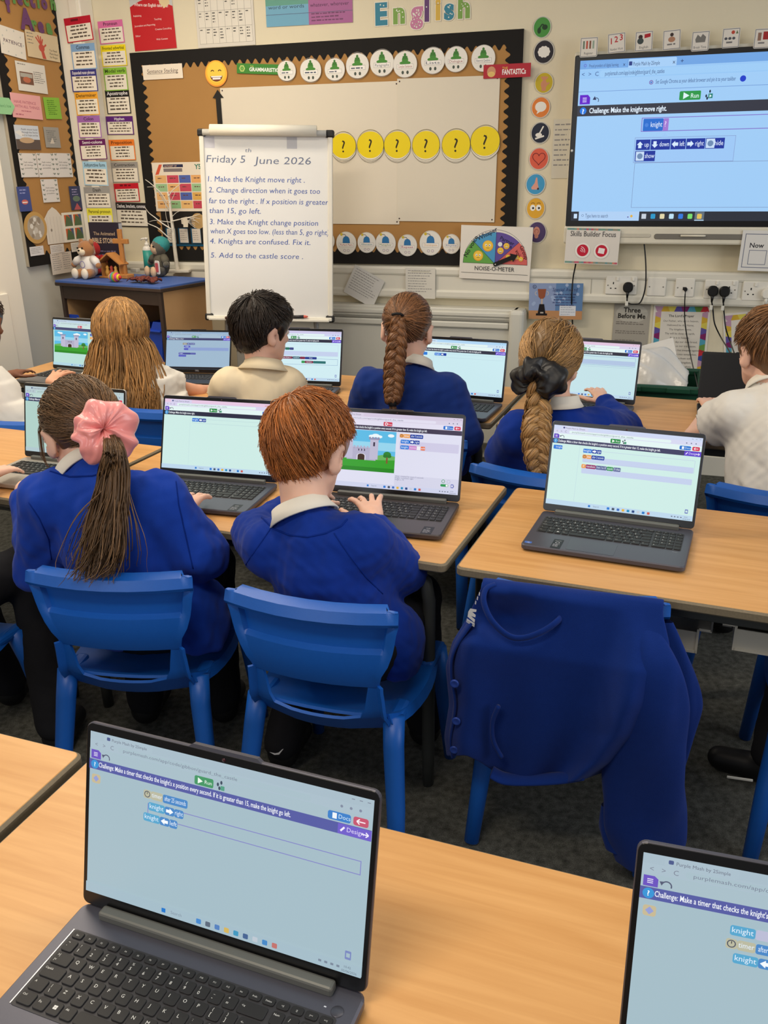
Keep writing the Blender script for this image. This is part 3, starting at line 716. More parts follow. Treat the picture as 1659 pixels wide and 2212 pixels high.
def laptop(label, loc, yaw, tilt, draw, s=1., body=(86, 88, 98), kb='mesh', group='open laptops on the classroom tables', hinge=True, extra=None, bezel=(16, 16, 17), bglow=1., touch=True):
    nm = '%d%d%d' % body
    ms = mat('laptop_shell_'+nm, body, rough=.38, metal=.35, nz=(300, .03)); mbz = mat('laptop_bezel', bezel, rough=.25, spec=.5)
    t = thing('laptop', label, 'laptop', (loc[0], loc[1], TZ), (0, 0, yaw), group); t.scale = (s, s, s)
    b = MB(); b.slab(LWD, LDP, .013, .012, ms, c=(0, -LDP/2, .0105), ch=.0025)
    for sx in (-1, 1):
        for sy in (-.02, -LDP+.02): b.box((sx*.14, sy, .002), (.04, .012, .004), mat('rubber_black', (18, 18, 18)), r=.001)
    b.build('base', t)
    if kb == 'keys':
        b = MB(); b.slab(.324, .102, .0008, .004, mat('keyboard_well', (52, 51, 54), rough=.5), c=(-.0005, -.0900, .0171), ch=.0002); b.box((-.1628, -.0900, .0174), (.0012, .1, .0008), mat('well_rim', (200, 198, 196), rough=.3, metal=.5)); kbo = b.build('keyboard', t)
        for kx in kb_layout():
            b = MB(); cx, cy = kx[0]+kx[2]/2, kx[1]-kx[3]/2; one_key(b, *kx, 0, True, cx, cy); b.build('key', kbo, loc=(cx, cy, .0184))
    else:
        if 'k' not in KB_MESH:
            b = MB(); b.slab(.324, .102, .0008, .004, mat('keyboard_well', (52, 51, 54), rough=.5), c=(-.0005, -.0900, .0171), ch=.0002)
            for kx in kb_layout(): one_key(b, *kx, .0184)
            o = b.build('keyboard', t); KB_MESH['k'] = o.data
        else:
            o = bpy.data.objects.new('keyboard', KB_MESH['k']); COL.objects.link(o); o.parent = t
    if touch:
        b = MB(); b.slab(.105, .062, .0006, .003, mat('touchpad_'+nm, tuple(c*.93 for c in body), rough=.3, metal=.3), c=(-.025, -.187, .0171), ch=.0001); b.build('touchpad', t)
    if hinge:
        b = MB(); b.box((0, -.0125, .0215), (.292, .014, .0125), mat('hinge_grey', (112, 112, 106), rough=.45, metal=.3), r=.003); b.build('hinge', t)
    b = MB(); b.slab(LWD, LH_, .0055, .009, ms, c=(0, .0004, LH_/2), ch=.001, axis='y'); b.slab(LWD-.002, LH_-.002, .001, .008, mbz, c=(0, -.0028, LH_/2), ch=.0003, axis='y')
    b.prism([(-.045, LH_-.001), (-.039, LH_+.0035), (.039, LH_+.0035), (.045, LH_-.001)], -.003, .003, ms)
    lid = b.build('lid', t, loc=(0, -.003, .019), rot=(-tilt, 0, 0))
    sh = Sheet(emit=bglow); sh.off = .0034; W_, H_ = .345, .194
    o = Vector((0, 0, .115)); draw(sh, W_, H_); sc = sh.build('screen', lid, loc=o)
    b = MB(); b.lathe([(.0022, 0), (.0022, .0006), (0, .0007)], mat('camera_lens', (60, 20, 30), rough=.1), n=12, rot=Matrix.Rotation(R_(90), 3, 'X')); b.build('webcam', lid, loc=(0, -.0033, LH_-.0065))
    if extra: extra(t, lid)
    return t
# ---- what the screens show
def ui(strip=(60, 60, 96), bg=(206, 236, 230), tab=(222, 196, 226), addr=(214, 216, 240), tool=(226, 244, 242), title='', run=True, blocks=(), pic=None, tb=(190, 216, 236), icons=True, side=None, undo=True, btn=True, fade=0., right=True):
    def f(c): return tuple(c[i]*(1-fade)+bg[i]*fade for i in range(3))
    def draw(s, W, H):
        X = lambda a: -W/2+a*W; Z = lambda a: H/2-a*H
        def box(x0, z0, x1, z1, c, r=0): s.rect(X(x0), Z(z1), (x1-x0)*W, (z1-z0)*H, c, r)
        def txt(t, x, z, h, c, al='l', bold=0.0, w=None): s.text(t, X(x), Z(z), h*H, c, al, bold, w)
        box(0, 0, 1, 1, bg); box(0, 0, 1, .048, tab); box(.055, .006, .24, .048, addr, .002); box(0, .048, 1, .10, addr)
        txt('Purple Mash by 2Simple', .085, .037, .018, f((90, 90, 110))); box(.065, .016, .078, .036, f((50, 60, 120)), .001)
        for k, c in enumerate(('<', '>', 'C')): txt(c, .02+.03*k, .086, .026, f((110, 110, 130)))
        box(.11, .057, .80, .092, tool, .003); txt('purplemash.com/app/code/gibbon/guard_the_castle', .13, .083, .02, f((110, 115, 135)), w=.42*W)
        for k in range(3): s.circ(X(.90+.03*k), Z(.074), .0016, f((120, 125, 150)), n=8); box(.93+.025*k, .018, .94+.025*k, .022, f((110, 110, 130)))
        box(0, .10, 1, .165, tool)
        s.poly([(X(.006), Z(.108)), (X(.034), Z(.108)), (X(.044), Z(.122)), (X(.044), Z(.162)), (X(.006), Z(.162))], (96, 60, 190) if not fade else f((90, 50, 190)))
        for k in range(3): box(.016, .124+.009*k, .031, .128+.009*k, (235, 232, 250))
        if undo: s.ring(X(.066), Z(.146), .0048, .0012, f((60, 60, 90)), 12, -20, 150); s.poly([(X(.047), Z(.128)), (X(.060), Z(.126)), (X(.053), Z(.148))], f((60, 60, 90)))
        rc = (40, 140, 70) if run else (205, 45, 75)
        box(.40, .107, .468, .16, f(rc), .002)
        if run: s.poly([(X(.412), Z(.152)), (X(.412), Z(.116)), (X(.430), Z(.134))], (240, 250, 240)); txt('Run', .437, .144, .022, (235, 245, 238))
        else: s.circ(X(.421), Z(.134), .004, (245, 235, 240)); s.circ(X(.421), Z(.134), .002, rc); txt('Stop', .434, .144, .022, (245, 235, 240))
        if run:
            for dx, dz in ((.484, .128), (.496, .114), (.490, .148)): s.circ(X(dx), Z(dz), .0014, f((30, 40, 60)), .0022, 10)
            box(.494, .132, .508, .158, f((60, 150, 110)), .0006)
        if right:
            box(.858, .110, .932, .158, f((30, 110, 205)), .0025); box(.873, .118, .887, .150, (240, 246, 250)); txt('Docs', .893, .144, .024, (210, 235, 250))
            box(.94, .110, .988, .158, f((210, 55, 85)), .0025); s.line([(X(.978), Z(.134)), (X(.952), Z(.134))], .0012, (250, 240, 245)); s.line([(X(.960), Z(.120)), (X(.951), Z(.134)), (X(.960), Z(.148))], .0012, (250, 240, 245))
        box(0, .165, 1, .226, strip); s.circ(X(.022), Z(.196), .0052, (60, 150, 215), n=18); s.text('?', X(.022), Z(.209), .0052, (250, 250, 255), 'c', .02)
        if title: txt(title, .038, .207, .030, (240, 244, 250), bold=.012, w=(.235 if len(title) < 60 else .70)*W)
        if btn: box(.893, .168, 1, .225, f((98, 66, 205))); txt('Design', .922, .206, .026, (225, 215, 250)); s.line([(X(.968), Z(.197)), (X(.99), Z(.197))], .0012, (245, 240, 255)); s.line([(X(.982), Z(.184)), (X(.991), Z(.197)), (X(.982), Z(.21))], .0012, (245, 240, 255)); s.line([(X(.902), Z(.208)), (X(.914), Z(.184))], .002, (245, 240, 255))
        if side: side(s, W, H, box, txt, X, Z)
        if pic: castle(s, X(pic[0]), Z(pic[3]), (pic[2]-pic[0])*W, (pic[3]-pic[1])*H)
        for bk in blocks:
            k = bk[0]
            if k == 'out': s.frame(X(bk[1]), Z(bk[4]), (bk[3]-bk[1])*W, (bk[4]-bk[2])*H, .0009, bk[5])
            elif k == 'band': box(*bk[1:5], bk[5], .002)
            else:
                x, z = bk[1], bk[2]
                for (t, wd, c) in bk[3]:
                    box(x, z, x+wd, z+.05, f(c), .0022)
                    if t == '@': s.ring(X(x+.014), Z(z+.025), .0038, .0009, f((40, 40, 60)), 14); s.line([(X(x+.014), Z(z+.025)), (X(x+.014), Z(z+.012))], .0007, (40, 40, 60))
                    elif t in ('>', '<'):
                        q = 1 if t == '>' else -1; cx = x+.018
                        s.poly([(X(cx+q*.014), Z(z+.025)), (X(cx), Z(z+.044)), (X(cx), Z(z+.034)), (X(cx-q*.013), Z(z+.034)), (X(cx-q*.013), Z(z+.016)), (X(cx), Z(z+.016)), (X(cx), Z(z+.006))][::q], (245, 250, 255))
                    elif t: s.text(t, X(x+wd*.5), Z(z+.035), .028*H, (228, 240, 252), 'c', .0, mw=wd*W*.86)
                    x += wd
        box(0, .938, 1, 1, tb)
        if icons:
            for k in range(9): box(.43+.034*k, .955, .448+.034*k, .985, f([(40, 120, 210), (70, 80, 100), (60, 110, 190), (230, 180, 60), (30, 140, 190), (40, 70, 130), (200, 205, 215), (40, 120, 200), (205, 90, 80)][k]), .0012)
            box(.30, .957, .315, .983, (35, 120, 205), .0005); txt('Search', .335, .977, .02, f((120, 130, 150)))
            for k in range(4): box(.86+.02*k, .962, .87+.02*k, .975, f((110, 120, 140)), .0004)
            txt('10:42', .945, .966, .014, f((90, 100, 120))); txt('05/06/2026', .937, .99, .014, f((90, 100, 120)))
        if icons: box(.945, .865, .965, .915, f((110, 120, 190)), .001); box(.949, .878, .961, .902, bg)
    return draw
def castle(s, x, z, w, h):
    s.rect(x, z, w, h, (92, 186, 228)); s.rect(x, z+h*.52, w, h*.20, (150, 212, 236))
    for cx, cz, r in ((.62, .86, .05), (.68, .88, .06), (.74, .86, .045), (.14, .90, .045), (.20, .88, .055), (.92, .9, .05)): s.circ(x+w*cx, z+h*cz, w*r, (236, 246, 250), h*r*.8, 16)
    s.poly([(x, z+h*.36), (x+w*.25, z+h*.43), (x+w*.6, z+h*.36), (x+w*.85, z+h*.44), (x+w, z+h*.40), (x+w, z), (x, z)], (104, 178, 92))
    s.poly([(x, z+h*.30), (x+w*.5, z+h*.27), (x+w, z+h*.31), (x+w, z), (x, z)], (52, 158, 42)); s.rect(x, z, w, h*.10, (36, 134, 30))
    g = (178, 174, 200); d = (148, 142, 172)
    s.poly([(x+w*.24, z+h*.27), (x+w*.70, z+h*.27), (x+w*.66, z+h*.58), (x+w*.28, z+h*.58)], g)
    for k in range(7): s.rect(x+w*(.29+.052*k), z+h*.58, w*.028, h*.035, g); s.rect(x+w*(.29+.052*k), z+h*.545, w*.02, h*.012, d)
    for tx in (.20, .60):
        s.rect(x+w*tx, z+h*.30, w*.13, h*.50, (190, 186, 210)); s.rect(x+w*(tx-.02), z+h*.78, w*.17, h*.035, d)
        for k in range(4): s.rect(x+w*(tx-.02+.045*k), z+h*.81, w*.028, h*.035, d)
        s.rect(x+w*(tx+.05), z+h*.62, w*.028, h*.10, (60, 52, 74))
    for k in range(3): s.rect(x+w*(.42+.045*k), z+h*.49, w*.016, h*.05, (60, 52, 74))
    s.rect(x+w*.40, z+h*.27, w*.14, h*.10, (222, 220, 232)); s.circ(x+w*.47, z+h*.37, w*.07, (222, 220, 232), h*.06); s.rect(x+w*.415, z+h*.27, w*.11, h*.10, (62, 40, 28)); s.circ(x+w*.47, z+h*.37, w*.055, (62, 40, 28), h*.05)
    s.rect(x+w*.865, z+h*.22, w*.025, h*.18, (130, 84, 48)); s.circ(x+w*.878, z+h*.44, w*.06, (46, 132, 50), h*.07); s.circ(x+w*.85, z+h*.40, w*.035, (40, 120, 44), h*.04); s.circ(x+w*.91, z+h*.40, w*.035, (40, 120, 44), h*.04)
B1, B2, OR, PK = (40, 120, 215), (20, 60, 160), (236, 160, 80), (200, 70, 140)
TT = "Challenge: Make a timer that checks the knight's x position every second. If it is greater than 15, make the knight go left."
TM = 'Challenge: Make the knight move right.'
lav = (196, 208, 236)
def tail(n): return TT[-n:]
FRT = dict(strip=(88, 94, 164), bg=(166, 190, 200), tab=(170, 190, 202), addr=(172, 192, 204), tool=(170, 192, 202), tb=(166, 190, 202), fade=.25)
CY, CB, TN = (62, 160, 210), (46, 120, 200), (196, 186, 150)
def sideA(s, W, H, box, txt, X, Z): box(.012, .255, .046, .31, (200, 186, 150), .0025); s.poly([(X(.029), Z(.262)), (X(.040), Z(.282)), (X(.029), Z(.302)), (X(.018), Z(.282))], (150, 160, 215))
drA = ui(title=TT, blocks=[('out', .232, .345, .975, .425, (132, 132, 200)), ('b', .215, .268, [('@', .028, TN), ('timer', .045, TN), ('after 25 seconds', .092, CB)]), ('b', .235, .336, [('knight', .062, CY), ('>', .036, CB), ('right', .034, CB)]), ('b', .218, .405, [('knight', .062, CY), ('<', .036, CB), ('left', .03, CB)])], side=sideA, icons=True, **FRT)
drB = ui(title=TT, blocks=[('b', .232, .27, [('knight', .062, CY), ('', .05, (196, 190, 220))]), ('b', .225, .338, [('@', .028, TN), ('timer', .045, TN), ('after 4 seconds', .09, CB)]), ('b', .246, .405, [('knight', .062, CY), ('<', .036, CB), ('left', .03, CB)])], side=sideA, **FRT)
drC = ui(title=TT, tab=(206, 216, 242), blocks=[('band', .225, .36, .965, .43, lav), ('band', .225, .50, .965, .57, lav), ('out', .225, .275, .97, .425, (190, 204, 226)), ('b', .222, .262, [('knight', .06, B1), ('>', .034, B2), ('right', .032, B2)]), ('b', .222, .335, [('@', .028, OR), ('timer', .034, OR), ('after 2 seconds', .09, B2)]), ('b', .222, .455, [('if', .03, OR), ('random', .07, (150, 40, 100)), ('from 1 to 10', .075, (90, 100, 150)), ('equals', .045, (50, 150, 80)), ('15 then', .05, (90, 100, 150))])], side=lambda s, W, H, box, txt, X, Z: (box(.012, .25, .075, .30, B1, .002), txt('knight', .03, .283, .024, (228, 240, 252)), box(.195, .226, .197, .93, (190, 214, 224))))
drE = ui(title=TM, tab=(232, 200, 226), addr=(216, 210, 238), strip=(44, 44, 66), btn=False, blocks=[('out', .255, .268, .985, .33, (186, 214, 218)), ('b', .252, .258, [('knight', .058, B1), ('>', .034, B2), ('right', .032, B2)])], side=lambda s, W, H, box, txt, X, Z: box(.235, .226, .237, .93, (190, 218, 220)))
drD = ui(title=TT, tab=(212, 200, 222), addr=(216, 208, 228), tool=(226, 222, 240), bg=(222, 222, 240), strip=(62, 54, 78), run=False, pic=(.005, .232, .505, .78), btn=False, tb=(206, 210, 234), blocks=[('band', .535, .345, .985, .46, (206, 202, 228)), ('b', .532, .25, [('@', .03, OR), ('timer', .05, OR), ('after 5 seconds', .10, B2)]), ('b', .542, .325, [('knight', .07, B1), ('>', .036, B2), ('right', .04, B2)]), ('b', .542, .40, [('knight', .066, B1), ('moves', .06, (206, 130, 200)), ('x', .03, (240, 236, 240)), ('add', .035, (232, 110, 60))])], side=lambda s, W, H, box, txt, X, Z: (box(.51, .80, 1, .938, (212, 212, 232)), txt('timer: created for every 5 seconds', .515, .822, .02, (120, 120, 150)), txt('knight: x position right', .515, .845, .02, (120, 120, 150)), txt('knight x 14', .515, .868, .02, (120, 120, 150)), s.ring(X(.885), Z(.835), .0045, .0012, (40, 150, 80), 16), s.ring(X(.925), Z(.835), .0045, .0006, (160, 160, 190), 16), box(.865, .872, .925, .905, (40, 150, 80), .003), box(.905, .875, .922, .902, (240, 246, 242), .0026), s.ring(X(.955), Z(.893), .0045, .0012, (90, 90, 120), 12, -30, 170)))
drL = ui(title=TM, strip=(44, 46, 84), bg=(176, 208, 200), tab=(186, 204, 206), addr=(182, 200, 206), tool=(186, 214, 208), tb=(176, 200, 206), btn=False)
drK = ui(bg=(186, 224, 216), tab=(186, 208, 226), addr=(194, 212, 228), tool=(200, 224, 222), strip=(66, 70, 112), run=False, pic=(.02, .236, .56, .72), btn=False, tb=(178, 214, 226), blocks=[('b', .60, .26, [('knight', .10, (70, 90, 180)), ('', .06, (60, 80, 170))]), ('b', .60, .33, [('timer', .09, OR), ('', .07, (70, 90, 180))]), ('b', .62, .40, [('', .08, (70, 90, 180)), ('', .05, (200, 110, 90))]), ('b', .63, .47, [('', .07, (60, 80, 170))])])
drJ = ui(bg=(158, 184, 206), tab=(150, 178, 206), addr=(160, 184, 208), tool=(166, 190, 208), strip=(64, 66, 108), tb=(30, 32, 40), icons=False, title='Challenge: Make a timer', blocks=[('band', .30, .42, .98, .50, (140, 160, 208)), ('b', .26, .30, [('timer', .07, (150, 140, 120)), ('after 3 seconds', .12, (70, 76, 150))]), ('b', .28, .37, [('knight', .10, (86, 90, 190))]), ('b', .28, .44, [('', .07, (86, 90, 190))]), ('b', .20, .56, [('knight', .08, (86, 80, 170)), ('', .11, (70, 76, 150)), ('', .08, (90, 96, 170))]), ('b', .20, .62, [('', .12, (86, 90, 190))])])
drI = ui(bg=(208, 236, 242), tab=(206, 200, 232), addr=(206, 210, 240), strip=(44, 44, 64), title=TT, blocks=[('band', .225, .41, .97, .50, lav), ('out', .225, .265, .97, .50, (190, 204, 232)), ('out', .155, .555, .97, .68, (110, 140, 190)), ('b', .22, .26, [('knight', .07, B1), ('>', .034, B2)]), ('b', .22, .34, [('knight', .08, B1), ('', .04, (120, 150, 220)), ('', .05, (40, 110, 90)), ('', .05, (60, 70, 130))]), ('b', .15, .52, [('if', .06, OR), ('knight', .05, B1), ('random from 1', .17, (130, 40, 70)), ('random', .09, (40, 90, 110)), ('', .06, (130, 40, 70)), ('then', .14, (40, 60, 140))]), ('b', .54, .60, [('', .04, (50, 150, 80)), ('random', .10, (130, 40, 70)), ('', .15, (40, 110, 110))])])
drF = ui(bg=(202, 234, 240), tab=(176, 214, 244), addr=(200, 222, 242), strip=(44, 44, 64), title=TT, blocks=[('out', .235, .26, .98, .33, (186, 214, 226)), ('b', .222, .252, [('knight', .07, B1), ('>', .034, B2), ('', .03, B2)])], side=lambda s, W, H, box, txt, X, Z: (box(.075, .25, .14, .305, B1, .002), box(.215, .226, .217, .93, (190, 220, 226))))
drG = ui(bg=(196, 226, 232), tab=(226, 196, 222), addr=(214, 206, 232), strip=(44, 44, 60), title=TT, blocks=[('band', .225, .32, .97, .40, (176, 196, 226)), ('out', .225, .255, .975, .415, (120, 150, 200)), ('band', .225, .44, .975, .445, (170, 196, 214))])
def drH(s, W, H): s.rect(-W/2, -H/2, W, H, (16, 16, 17))
def drFac(t, lid): pass
def xC(t, lid):
    s = Sheet(dy=.00002); s.rect(-.172, -.214, .016, .010, (70, 110, 190)); s.text('intel', -.164, -.208, .0022, (235, 240, 250), 'c'); s.text('CORE', -.164, -.2125, .0022, (235, 240, 250), 'c')
    b = MB(); flat(b, s, .0171); b.build('processor_sticker', t)
    s = Sheet(dy=.00002); s.rect(-.112, -.222, .022, .052, (30, 31, 36)); s.text('15.6 FHD', -.101, -.18, .0026, (205, 205, 210), 'c'); s.ring(-.101, -.190, .005, .001, (190, 190, 195)); s.lines(-.109, -.200, .016, 4, .004, .0014, (180, 180, 188), 3)
    b = MB(); flat(b, s, .0175); b.build('feature_sticker', t); xT(t, lid)
def xE(t, lid):
    s = Sheet(dy=.00002); s.rect(.128, -.222, .026, .045, (34, 35, 40)); s.text('FHD', .141, -.19, .004, (190, 190, 195), 'c'); s.lines(.131, -.198, .02, 5, .004, .0014, (160, 160, 168), 5)
    b = MB(); flat(b, s, .0171); b.build('feature_sticker', t)
def xT(t, lid):
    s = Sheet(dy=.00002); s.text('Lenovo', .150, -.150, .0026, (180, 182, 188), 'c')
    b = MB(); flat(b, s, .0171); b.build('maker_badge', t)
def xA(t, lid):
    b = MB(); b.lathe([(.0068, 0), (.0068, .0006), (.0062, .0009), (0, .0009)], mat('power_button', (84, 84, 92), rough=.3, metal=.5), n=24); b.build('power_button', t, loc=(.158, -.032, .0168))
    b = MB(); b.box((.144, -.031, .0172), (.0025, .0012, .0004), ink((235, 240, 250))); b.build('indicator_light', t)
def xJ(t, lid):
    s = Sheet(); s.off = .0034; s.text('DELL', 0, .008, .007, (150, 152, 158), 'c', .02); s.build('maker_badge', lid)
SL = (84, 84, 94)
laptop('large open foreground laptop, its keyboard cut by the bottom edge of the photo', (-.1908, .7284), R_(-21.3), R_(13.9), drA, kb='keys', body=SL, extra=xA)
laptop('open laptop in the bottom right corner, only its screen in view', (.3854, .5389), R_(-16.7), R_(13.9), drB, body=SL)
laptop('open laptop standing unattended on the right middle table above the hung jumper', (.5599, 1.9557), R_(-23.0), R_(15.3), drC, body=SL, extra=xC)
laptop('open laptop in front of the red-haired pupil, castle picture and lilac screen', (.0231, 2.1379), R_(-16.4), R_(16.1), drD, body=(78, 72, 72), extra=xE)
laptop('laptop between scrunchie pupil and red-haired pupil, pale green screen with one blue block', (-.4600, 2.3063), R_(-15.6), R_(18.0), drE, body=SL, extra=xE)
laptop('silver laptop behind the head with the pink scrunchie, at the left edge', (-.9149, 2.4794), R_(-19.5), R_(12.3), drL, body=(176, 170, 160))
laptop('far left back row laptop showing a castle by the blue-topped cabinet', (-1.281, 3.7493), R_(-24.7), R_(10.7), drK, body=(120, 120, 122))
laptop('small thick-framed black laptop left of the cream-shirted pupil', (-.7872, 3.700), R_(-9.1), R_(20.4), drJ, s=.82, body=(34, 34, 36), extra=xJ, hinge=False)
laptop('back row laptop right of the cream-shirted pupil, rows of coloured code blocks', (-.3355, 3.4314), R_(-13), R_(17), drI, body=SL)
laptop('back row laptop right of the brown-plaited pupil, nearly empty pale screen', (.2734, 3.1625), R_(-23.0), R_(13.1), drF, body=SL)
laptop('back row laptop right of the pupil with the black scrunchie', (.7335, 3.101), R_(-23.0), R_(15.1), drG, body=SL)
laptop('black laptop with a dark screen beside the fair-haired pupil at the right edge', (1.2713, 3.0218), R_(-18.6), R_(18), drH, s=.82, body=(30, 30, 32), bezel=(18, 18, 19), hinge=False)
# ------------------------------------------------------------------ the pupils
BLUE = mat('school_jumper_blue', (17, 50, 140), rough=.92, spec=.1, sheen=.08, nz=(60, .06), bump=(1100, .22))
NAVY = mat('school_jumper_dark', (26, 52, 122), rough=.92, spec=.1, sheen=.1, nz=(60, .06), bump=(1100, .22))
POLO = mat('polo_white', (226, 222, 212), rough=.85, spec=.15, nz=(40, .03), bump=(900, .15))
CREAM = mat('polo_cream', (226, 210, 178), rough=.85, spec=.15, nz=(40, .03), bump=(900, .15))
TRS = mat('trousers_charcoal', (34, 34, 37), rough=.9, spec=.1, nz=(60, .08), bump=(900, .15))
A_ = lambda u, v, Y: np.array(at(u, v, Y))
def allowed(a):      # lowest hairline direction height for an azimuth, 0 front, 180 back
    a = abs(a) % 360; a = 360-a if a > 180 else a
    return np.interp(a, (0, 45, 75, 100, 130, 180), (.55, .45, .05, -.2, -1.1, -1.9))
def azdir(a, z): r_ = R_(a); return np.array((math.sin(r_), math.cos(r_), z))
def crop(c, M, s, mats, par, whorl, n=1500, off=(.010, .020), ln=(.3, .55), rad=.0011, low=0., name='hair_strands', flick=.006):
    T = []
    while len(T) < n:
        a = random.uniform(-180, 180); tz = allowed(a)+low; tgt = azdir(a, tz); t0 = random.random()**.8*.85; t1 = min(1.0, t0+random.uniform(*ln)); o = random.uniform(*off)
        sw = random.uniform(-9, 9)+14*math.sin(a*.07+1.3); P = []
        for k in range(7):
            q = k/6; t = t0+(t1-t0)*q; d = slerp(whorl, azdir(a+sw*q, tz), t); P.append(on_head(c, M, s, d, o*(.75+.35*math.sin(q*2.2))+flick*q*q*random.uniform(-.3, 1)+.045*max(0, -d[2]-.62)))
        T.append(P)
    return strand_mesh(name, T, mats, par, rad=rad*s)
def swept(c, M, s, mats, par, tie, n=900, off=.011, rad=.0011, low=-.05, zt=None):
    """hair combed back from the hairline to one gathered point (tie: head-space direction)"""
    T = []
    for i in range(n):
        a = random.uniform(-180, 180); z0 = allowed(a)+low; z0 = z0+(1.6-z0)*random.random()**1.8 if abs(a) < 130 else z0+random.random()*.6
        st = azdir(a, z0); o = off+random.uniform(-.002, .003); P = []; t0 = random.random()*.35
        for k in range(9):
            t = t0+(1-t0)*k/8; P.append(on_head(c, M, s, slerp(st, np.array(tie)+np.random.normal(size=3)*.02, t), o+.006*t))
        T.append(P)
    return strand_mesh('combed_hair', T, mats, par, rad=rad*s)
def tail(p0, path, n, w, mats, par, rad=.0013, name='ponytail', wave=.006, ends=.5, m_=16):
    """loose tail of hair: many strands bundled along a path of (point, half width)"""
    path = [np.array(p) for p in path]; T = []
    tt = np.linspace(0, 1, len(path)); A = np.stack(path)
    for i in range(n):
        th = random.uniform(0, 6.28); q = math.sqrt(random.random()); e = 1-ends*random.random()**2; ph = random.uniform(0, 6.28); cl = int(random.random()*9); cp = cl*2.1
        P = []
        for k in range(m_):
            t = e*k/(m_-1); b = np.array([np.interp(t, tt, A[:, j]) for j in range(3)]); ww = np.interp(t, np.linspace(0, 1, len(w)), w)
            P.append(b+np.array((math.cos(th)*q*ww+wave*math.sin(5*t+cp)*t+.6*ww*t*math.cos(cp), math.sin(th)*q*ww*.55+wave*.5*math.cos(6*t+cp), wave*.4*math.sin(9*t+ph))))
        T.append(P)
    return strand_mesh(name, T, mats, par, rad=rad)
def plait(p, w, turns, mats, par, n=16, rad=.0016, name='plait', back=(0, -1, 0)):
    """three crossing locks, each a bundle of hairs round a solid core"""
    p = [np.array(q) for q in p]; A = np.stack(p); tt = np.linspace(0, 1, len(p)); T = []; b = MB(); bk = np.array(back, float)
    ax = A[-1]-A[0]; ax /= np.linalg.norm(ax); sd = np.cross(ax, bk); sd /= np.linalg.norm(sd); bk = np.cross(sd, ax); N = int(turns*14)
    for ph in range(3):
        C = []
        for k in range(N+1):
            t = k/N; c = np.array([np.interp(t, tt, A[:, j]) for j in range(3)]); ww = np.interp(t, np.linspace(0, 1, len(w)), w); f = 2*math.pi*(turns*t+ph/3)
            C.append((c+sd*ww*.62*math.sin(f)+bk*ww*.42*math.sin(2*f), ww))
        b.tube([c for c, _ in C], [x*.50 for _, x in C], mats[0], n=8)
        Cn = np.stack([c for c, _ in C]); Tg = np.gradient(Cn, axis=0); Tg /= np.linalg.norm(Tg, axis=1, keepdims=True)
        u = np.cross(Tg, bk); u /= np.maximum(np.linalg.norm(u, axis=1, keepdims=True), 1e-6); v = np.cross(Tg, u); ws = np.array([x for _, x in C])[:, None]
        for i in range(n):
            a = 6.283*i/n+random.uniform(-.2, .2); T.append(Cn+(u*math.cos(a)+v*math.sin(a))*ws*.50+np.random.normal(size=Cn.shape)*.0004)
    core = b.build(name, par); strand_mesh(name+'_strands', T, mats, core, rad=rad); return core
def scrunchie(c, axis, R, r, mt, par, name='scrunchie', seed=2, el=1.0, nn=200, nk=40):
    """gathered satin ring: big soft billows with gathers running in to the hole"""
    ax = Vector(axis).normalized(); u = ax.orthogonal().normalized(); v = ax.cross(u); P = []
    for i in range(nn):
        a = 2*math.pi*i/nn; d = u*math.cos(a)+v*math.sin(a); row = []
        for k in range(nk):
            f = 2*math.pi*k/nk; out = .5+.5*math.cos(f); q0 = d*(R+r*math.cos(f))+ax*(r*math.sin(f)*el)
            big = noise.noise(q0*17+Vector((seed, 0, 0)))*1.0; mid = .9*noise.noise(q0*40+Vector((0, seed, 3))); fine = math.sin(19*a+7*noise.noise(q0*30)+seed)*.06*(1.15-out)
            q = r*(1+big*out+.55*mid*(.35+.65*out)+.05+fine); row.append(Vector(c)+d*(R+q*math.cos(f)*(1.1 if out > .5 else .9))+ax*(q*math.sin(f)*el+r*.5*noise.noise(d*2.2+Vector((seed*2., 1, 0)))))
        P.append(row)
    P.append(P[0]); b = MB(); b.grid(P, mt, closed=True); return b.build(name, par)
GP = 'pupils seated at the tables'
FM = np.array(nrm(YM))
# -- red-haired pupil
sk = ('fair', (232, 186, 162))
hc = A_(667, 957, 1.84)
fw2 = np.array((.319, .948, 0))
p2, L, M = person('person with short red hair in a blue jumper, typing, centre of the middle row', hc, -30, 22, 0, 1.04, sk, neck=A_(655, 1112, 1.765), shL=A_(578, 1185, 1.765), shR=A_(785, 1172, 1.70),
    elL=(-.300, 1.895, .66), elR=A_(866, 1232, 1.82), wrL=(-.20, 2.00, .70), wrR=A_(808, 1124, 1.92), hdL=((.3, .95, -.1), (0, 0, 1)), hdR=(A_(790, 1066, 2.02)-A_(808, 1124, 1.92), (0, -.1, 1)), pelvis=(-.085, 1.735, .475), face=fw2,
    kneeL=(-.14, 2.00, .46), kneeR=(.08, 1.95, .46), ankL=on_z(610, 1600, .08), ankR=(.10, 1.98, .08), topmat=BLUE, legmat=TRS, h=.0045, hv=.0055, hem=.40, curl=.30, spread=.34, bulk=1.07, extra=[(A_(868, 1400, 1.72), (.05, .08, .10))], liftR=(-.0, -.05, .05, .1), seed=4, fold=.008,
    ridges=[(A_(700, 1155, 1.62), A_(825, 1275, 1.62), .006, -.006), (A_(590, 1160, 1.66), A_(535, 1240, 1.64), .006, -.004), (A_(760, 1220, 1.60), A_(850, 1390, 1.60), .016, .016), (A_(690, 1200, 1.60), A_(760, 1330, 1.58), .02, -.008)])
hm = hair_mats('red', (176, 108, 54))
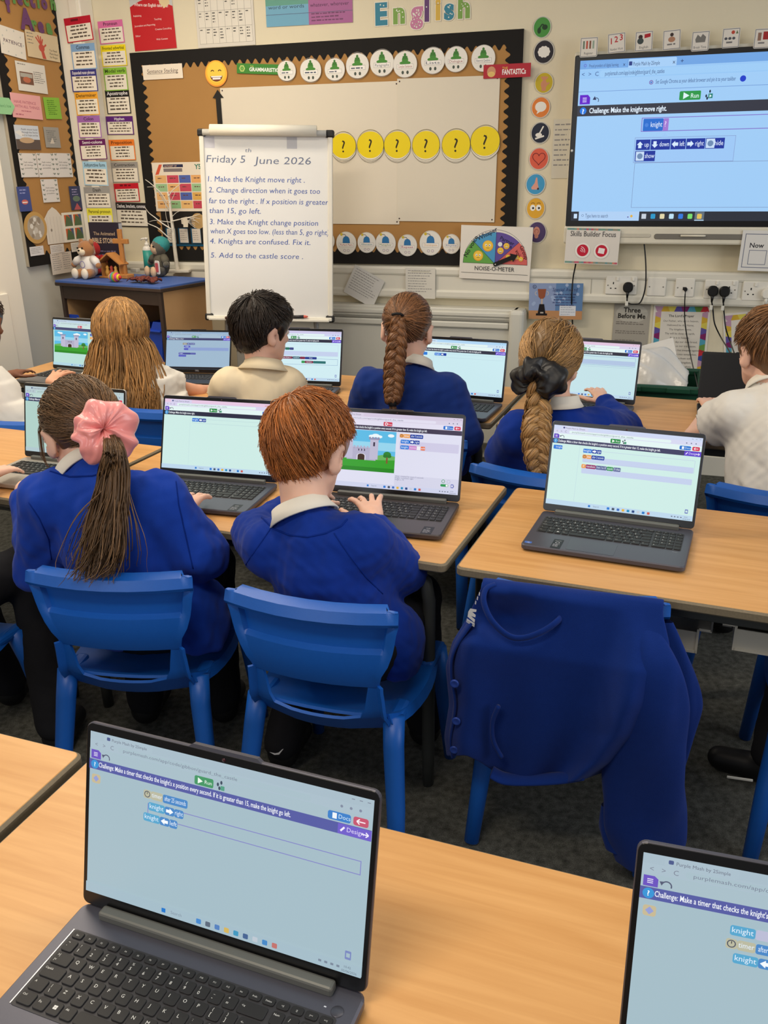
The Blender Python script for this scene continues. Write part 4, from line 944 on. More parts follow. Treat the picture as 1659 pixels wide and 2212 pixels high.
wh = np.array((-.35, -.55, .85)); cap = cap_field(hc, M, 1.04, .013, hm, [((0, -.046, -.052), (.050, .033, .044))], par=p2, cuts=[((0, .105, -.05), (.10, .082, .085)), ((.088, .012, -.045), (.022, .045, .045)), ((-.088, .012, -.045), (.022, .045, .045))])
crop(hc, M, 1.04, hm, cap, wh, n=3000, off=(.012, .021), rad=.0011, flick=.010)
jm = [o for o in p2.children if o.name.startswith('jumper')][0]
BSE = mat('jumper_seam', (14, 42, 124), rough=.95, spec=.08)
seam(jm, [(600, 1118), (572, 1160), (540, 1205), (516, 1245)], .0016, BSE); seam(jm, [(722, 1152), (752, 1196), (790, 1246), (832, 1288)], .0016, BSE)
seam(jm, [(566, 1118), (590, 1142), (625, 1156), (665, 1160), (705, 1152), (738, 1136), (752, 1120)], .0022, BSE)
# the swoosh on the trainer
b = MB(); s_ = Sheet(); sp = A_(604, 1612, 1.70)
s_.poly([(-.020, .004), (-.008, -.005), (.004, -.004), (.016, .013), (.013, .012), (.003, .002), (-.006, .000)], (235, 232, 230)); s_.build('shoe_emblem', p2, loc=on_z(604, 1612, .075)+Vector((0, -.045, .012)))
# -- pupil with the pink scrunchie
hc = A_(176, 918, 1.97); fw1 = np.array((.122, .993, 0))
p1, L, M = person('person in a blue jumper with a brown ponytail tied by a pink satin scrunchie', hc, 34, 24, -4, 1.06, sk, neck=A_(182, 1020, 1.905), shL=A_(105, 1082, 1.86), shR=A_(345, 1082, 1.86),
    elL=A_(92, 1225, 1.93), elR=A_(432, 1195, 1.84), wrL=(-.93, 2.13, .695), wrR=A_(396, 1100, 1.985), hdL=((-.1, 1, -.1), (0, 0, 1)), hdR=((.12, 1, .06), (0, 0, 1)), pelvis=(-.577, 1.875, .475), face=fw1,
    kneeL=(-.66, 2.17, .46), kneeR=(-.47, 2.17, .46), ankL=(-.68, 2.1, .08), ankR=(-.46, 2.1, .08), topmat=mat('school_jumper_bright', (24, 62, 162), rough=.92, spec=.1, sheen=.08, nz=(60, .06), bump=(1100, .22)), legmat=TRS, h=.0048, hv=.0055, hem=.40, curl=.3, spread=.3, bulk=1.16, cflare=.05, colh=.026, extra=[(A_(440, 1350, 1.86), (.06, .09, .12))], seed=9, fold=.008,
    ridges=[(A_(90, 1110, 1.78), A_(110, 1225, 1.76), .012, -.012), (A_(392, 1110, 1.77), A_(420, 1250, 1.76), .010, -.010), (A_(430, 1230, 1.76), A_(455, 1400, 1.76), .02, .014), (A_(300, 1140, 1.74), A_(350, 1240, 1.72), .025, .006)])
hm = hair_mats('brown', (104, 78, 52))
tie = (.20, -.9, -.36)
cap = cap_field(hc, M, 1.06, .009, hm, [], par=p1, cuts=[((0, .105, -.045), (.10, .078, .085)), ((-.085, .004, -.055), (.026, .05, .04)), ((.085, .004, -.055), (.026, .05, .04))])
swept(hc, M, 1.06, hm, cap, tie, n=1500, off=.0105, rad=.0011)
tp = on_head(hc, M, 1.06, tie, .02); j1 = [o for o in p1.children if o.name.startswith('jumper')][0]; seam(j1, [(62, 1085), (85, 1120), (105, 1165), (112, 1215)], .0016, BSE); seam(j1, [(380, 1040), (386, 1090), (400, 1150), (420, 1240)], .0016, BSE); seam(j1, [(108, 1018), (150, 1030), (200, 1028), (235, 1018)], .0022, BSE); dirn = M@np.array((.10, -.95, .05)); e0 = tp+dirn*.03
pt = tail(e0, [A_(238, 945, 1.80), A_(247, 978, 1.762), A_(246, 1015, 1.762), A_(243, 1070, 1.738), A_(232, 1130, 1.72), A_(222, 1190, 1.70), A_(205, 1248, 1.685)], 800, (.013, .019, .024, .026, .034, .044, .052), hm, cap, rad=.0015, wave=.020)
b = MB(); b.tube([A_(238, 945, 1.805), A_(247, 978, 1.772), A_(246, 1015, 1.772), A_(243, 1070, 1.757), A_(232, 1130, 1.735), A_(224, 1180, 1.72)], [.012, .016, .021, .021, .020, .008], hm[0], n=10, flat=.6); b.build('ponytail_core', cap)
PINK = mat('pink_satin', (240, 150, 146), rough=.28, spec=.6, sheen=.3, nz=(20, .04))
scrunchie(np.array(A_(217, 931, 1.812)), dirn, .025, .030, PINK, p1, seed=5, el=.85)
tail(None, [A_(246, 1010, 1.765), A_(242, 1070, 1.74), A_(228, 1140, 1.715), A_(215, 1200, 1.70), A_(205, 1240, 1.69)], 90, (.012, .03, .06, .085, .09), hm, cap, rad=.0012, name='stray_locks', wave=.03)
for (a0, pts) in ((0, [(95, 880), (86, 930), (92, 985), (104, 1010)]),):
    tail(None, [A_(q[0], q[1], 2.0) for q in pts], 24, (.003, .005, .005, .002), hm[2:], cap, rad=.0007, name='loose_strands', wave=.003)
# -- brown-plaited pupil in the back row
fwb = np.array(nrm(R_(-20)))
hc = A_(880, 703, 2.97)
p3, L, M = person('person in a blue jumper with one long auburn plait, before the radiator', hc, -10, 10, 3, 1.02, sk, neck=A_(893, 792, 2.93), shL=A_(800, 835, 2.93), shR=A_(972, 848, 2.87),
    elL=A_(785, 900, 2.98), elR=A_(1003, 945, 2.80), wrL=(.02, 3.10, .70), wrR=(.25, 3.0, .70), pelvis=(.155, 2.885, .475), face=fwb,
    kneeL=(.12, 3.14, .46), kneeR=(.30, 3.07, .46), ankL=(.12, 3.1, .08), ankR=(.32, 3.05, .08), topmat=NAVY, legmat=TRS, h=.007, hem=.42, bulk=1.14, seed=12, fold=.007,
    ridges=[(A_(955, 830, 2.75), A_(952, 890, 2.75), .012, -.012), (A_(775, 800, 2.86), A_(790, 880, 2.86), .01, -.008)])
hm = hair_mats('auburn', (124, 84, 52)); tie = (-.14, -.95, .05)
cap = cap_field(hc, M, 1.02, .008, hm, [], par=p3, cuts=[((0, .105, -.045), (.10, .078, .085)), ((-.085, .004, -.05), (.024, .045, .04)), ((.085, .004, -.05), (.024, .045, .04))])
swept(hc, M, 1.02, hm, cap, tie, n=1000, off=.009, rad=.0013)
tp = on_head(hc, M, 1.02, tie, .02)
plait([tp, A_(858, 735, 2.83), A_(852, 790, 2.805), A_(850, 840, 2.78), A_(848, 868, 2.765)], (.020, .030, .033, .031, .024), 3.6, hm, p3)
b = MB(); b.tube([A_(848, 866, 2.765), A_(848, 878, 2.76)], .013, mat('black_elastic', (16, 16, 17), rough=.7), n=12); b.build('hair_tie', p3); b = MB(); t_ = Vector(tp); b.tube([t_+Vector((-.018, .004, .012)), t_+Vector((-.006, -.006, .016)), t_+Vector((.008, -.006, .015)), t_+Vector((.019, .006, .006))], .0045, mat('black_elastic', (16, 16, 17)), n=8); b.build('hair_tie', p3)
tail(None, [A_(848, 876, 2.76), A_(849, 895, 2.755), A_(849, 905, 2.755)], 60, (.010, .014, .012), hm, p3, rad=.0014, name='plait_end', wave=.002)
# -- pupil with the black scrunchie
hc = A_(1190, 770, 2.56)
p4, L, M = person('person in a blue jumper with a thick blonde plait and a black scrunchie', hc, -24, 16, 6, 1.0, sk, neck=A_(1205, 872, 2.52), shL=A_(1120, 935, 2.47), shR=A_(1288, 925, 2.56),
    elL=A_(1095, 985, 2.55), elR=A_(1345, 930, 2.76), wrL=(.55, 2.85, .70), wrR=(.76, 2.93, .70), pelvis=(.515, 2.49, .475), face=np.array((.5, .866, 0)),
    kneeL=(.56, 2.75, .46), kneeR=(.70, 2.66, .46), ankL=(.57, 2.72, .08), ankR=(.72, 2.64, .08), topmat=BLUE, legmat=TRS, h=.0065, hem=.42, bulk=1.16, seed=15, fold=.007)
hm = hair_mats('blonde', (168, 130, 82)); tie = (-.02, -.80, -.62)
cap = cap_field(hc, M, 1.0, .014, hm, [((0, -.05, -.05), (.066, .045, .05)), ((0, -.03, -.03), (.082, .06, .06))], par=p4, cuts=[((0, .115, -.045), (.10, .078, .085))])
swept(hc, M, 1.0, hm, cap, tie, n=1500, off=.017, rad=.0013, low=-.25)
tp = on_head(hc, M, 1.0, tie, .028)
BSC = mat('black_satin', (17, 17, 19), rough=.42, spec=.5, nz=(20, .05))
scrunchie(Vector(tp)+Vector((-.004, -.012, -.012)), M@np.array((-.1, -.6, -.8)), .030, .030, BSC, p4, seed=8, el=1.2)
plait([Vector(tp)+Vector((0, -.01, -.02)), A_(1162, 890, 2.41), A_(1158, 930, 2.375), A_(1160, 985, 2.35), A_(1166, 1025, 2.34)], (.026, .036, .040, .036, .026), 2.9, hm, p4, n=20)
# -- dark-haired pupil in the cream polo
hc = A_(568, 706, 3.06)
p5, L, M = person('person with short dark hair in a cream polo shirt, head turned to the right', hc, -52, 10, 0, 1.02, sk, neck=A_(570, 795, 3.03), shL=A_(492, 832, 3.0), shR=A_(625, 832, 3.03),
    elL=A_(470, 890, 3.1), elR=(-.29, 3.12, .69), wrL=(-.50, 3.32, .70), wrR=(-.34, 3.20, .68), pelvis=(-.385, 3.03, .475), face=fwb, kneeL=(-.42, 3.30, .46), kneeR=(-.26, 3.24, .46), ankL=(-.42, 3.28, .08), ankR=(-.24, 3.22, .08),
    topmat=CREAM, legmat=TRS, h=.0065, hem=.42, bulk=1.08, short=True, seed=19, fold=.004)
bpy.data.objects.remove([o for o in p5.children if o.name.startswith('shirt_collar')][0])
nk = A_(570, 795, 3.03); ring_collar(nk-np.array((0, 0, .004)), (0.03, .25, 1), .056, .036, CREAM, 'shirt_collar', p5, open_dir=M[:, 1], flare=.5)
hm = hair_mats('dark', (44, 34, 27)); cap = cap_field(hc, M, 1.02, .015, hm, [((0, -.055, -.045), (.058, .042, .05)), ((.0, .03, .06), (.07, .06, .045)), ((0, .07, .045), (.05, .035, .03))], par=p5, cuts=[((0, .110, -.055), (.10, .078, .085)), ((.085, .012, -.05), (.024, .042, .05)), ((-.085, .012, -.05), (.024, .042, .05))])
crop(hc, M, 1.02, hm, cap, np.array((.1, -.5, .85)), n=1300, off=(.014, .026), rad=.0014, flick=.012)
# -- long loose blonde hair
hc = A_(262, 716, 3.32)
p6, L, M = person('person with long loose wavy blonde hair and white polo shirt, back row left', hc, 4, 10, 0, 1.0, ('tan', (226, 170, 138)), neck=A_(268, 800, 3.31), shL=A_(205, 828, 3.32), shR=A_(352, 828, 3.30),
    elL=A_(165, 860, 3.42), elR=A_(432, 846, 3.40), wrL=A_(110, 824, 3.46), wrR=A_(490, 842, 3.55), hdL=((.25, 1, .30), (0, -.2, 1)), pelvis=(-.81, 3.28, .475), face=fwb,
    kneeL=(-.84, 3.55, .46), kneeR=(-.68, 3.49, .46), ankL=(-.84, 3.52, .08), ankR=(-.66, 3.46, .08), topmat=POLO, legmat=TRS, h=.0055, hem=.42, bulk=1.02, short=True, seed=23, curl=.25, spread=.5)
hm = hair_mats('gold', (170, 126, 74)); cap = cap_field(hc, M, 1.0, .016, hm, [((0, -.05, -.06), (.085, .05, .08))], par=p6, cuts=[((0, .115, -.045), (.095, .08, .085))])
T = []
for i in range(1700):
    a = random.choice((-1, 1))*random.uniform(55, 180); st = np.array((random.uniform(-.12, .12), random.uniform(-.55, .5), 1)); en = azdir(a, random.uniform(-.75, -.35)); o = random.uniform(.018, .034); P = []
    for k in range(8): P.append(on_head(hc, M, 1.0, slerp(st, en, k/7), o))
    q = P[-1].copy(); ph = (i % 11)*.9; am = random.uniform(.006, .014); ln = random.uniform(.30, .46); x0 = q[0]-hc[0]
    sp = random.uniform(.9, 1.25)
    for k in range(1, 15):
        t = k/14; P.append(np.array((hc[0]+x0*(1.1+.55*math.sin(t*2.2)*sp)+am*math.sin(11*t+ph)*t**.5+.02*t, q[1]-(.035+.05*t if q[1] < hc[1]+.02 else .02)*min(1, t*2)+am*.6*math.cos(10*t+ph), q[2]-ln*t)))
    T.append(P)
strand_mesh('long_hair', T, hm, cap, rad=.0024)
# -- fair-haired pupil at the right edge
hc = A_(1662, 748, 2.54)
p7, L, M = person('person with short fair hair in a white polo shirt at the right edge', hc, 10, 10, 0, 1.04, sk, neck=A_(1662, 845, 2.49), shL=A_(1583, 895, 2.46), shR=A_(1758, 915, 2.38),
    elL=A_(1497, 942, 2.62), elR=(1.35, 2.6, .68), wrL=A_(1535, 880, 2.82), wrR=(1.30, 2.85, .70), hdL=((.2, 1, 0.1), (0, 0, 1)), pelvis=(1.11, 2.31, .475), face=np.array((.42, .9, 0)),
    kneeL=(1.12, 2.60, .46), kneeR=(1.28, 2.52, .46), ankL=(1.12, 2.56, .08), ankR=(1.3, 2.5, .08), topmat=POLO, legmat=TRS, h=.006, hem=.42, bulk=1.22, short=True, seed=31, fold=.007,
    ridges=[(A_(1560, 930, 2.36), A_(1640, 1010, 2.28), .014, -.014), (A_(1540, 985, 2.36), A_(1620, 1055, 2.28), .016, .014), (A_(1555, 945, 2.36), A_(1555, 1060, 2.32), .012, -.012)])
hm = hair_mats('fair', (138, 98, 62)); cap = cap_field(hc, M, 1.04, .012, hm, [((0, -.055, -.04), (.06, .042, .05)), ((0, .04, .055), (.065, .055, .045))], par=p7, cuts=[((0, .105, -.05), (.10, .080, .085)), ((-.088, .010, -.05), (.026, .042, .05)), ((.088, .010, -.05), (.026, .042, .05))])
crop(hc, M, 1.04, hm, cap, np.array((.1, -.45, .9)), n=1100, off=(.013, .022), rad=.0014)
# -- pupil at the left edge of the back row
hc = A_(-48, 690, 3.2); DK = ('dark', (128, 84, 62))
p8, L, M = person('person with dark hair and a white top, cut by the left edge, back row', hc, 0, 8, 0, 1.0, DK, neck=A_(-45, 790, 3.15), shL=A_(-130, 830, 3.2), shR=A_(-12, 832, 3.12),
    elL=(-1.62, 3.2, .68), elR=A_(52, 886, 3.2), wrL=(-1.5, 3.5, .70), wrR=(-1.40, 3.24, .63), hdR=((0, .5, -1), (0, 1, .3)), pelvis=(-1.34, 3.12, .475), face=fwb, kneeL=(-1.40, 3.36, .46), kneeR=(-1.22, 3.34, .46), ankL=(-1.4, 3.34, .08), ankR=(-1.2, 3.3, .08),
    topmat=POLO, legmat=TRS, h=.008, hem=.42, short=True, seed=37, bulk=1.05)
hm = hair_mats('umber', (62, 46, 36)); cap = cap_field(hc, M, 1.0, .014, hm, [((0, -.055, -.04), (.06, .042, .05))], par=p8, cuts=[((0, .105, -.05), (.10, .080, .085)), ((-.088, .010, -.05), (.026, .042, .05)), ((.088, .010, -.05), (.026, .042, .05))])
crop(hc, M, 1.0, hm, cap, np.array((.1, -.45, .9)), n=500, off=(.013, .022), rad=.0015)
# -- two pupils mostly outside the frame: a hand and legs at the left, legs at the right
hc = np.array((-1.26, 1.98, 1.00))
p9, L, M = person('person in charcoal trousers beyond the left edge, hand on the silver laptop', hc, 5, 10, 0, 1.0, sk, neck=(-1.26, 1.95, .85), shL=(-1.42, 1.93, .77), shR=(-1.12, 1.93, .77), elL=(-1.45, 2.05, .66), elR=(-1.14, 2.02, .66),
    wrL=(-1.3, 2.25, .70), wrR=(-1.07, 2.24, .70), hdR=((.5, 1, -.05), (0, 0, 1)), pelvis=(-1.20, 1.88, .475), face=(.05, 1, 0), kneeL=(-1.18, 2.2, .48), kneeR=(-.93, 2.08, .50), ankL=(-1.1, 2.2, .08), ankR=on_z(120, 1560, .09), topmat=BLUE, legmat=TRS, h=.007, seed=41, bulk=1.05, hem=.41)
hm = hair_mats('umber', (62, 46, 36)); cap = cap_field(hc, M, 1.0, .014, hm, [((0, -.055, -.04), (.06, .042, .05))], par=p9, h=.007, cuts=[((0, .105, -.05), (.10, .080, .085))])
hc = np.array((1.22, 1.86, 1.00))
p10, L, M = person('person in dark trousers beyond the right edge, only black shoes and shins in view', hc, 20, 10, 0, 1.0, sk, neck=(1.19, 1.80, .85), shL=(1.03, 1.82, .76), shR=(1.33, 1.72, .76), elL=(1.06, 1.95, .67), elR=(1.40, 1.85, .67),
    wrL=(1.12, 2.12, .70), wrR=(1.35, 2.05, .70), pelvis=(1.10, 1.70, .475), face=(.34, .94, 0), kneeL=(1.10, 2.02, .46), kneeR=(1.28, 1.96, .46), ankL=(.955, 1.80, .09), ankR=(1.26, 1.90, .09), toe=(-.85, .5, 0), topmat=BLUE, legmat=TRS, h=.007, seed=43, bulk=1.0, hem=.41)
hm = hair_mats('umber', (62, 46, 36)); cap = cap_field(hc, M, 1.0, .014, hm, [((0, -.055, -.04), (.06, .042, .05))], par=p10, h=.007, cuts=[((0, .105, -.05), (.10, .080, .085))])
b = MB(); b.box((0, 0, 0), (.06, .004, .006), mat('reflective_trim', (235, 232, 220), rough=.3), r=.001); b.build('heel_trim', p10, loc=on_z(1598, 1682, .045), rot=(0, 0, R_(-15)))
# ------------------------------------------------------------------ things on the walls
def wsheet(name, label, cat, u, v, wq, hq, draw, off=.004, tilt=0., group=None, col=(236, 230, 216), wall='f', t=.0012, r=0., parent=None):
    P = wpx if wall == 'f' else lpx
    s, z = P(u, v, off); w_ = abs(P(u+wq/2, v, off)[0]-P(u-wq/2, v, off)[0]); h_ = abs(P(u, v-hq/2, off)[1]-P(u, v+hq/2, off)[1])
    sh = Sheet()
    if col is not None: sh.base(w_, h_, col, t, r=r)
    draw(sh, w_, h_)
    o = sh.build(name, loc=(wp if wall == 'f' else lp)(s, z, off), rot=(0, R_(tilt), WY if wall == 'f' else LY))
    if label: tag(o, label, cat, group)
    return o
BLK = (28, 26, 24)
def scallop_board(label, s0, s1, z0, z1, wall, bd=.07, amp=.012, wl=.043):
    X = (wp if wall == 'f' else lp); L = s1-s0; H = z1-z0
    t = thing('noticeboard', label, 'noticeboard', X((s0+s1)/2, z0), (0, 0, WY if wall == 'f' else LY))
    b = MB(); b.box((0, -.009, H/2), (L, .018, H), mat('board_frame', (186, 176, 156), rough=.6), r=.002); b.build('backing_board', t)
    b = MB(); b.box((0, -.0195, H/2), (L-.02, .003, H-.02), mat('kraft_paper', (176, 132, 78), rough=.8, spec=.15, nz=(7, .05), bump=(18, .25))); b.build('brown_backing_paper', t)
    b = MB(); mk = mat('border_black', (30, 28, 26), rough=.75, spec=.2, nz=(30, .1))
    def strip(a, c, horizontal, sign):
        n = int((c-a)/wl*8); P = []
        for i in range(n+1):
            q = a+(c-a)*i/n; e = bd+amp*math.sin(2*math.pi*q/wl)*(1 if True else 0)
            P.append((q, e))
        for i in range(n):
            (q0, e0), (q1, e1) = P[i], P[i+1]
            if horizontal: y = 0 if sign < 0 else H; vs = [(q0, y), (q1, y), (q1, y-sign*e1), (q0, y-sign*e0)]
            else: x = -L/2 if sign < 0 else L/2; vs = [(x, q0), (x, q1), (x-sign*e1, q1), (x-sign*e0, q0)]
            b.add([(x, -.0222 if horizontal else -.0226, z) for x, z in vs], [(0, 1, 2, 3)], mk)
    strip(-L/2, L/2, True, 1); strip(-L/2, L/2, True, -1); strip(.0, H, False, 1); strip(.0, H, False, -1)
    b.build('scalloped_border', t); return t
sA, sB = wpx(285, 118)[0], wpx(1134, 61)[0]; zA, zB = .997, 2.034
scallop_board('large brown paper noticeboard with black scalloped border behind the flip chart', sA, sB, zA, zB, 'f')
scallop_board('brown noticeboard with black scalloped border on the left wall, full of cards', -.607, -.075, 1.012, 2.62, 'l', bd=.06, amp=.011)
BO = .0245
# big white sheets
def plain(s, w_, h_):
    for x in (-1, 1):
        for z in (-1, 1): s.circ(x*(w_/2-.012), z*(h_/2-.012), .004, (70, 50, 50), n=10)
wsheet('paper_sheet', 'left half of the big blank white sheets on the noticeboard, behind the flip chart', 'paper', 668, 337, 376, 300, plain, off=BO, col=(226, 216, 196), tilt=.3)
wsheet('paper_sheet', 'right half of the big blank white sheets under the yellow question marks', 'paper', 964, 327, 216, 312, plain, off=BO+.0014, col=(222, 213, 193), tilt=.6)
for i, (u, v, r) in enumerate(((742, 315, 27), (800, 313, 29), (858, 313, 29), (920, 313, 30), (985, 312, 31), (1048, 305, 32))):
    lb = ['leftmost yellow question mark disc, half behind the flip chart edge', 'second yellow question mark disc from the flip chart', 'third yellow question mark disc from the flip chart, glossy at its top', 'fourth yellow question mark disc from the flip chart', 'fifth yellow question mark disc from the flip chart', 'rightmost and highest yellow question mark disc'][i]
    def d(s, w_, h_):
        s.circ(0, -.012, w_/2, (236, 230, 214), h_/2, 36); s.ring(0, -.012, w_/2, .0015, (90, 86, 70), 36); s.circ(0, 0, w_/2, (240, 214, 24), h_/2, 36); s.ring(0, 0, w_/2, .002, (120, 108, 30), 36); s.text('?', 0, -h_*.26, h_*.50, (50, 42, 20), 'c', .0)
    wsheet('question_disc', lb, 'disc', u, v, 2*r, 2*r, d, off=BO+.004, col=None, group='yellow question mark discs')
GW = ['', '', '', '', 'Paragraphs', 'Complex Sentences', 'Lists', 'Dialogue', 'Rhetorical Questions']
GL = ['first', 'second', 'third', 'fourth', 'fifth', 'sixth', 'seventh', 'eighth', 'ninth']
for i, (u, v, r) in enumerate(((619, 153, 20), (671, 152, 23), (723, 150, 22), (772, 142, 25), (825, 136, 26), (875, 139, 26), (935, 131, 26), (985, 128, 25), (1044, 126, 26))):
    def d(s, w_, h_):
        k = w_/2; s.circ(0, 0, k, (234, 230, 220), h_/2, 32); s.ring(0, 0, k, .0012, (180, 176, 165), 32)
        g = (70, 140, 52); s.circ(0, .10*k, .46*k, g, .14*k); s.circ(0, .32*k, .26*k, g, .28*k); s.rect(-.20*k, .36*k, .40*k, .24*k, (60, 122, 46), .05*k); s.circ(0, .68*k, .10*k, (60, 122, 46), .12*k)
        s.rect(-.68*k, -.32*k, 1.36*k, .34*k, (246, 242, 234)); s.frame(-.68*k, -.32*k, 1.36*k, .34*k, .001, (140, 136, 128))
        if GW[i]: s.text(GW[i], 0, -.24*k, .20*k, (150, 60, 60) if i % 2 else (80, 90, 110), 'c', w=1.15*k)
        else: s.lines(-.55*k, -.22*k, 1.1*k, 1, .1, .10*k, (80, 90, 110), i)
        s.circ(-.2*k, -.58*k, .10*k, (70, 80, 70), .13*k); s.circ(.2*k, -.58*k, .10*k, (70, 80, 70), .13*k)
    wsheet('round_card', '%s of the round white cards with green figures, counted from the left' % GL[i], 'card', u, v, 2*r, 2.2*r, d, off=BO+.004+.0004*(i % 2), col=None, group='green round cards along the noticeboard top')
for i, (u, v, r, tx) in enumerate(((703, 520, 20, ''), (748, 525, 22, 'Perfect Pairs'), (792, 524, 20, 'Alliteration'), (833, 525, 22, 'Metaphor'), (880, 530, 21, 'Repeat'), (930, 525, 24, 'Onomatopoeia'), (975, 527, 19, 'Rhyme'))):
    def d(s, w_, h_):
        k = w_/2; s.circ(0, 0, k, (234, 230, 220), h_/2, 32); s.ring(0, 0, k, .0012, (170, 166, 158), 32); c = (50, 120, 176)
        s.circ(0, .25*k, .34*k, c, .36*k); s.poly([(-.34*k, .25*k), (-.36*k, -.02*k), (.36*k, -.02*k), (.34*k, .25*k)], c); s.line([(0, .58*k), (-.1*k, .75*k), (-.4*k, .78*k)], .05*k, (60, 60, 70)); s.circ(-.45*k, .76*k, .13*k, (210, 186, 60))
        s.rect(-.72*k, -.34*k, 1.44*k, .34*k, (246, 242, 234)); s.frame(-.72*k, -.34*k, 1.44*k, .34*k, .001, (150, 140, 130))
        if tx: s.text(tx, 0, -.25*k, .2*k, [(60, 90, 150), (170, 70, 70), (40, 120, 130), (120, 140, 60), (170, 40, 80), (200, 150, 60), (60, 90, 150)][i], 'c', w=1.2*k)
        for x in (-.18, .18): s.circ(x*k, -.66*k, .12*k, (236, 226, 226), .09*k); s.ring(x*k, -.66*k, .12*k, .0012, (90, 70, 80), 14)
    wsheet('round_card', '%s of the round white cards with blue shapes below the sheets, counted from the left' % GL[i], 'card', u, v, 2*r, 2.25*r, d, off=BO+.0015+.0005*(i % 2), col=None, group='blue round cards along the noticeboard bottom')
def emoji(s, x, z, rx, rz, mode=0):
    s.circ(x, z, rx, (238, 150, 60), rz, 32); s.circ(x, z+rz*.04, rx*.95, (245, 190, 60), rz*.93, 32); s.circ(x, z+rz*.10, rx*.8, (248, 208, 78), rz*.78, 32)
    if mode == 0:
        for q in (-1, 1): s.ring(x+q*rx*.33, z+rz*.12, rx*.17, rx*.07, (90, 52, 20), 14, 20, 160)
        s.poly([(x-rx*.55, z-rz*.18)]+[(x-rx*.55*math.cos(R_(a)), z-rz*.18-rz*.42*math.sin(R_(a))) for a in range(15, 180, 15)]+[(x+rx*.55, z-rz*.18)], (120, 60, 30)); s.rect(x-rx*.48, z-rz*.27, rx*.96, rz*.09, (246, 244, 240)); s.rect(x-rx*.36, z-rz*.44, rx*.72, rz*.14, (240, 236, 232))
    else:
        for q in (-1, 1): s.circ(x+q*rx*.33, z+rz*.12, rx*.2, (248, 248, 244), rz*.22, 16); s.circ(x+q*rx*.30, z+rz*.08, rx*.09, (60, 40, 20), n=12)
        s.rect(x-rx*.3, z-rz*.42, rx*.6, rz*.08, (130, 80, 30))
wsheet('smiling_face', 'laughing yellow smiling face cut-out above the black arrow', 'face cut-out', 467, 159, 48, 58, lambda s, w_, h_: emoji(s, 0, 0, w_/2, h_/2), off=BO+.003, col=None)
wsheet('arrow', 'black paper arrow pointing up at the smiling face', 'arrow', 474, 250, 24, 112, lambda s, w_, h_: s.poly([(-w_*.22, -h_/2), (w_*.22, -h_/2), (w_*.22, h_*.34), (w_/2, h_*.34), (0, h_/2), (-w_/2, h_*.34), (-w_*.22, h_*.34)], BLK), off=BO+.003, col=None)
wsheet('title_label', 'white label reading Sentence Stacking in the noticeboard corner', 'label', 351, 155, 86, 32, lambda s, w_, h_: (s.text('Sentence Stacking', 0, -h_*.08, h_*.30, (70, 50, 40), 'c', w=w_*.78, shear=.15), s.rect(-w_*.39, -h_*.14, w_*.78, .0016, (70, 50, 40))), off=BO+.002, col=(240, 228, 208))
def gbar(s, w_, h_): s.ring(-w_*.38, 0, h_*.36, h_*.14, (190, 214, 120), 6); s.circ(-w_*.38, 0, h_*.14, (120, 180, 80)); s.text('THE', -w_*.2, h_*.16, h_*.16, (220, 225, 120)); s.text('GRAMMARISTICs', -w_*.22, -h_*.24, h_*.38, (240, 244, 236), bold=.03, w=w_*.68)
wsheet('banner', 'green banner lettered Grammaristics at the left of the round cards', 'banner', 560, 149, 98, 22, gbar, off=BO+.003, col=(62, 136, 50), tilt=4)
def rbar(s, w_, h_): s.circ(-w_*.33, -h_*.02, h_*.36, (206, 150, 110), h_*.40, 12); s.circ(-w_*.33, -h_*.2, h_*.30, (226, 190, 110), h_*.2, 12); s.text('THE', -w_*.10, h_*.12, h_*.18, (235, 200, 90)); s.text('FANTASTICs', -w_*.10, -h_*.26, h_*.38, (244, 236, 232), bold=.03, w=w_*.5)
wsheet('banner', 'red banner lettered Fantastics across the noticeboard right border', 'banner', 1095, 153, 102, 30, rbar, off=BO+.006, col=(178, 32, 48), tilt=0)
# left part of the board
def y5(s, w_, h_):
    s.text('Y5', w_*.44, h_*.36, h_*.10, (60, 130, 110), 'r', .03); s.poly([(-w_*.45, h_*.25), (-w_*.36, h_*.46), (-w_*.30, h_*.46), (-w_*.38, h_*.26)], (220, 90, 60)); s.rect(-w_*.28, h_*.40, w_*.38, h_*.06, (40, 46, 80)); s.rect(-w_*.28, h_*.31, w_*.36, h_*.07, (130, 120, 120)); s.text('ALPHABET OF', -w_*.26, h_*.41, h_*.035, (240, 200, 170))
    C = [(236, 184, 120), (206, 76, 96), (84, 104, 178), (236, 176, 110), (160, 200, 150), (236, 184, 120), (206, 76, 96), (160, 200, 150), (236, 184, 120), (206, 76, 96), (84, 104, 178), (228, 176, 90), (236, 184, 120), (150, 195, 140), (236, 190, 120), (200, 70, 90)]
    for i in range(4):
        for j in range(4): x = -w_*.46+w_*.232*j; z = h_*.22-h_*.175*(i+1)+.01; s.rect(x, z, w_*.22, h_*.155, C[i*4+j]); s.lines(x+w_*.05, z+h_*.085, w_*.12, 1, .01, h_*.02, (110, 70, 60), i*4+j)
wsheet('wall_chart', 'Y5 chart of coloured squares, left of the flip chart', 'chart', 388, 404, 112, 106, y5, off=BO+.003, col=(238, 226, 206))
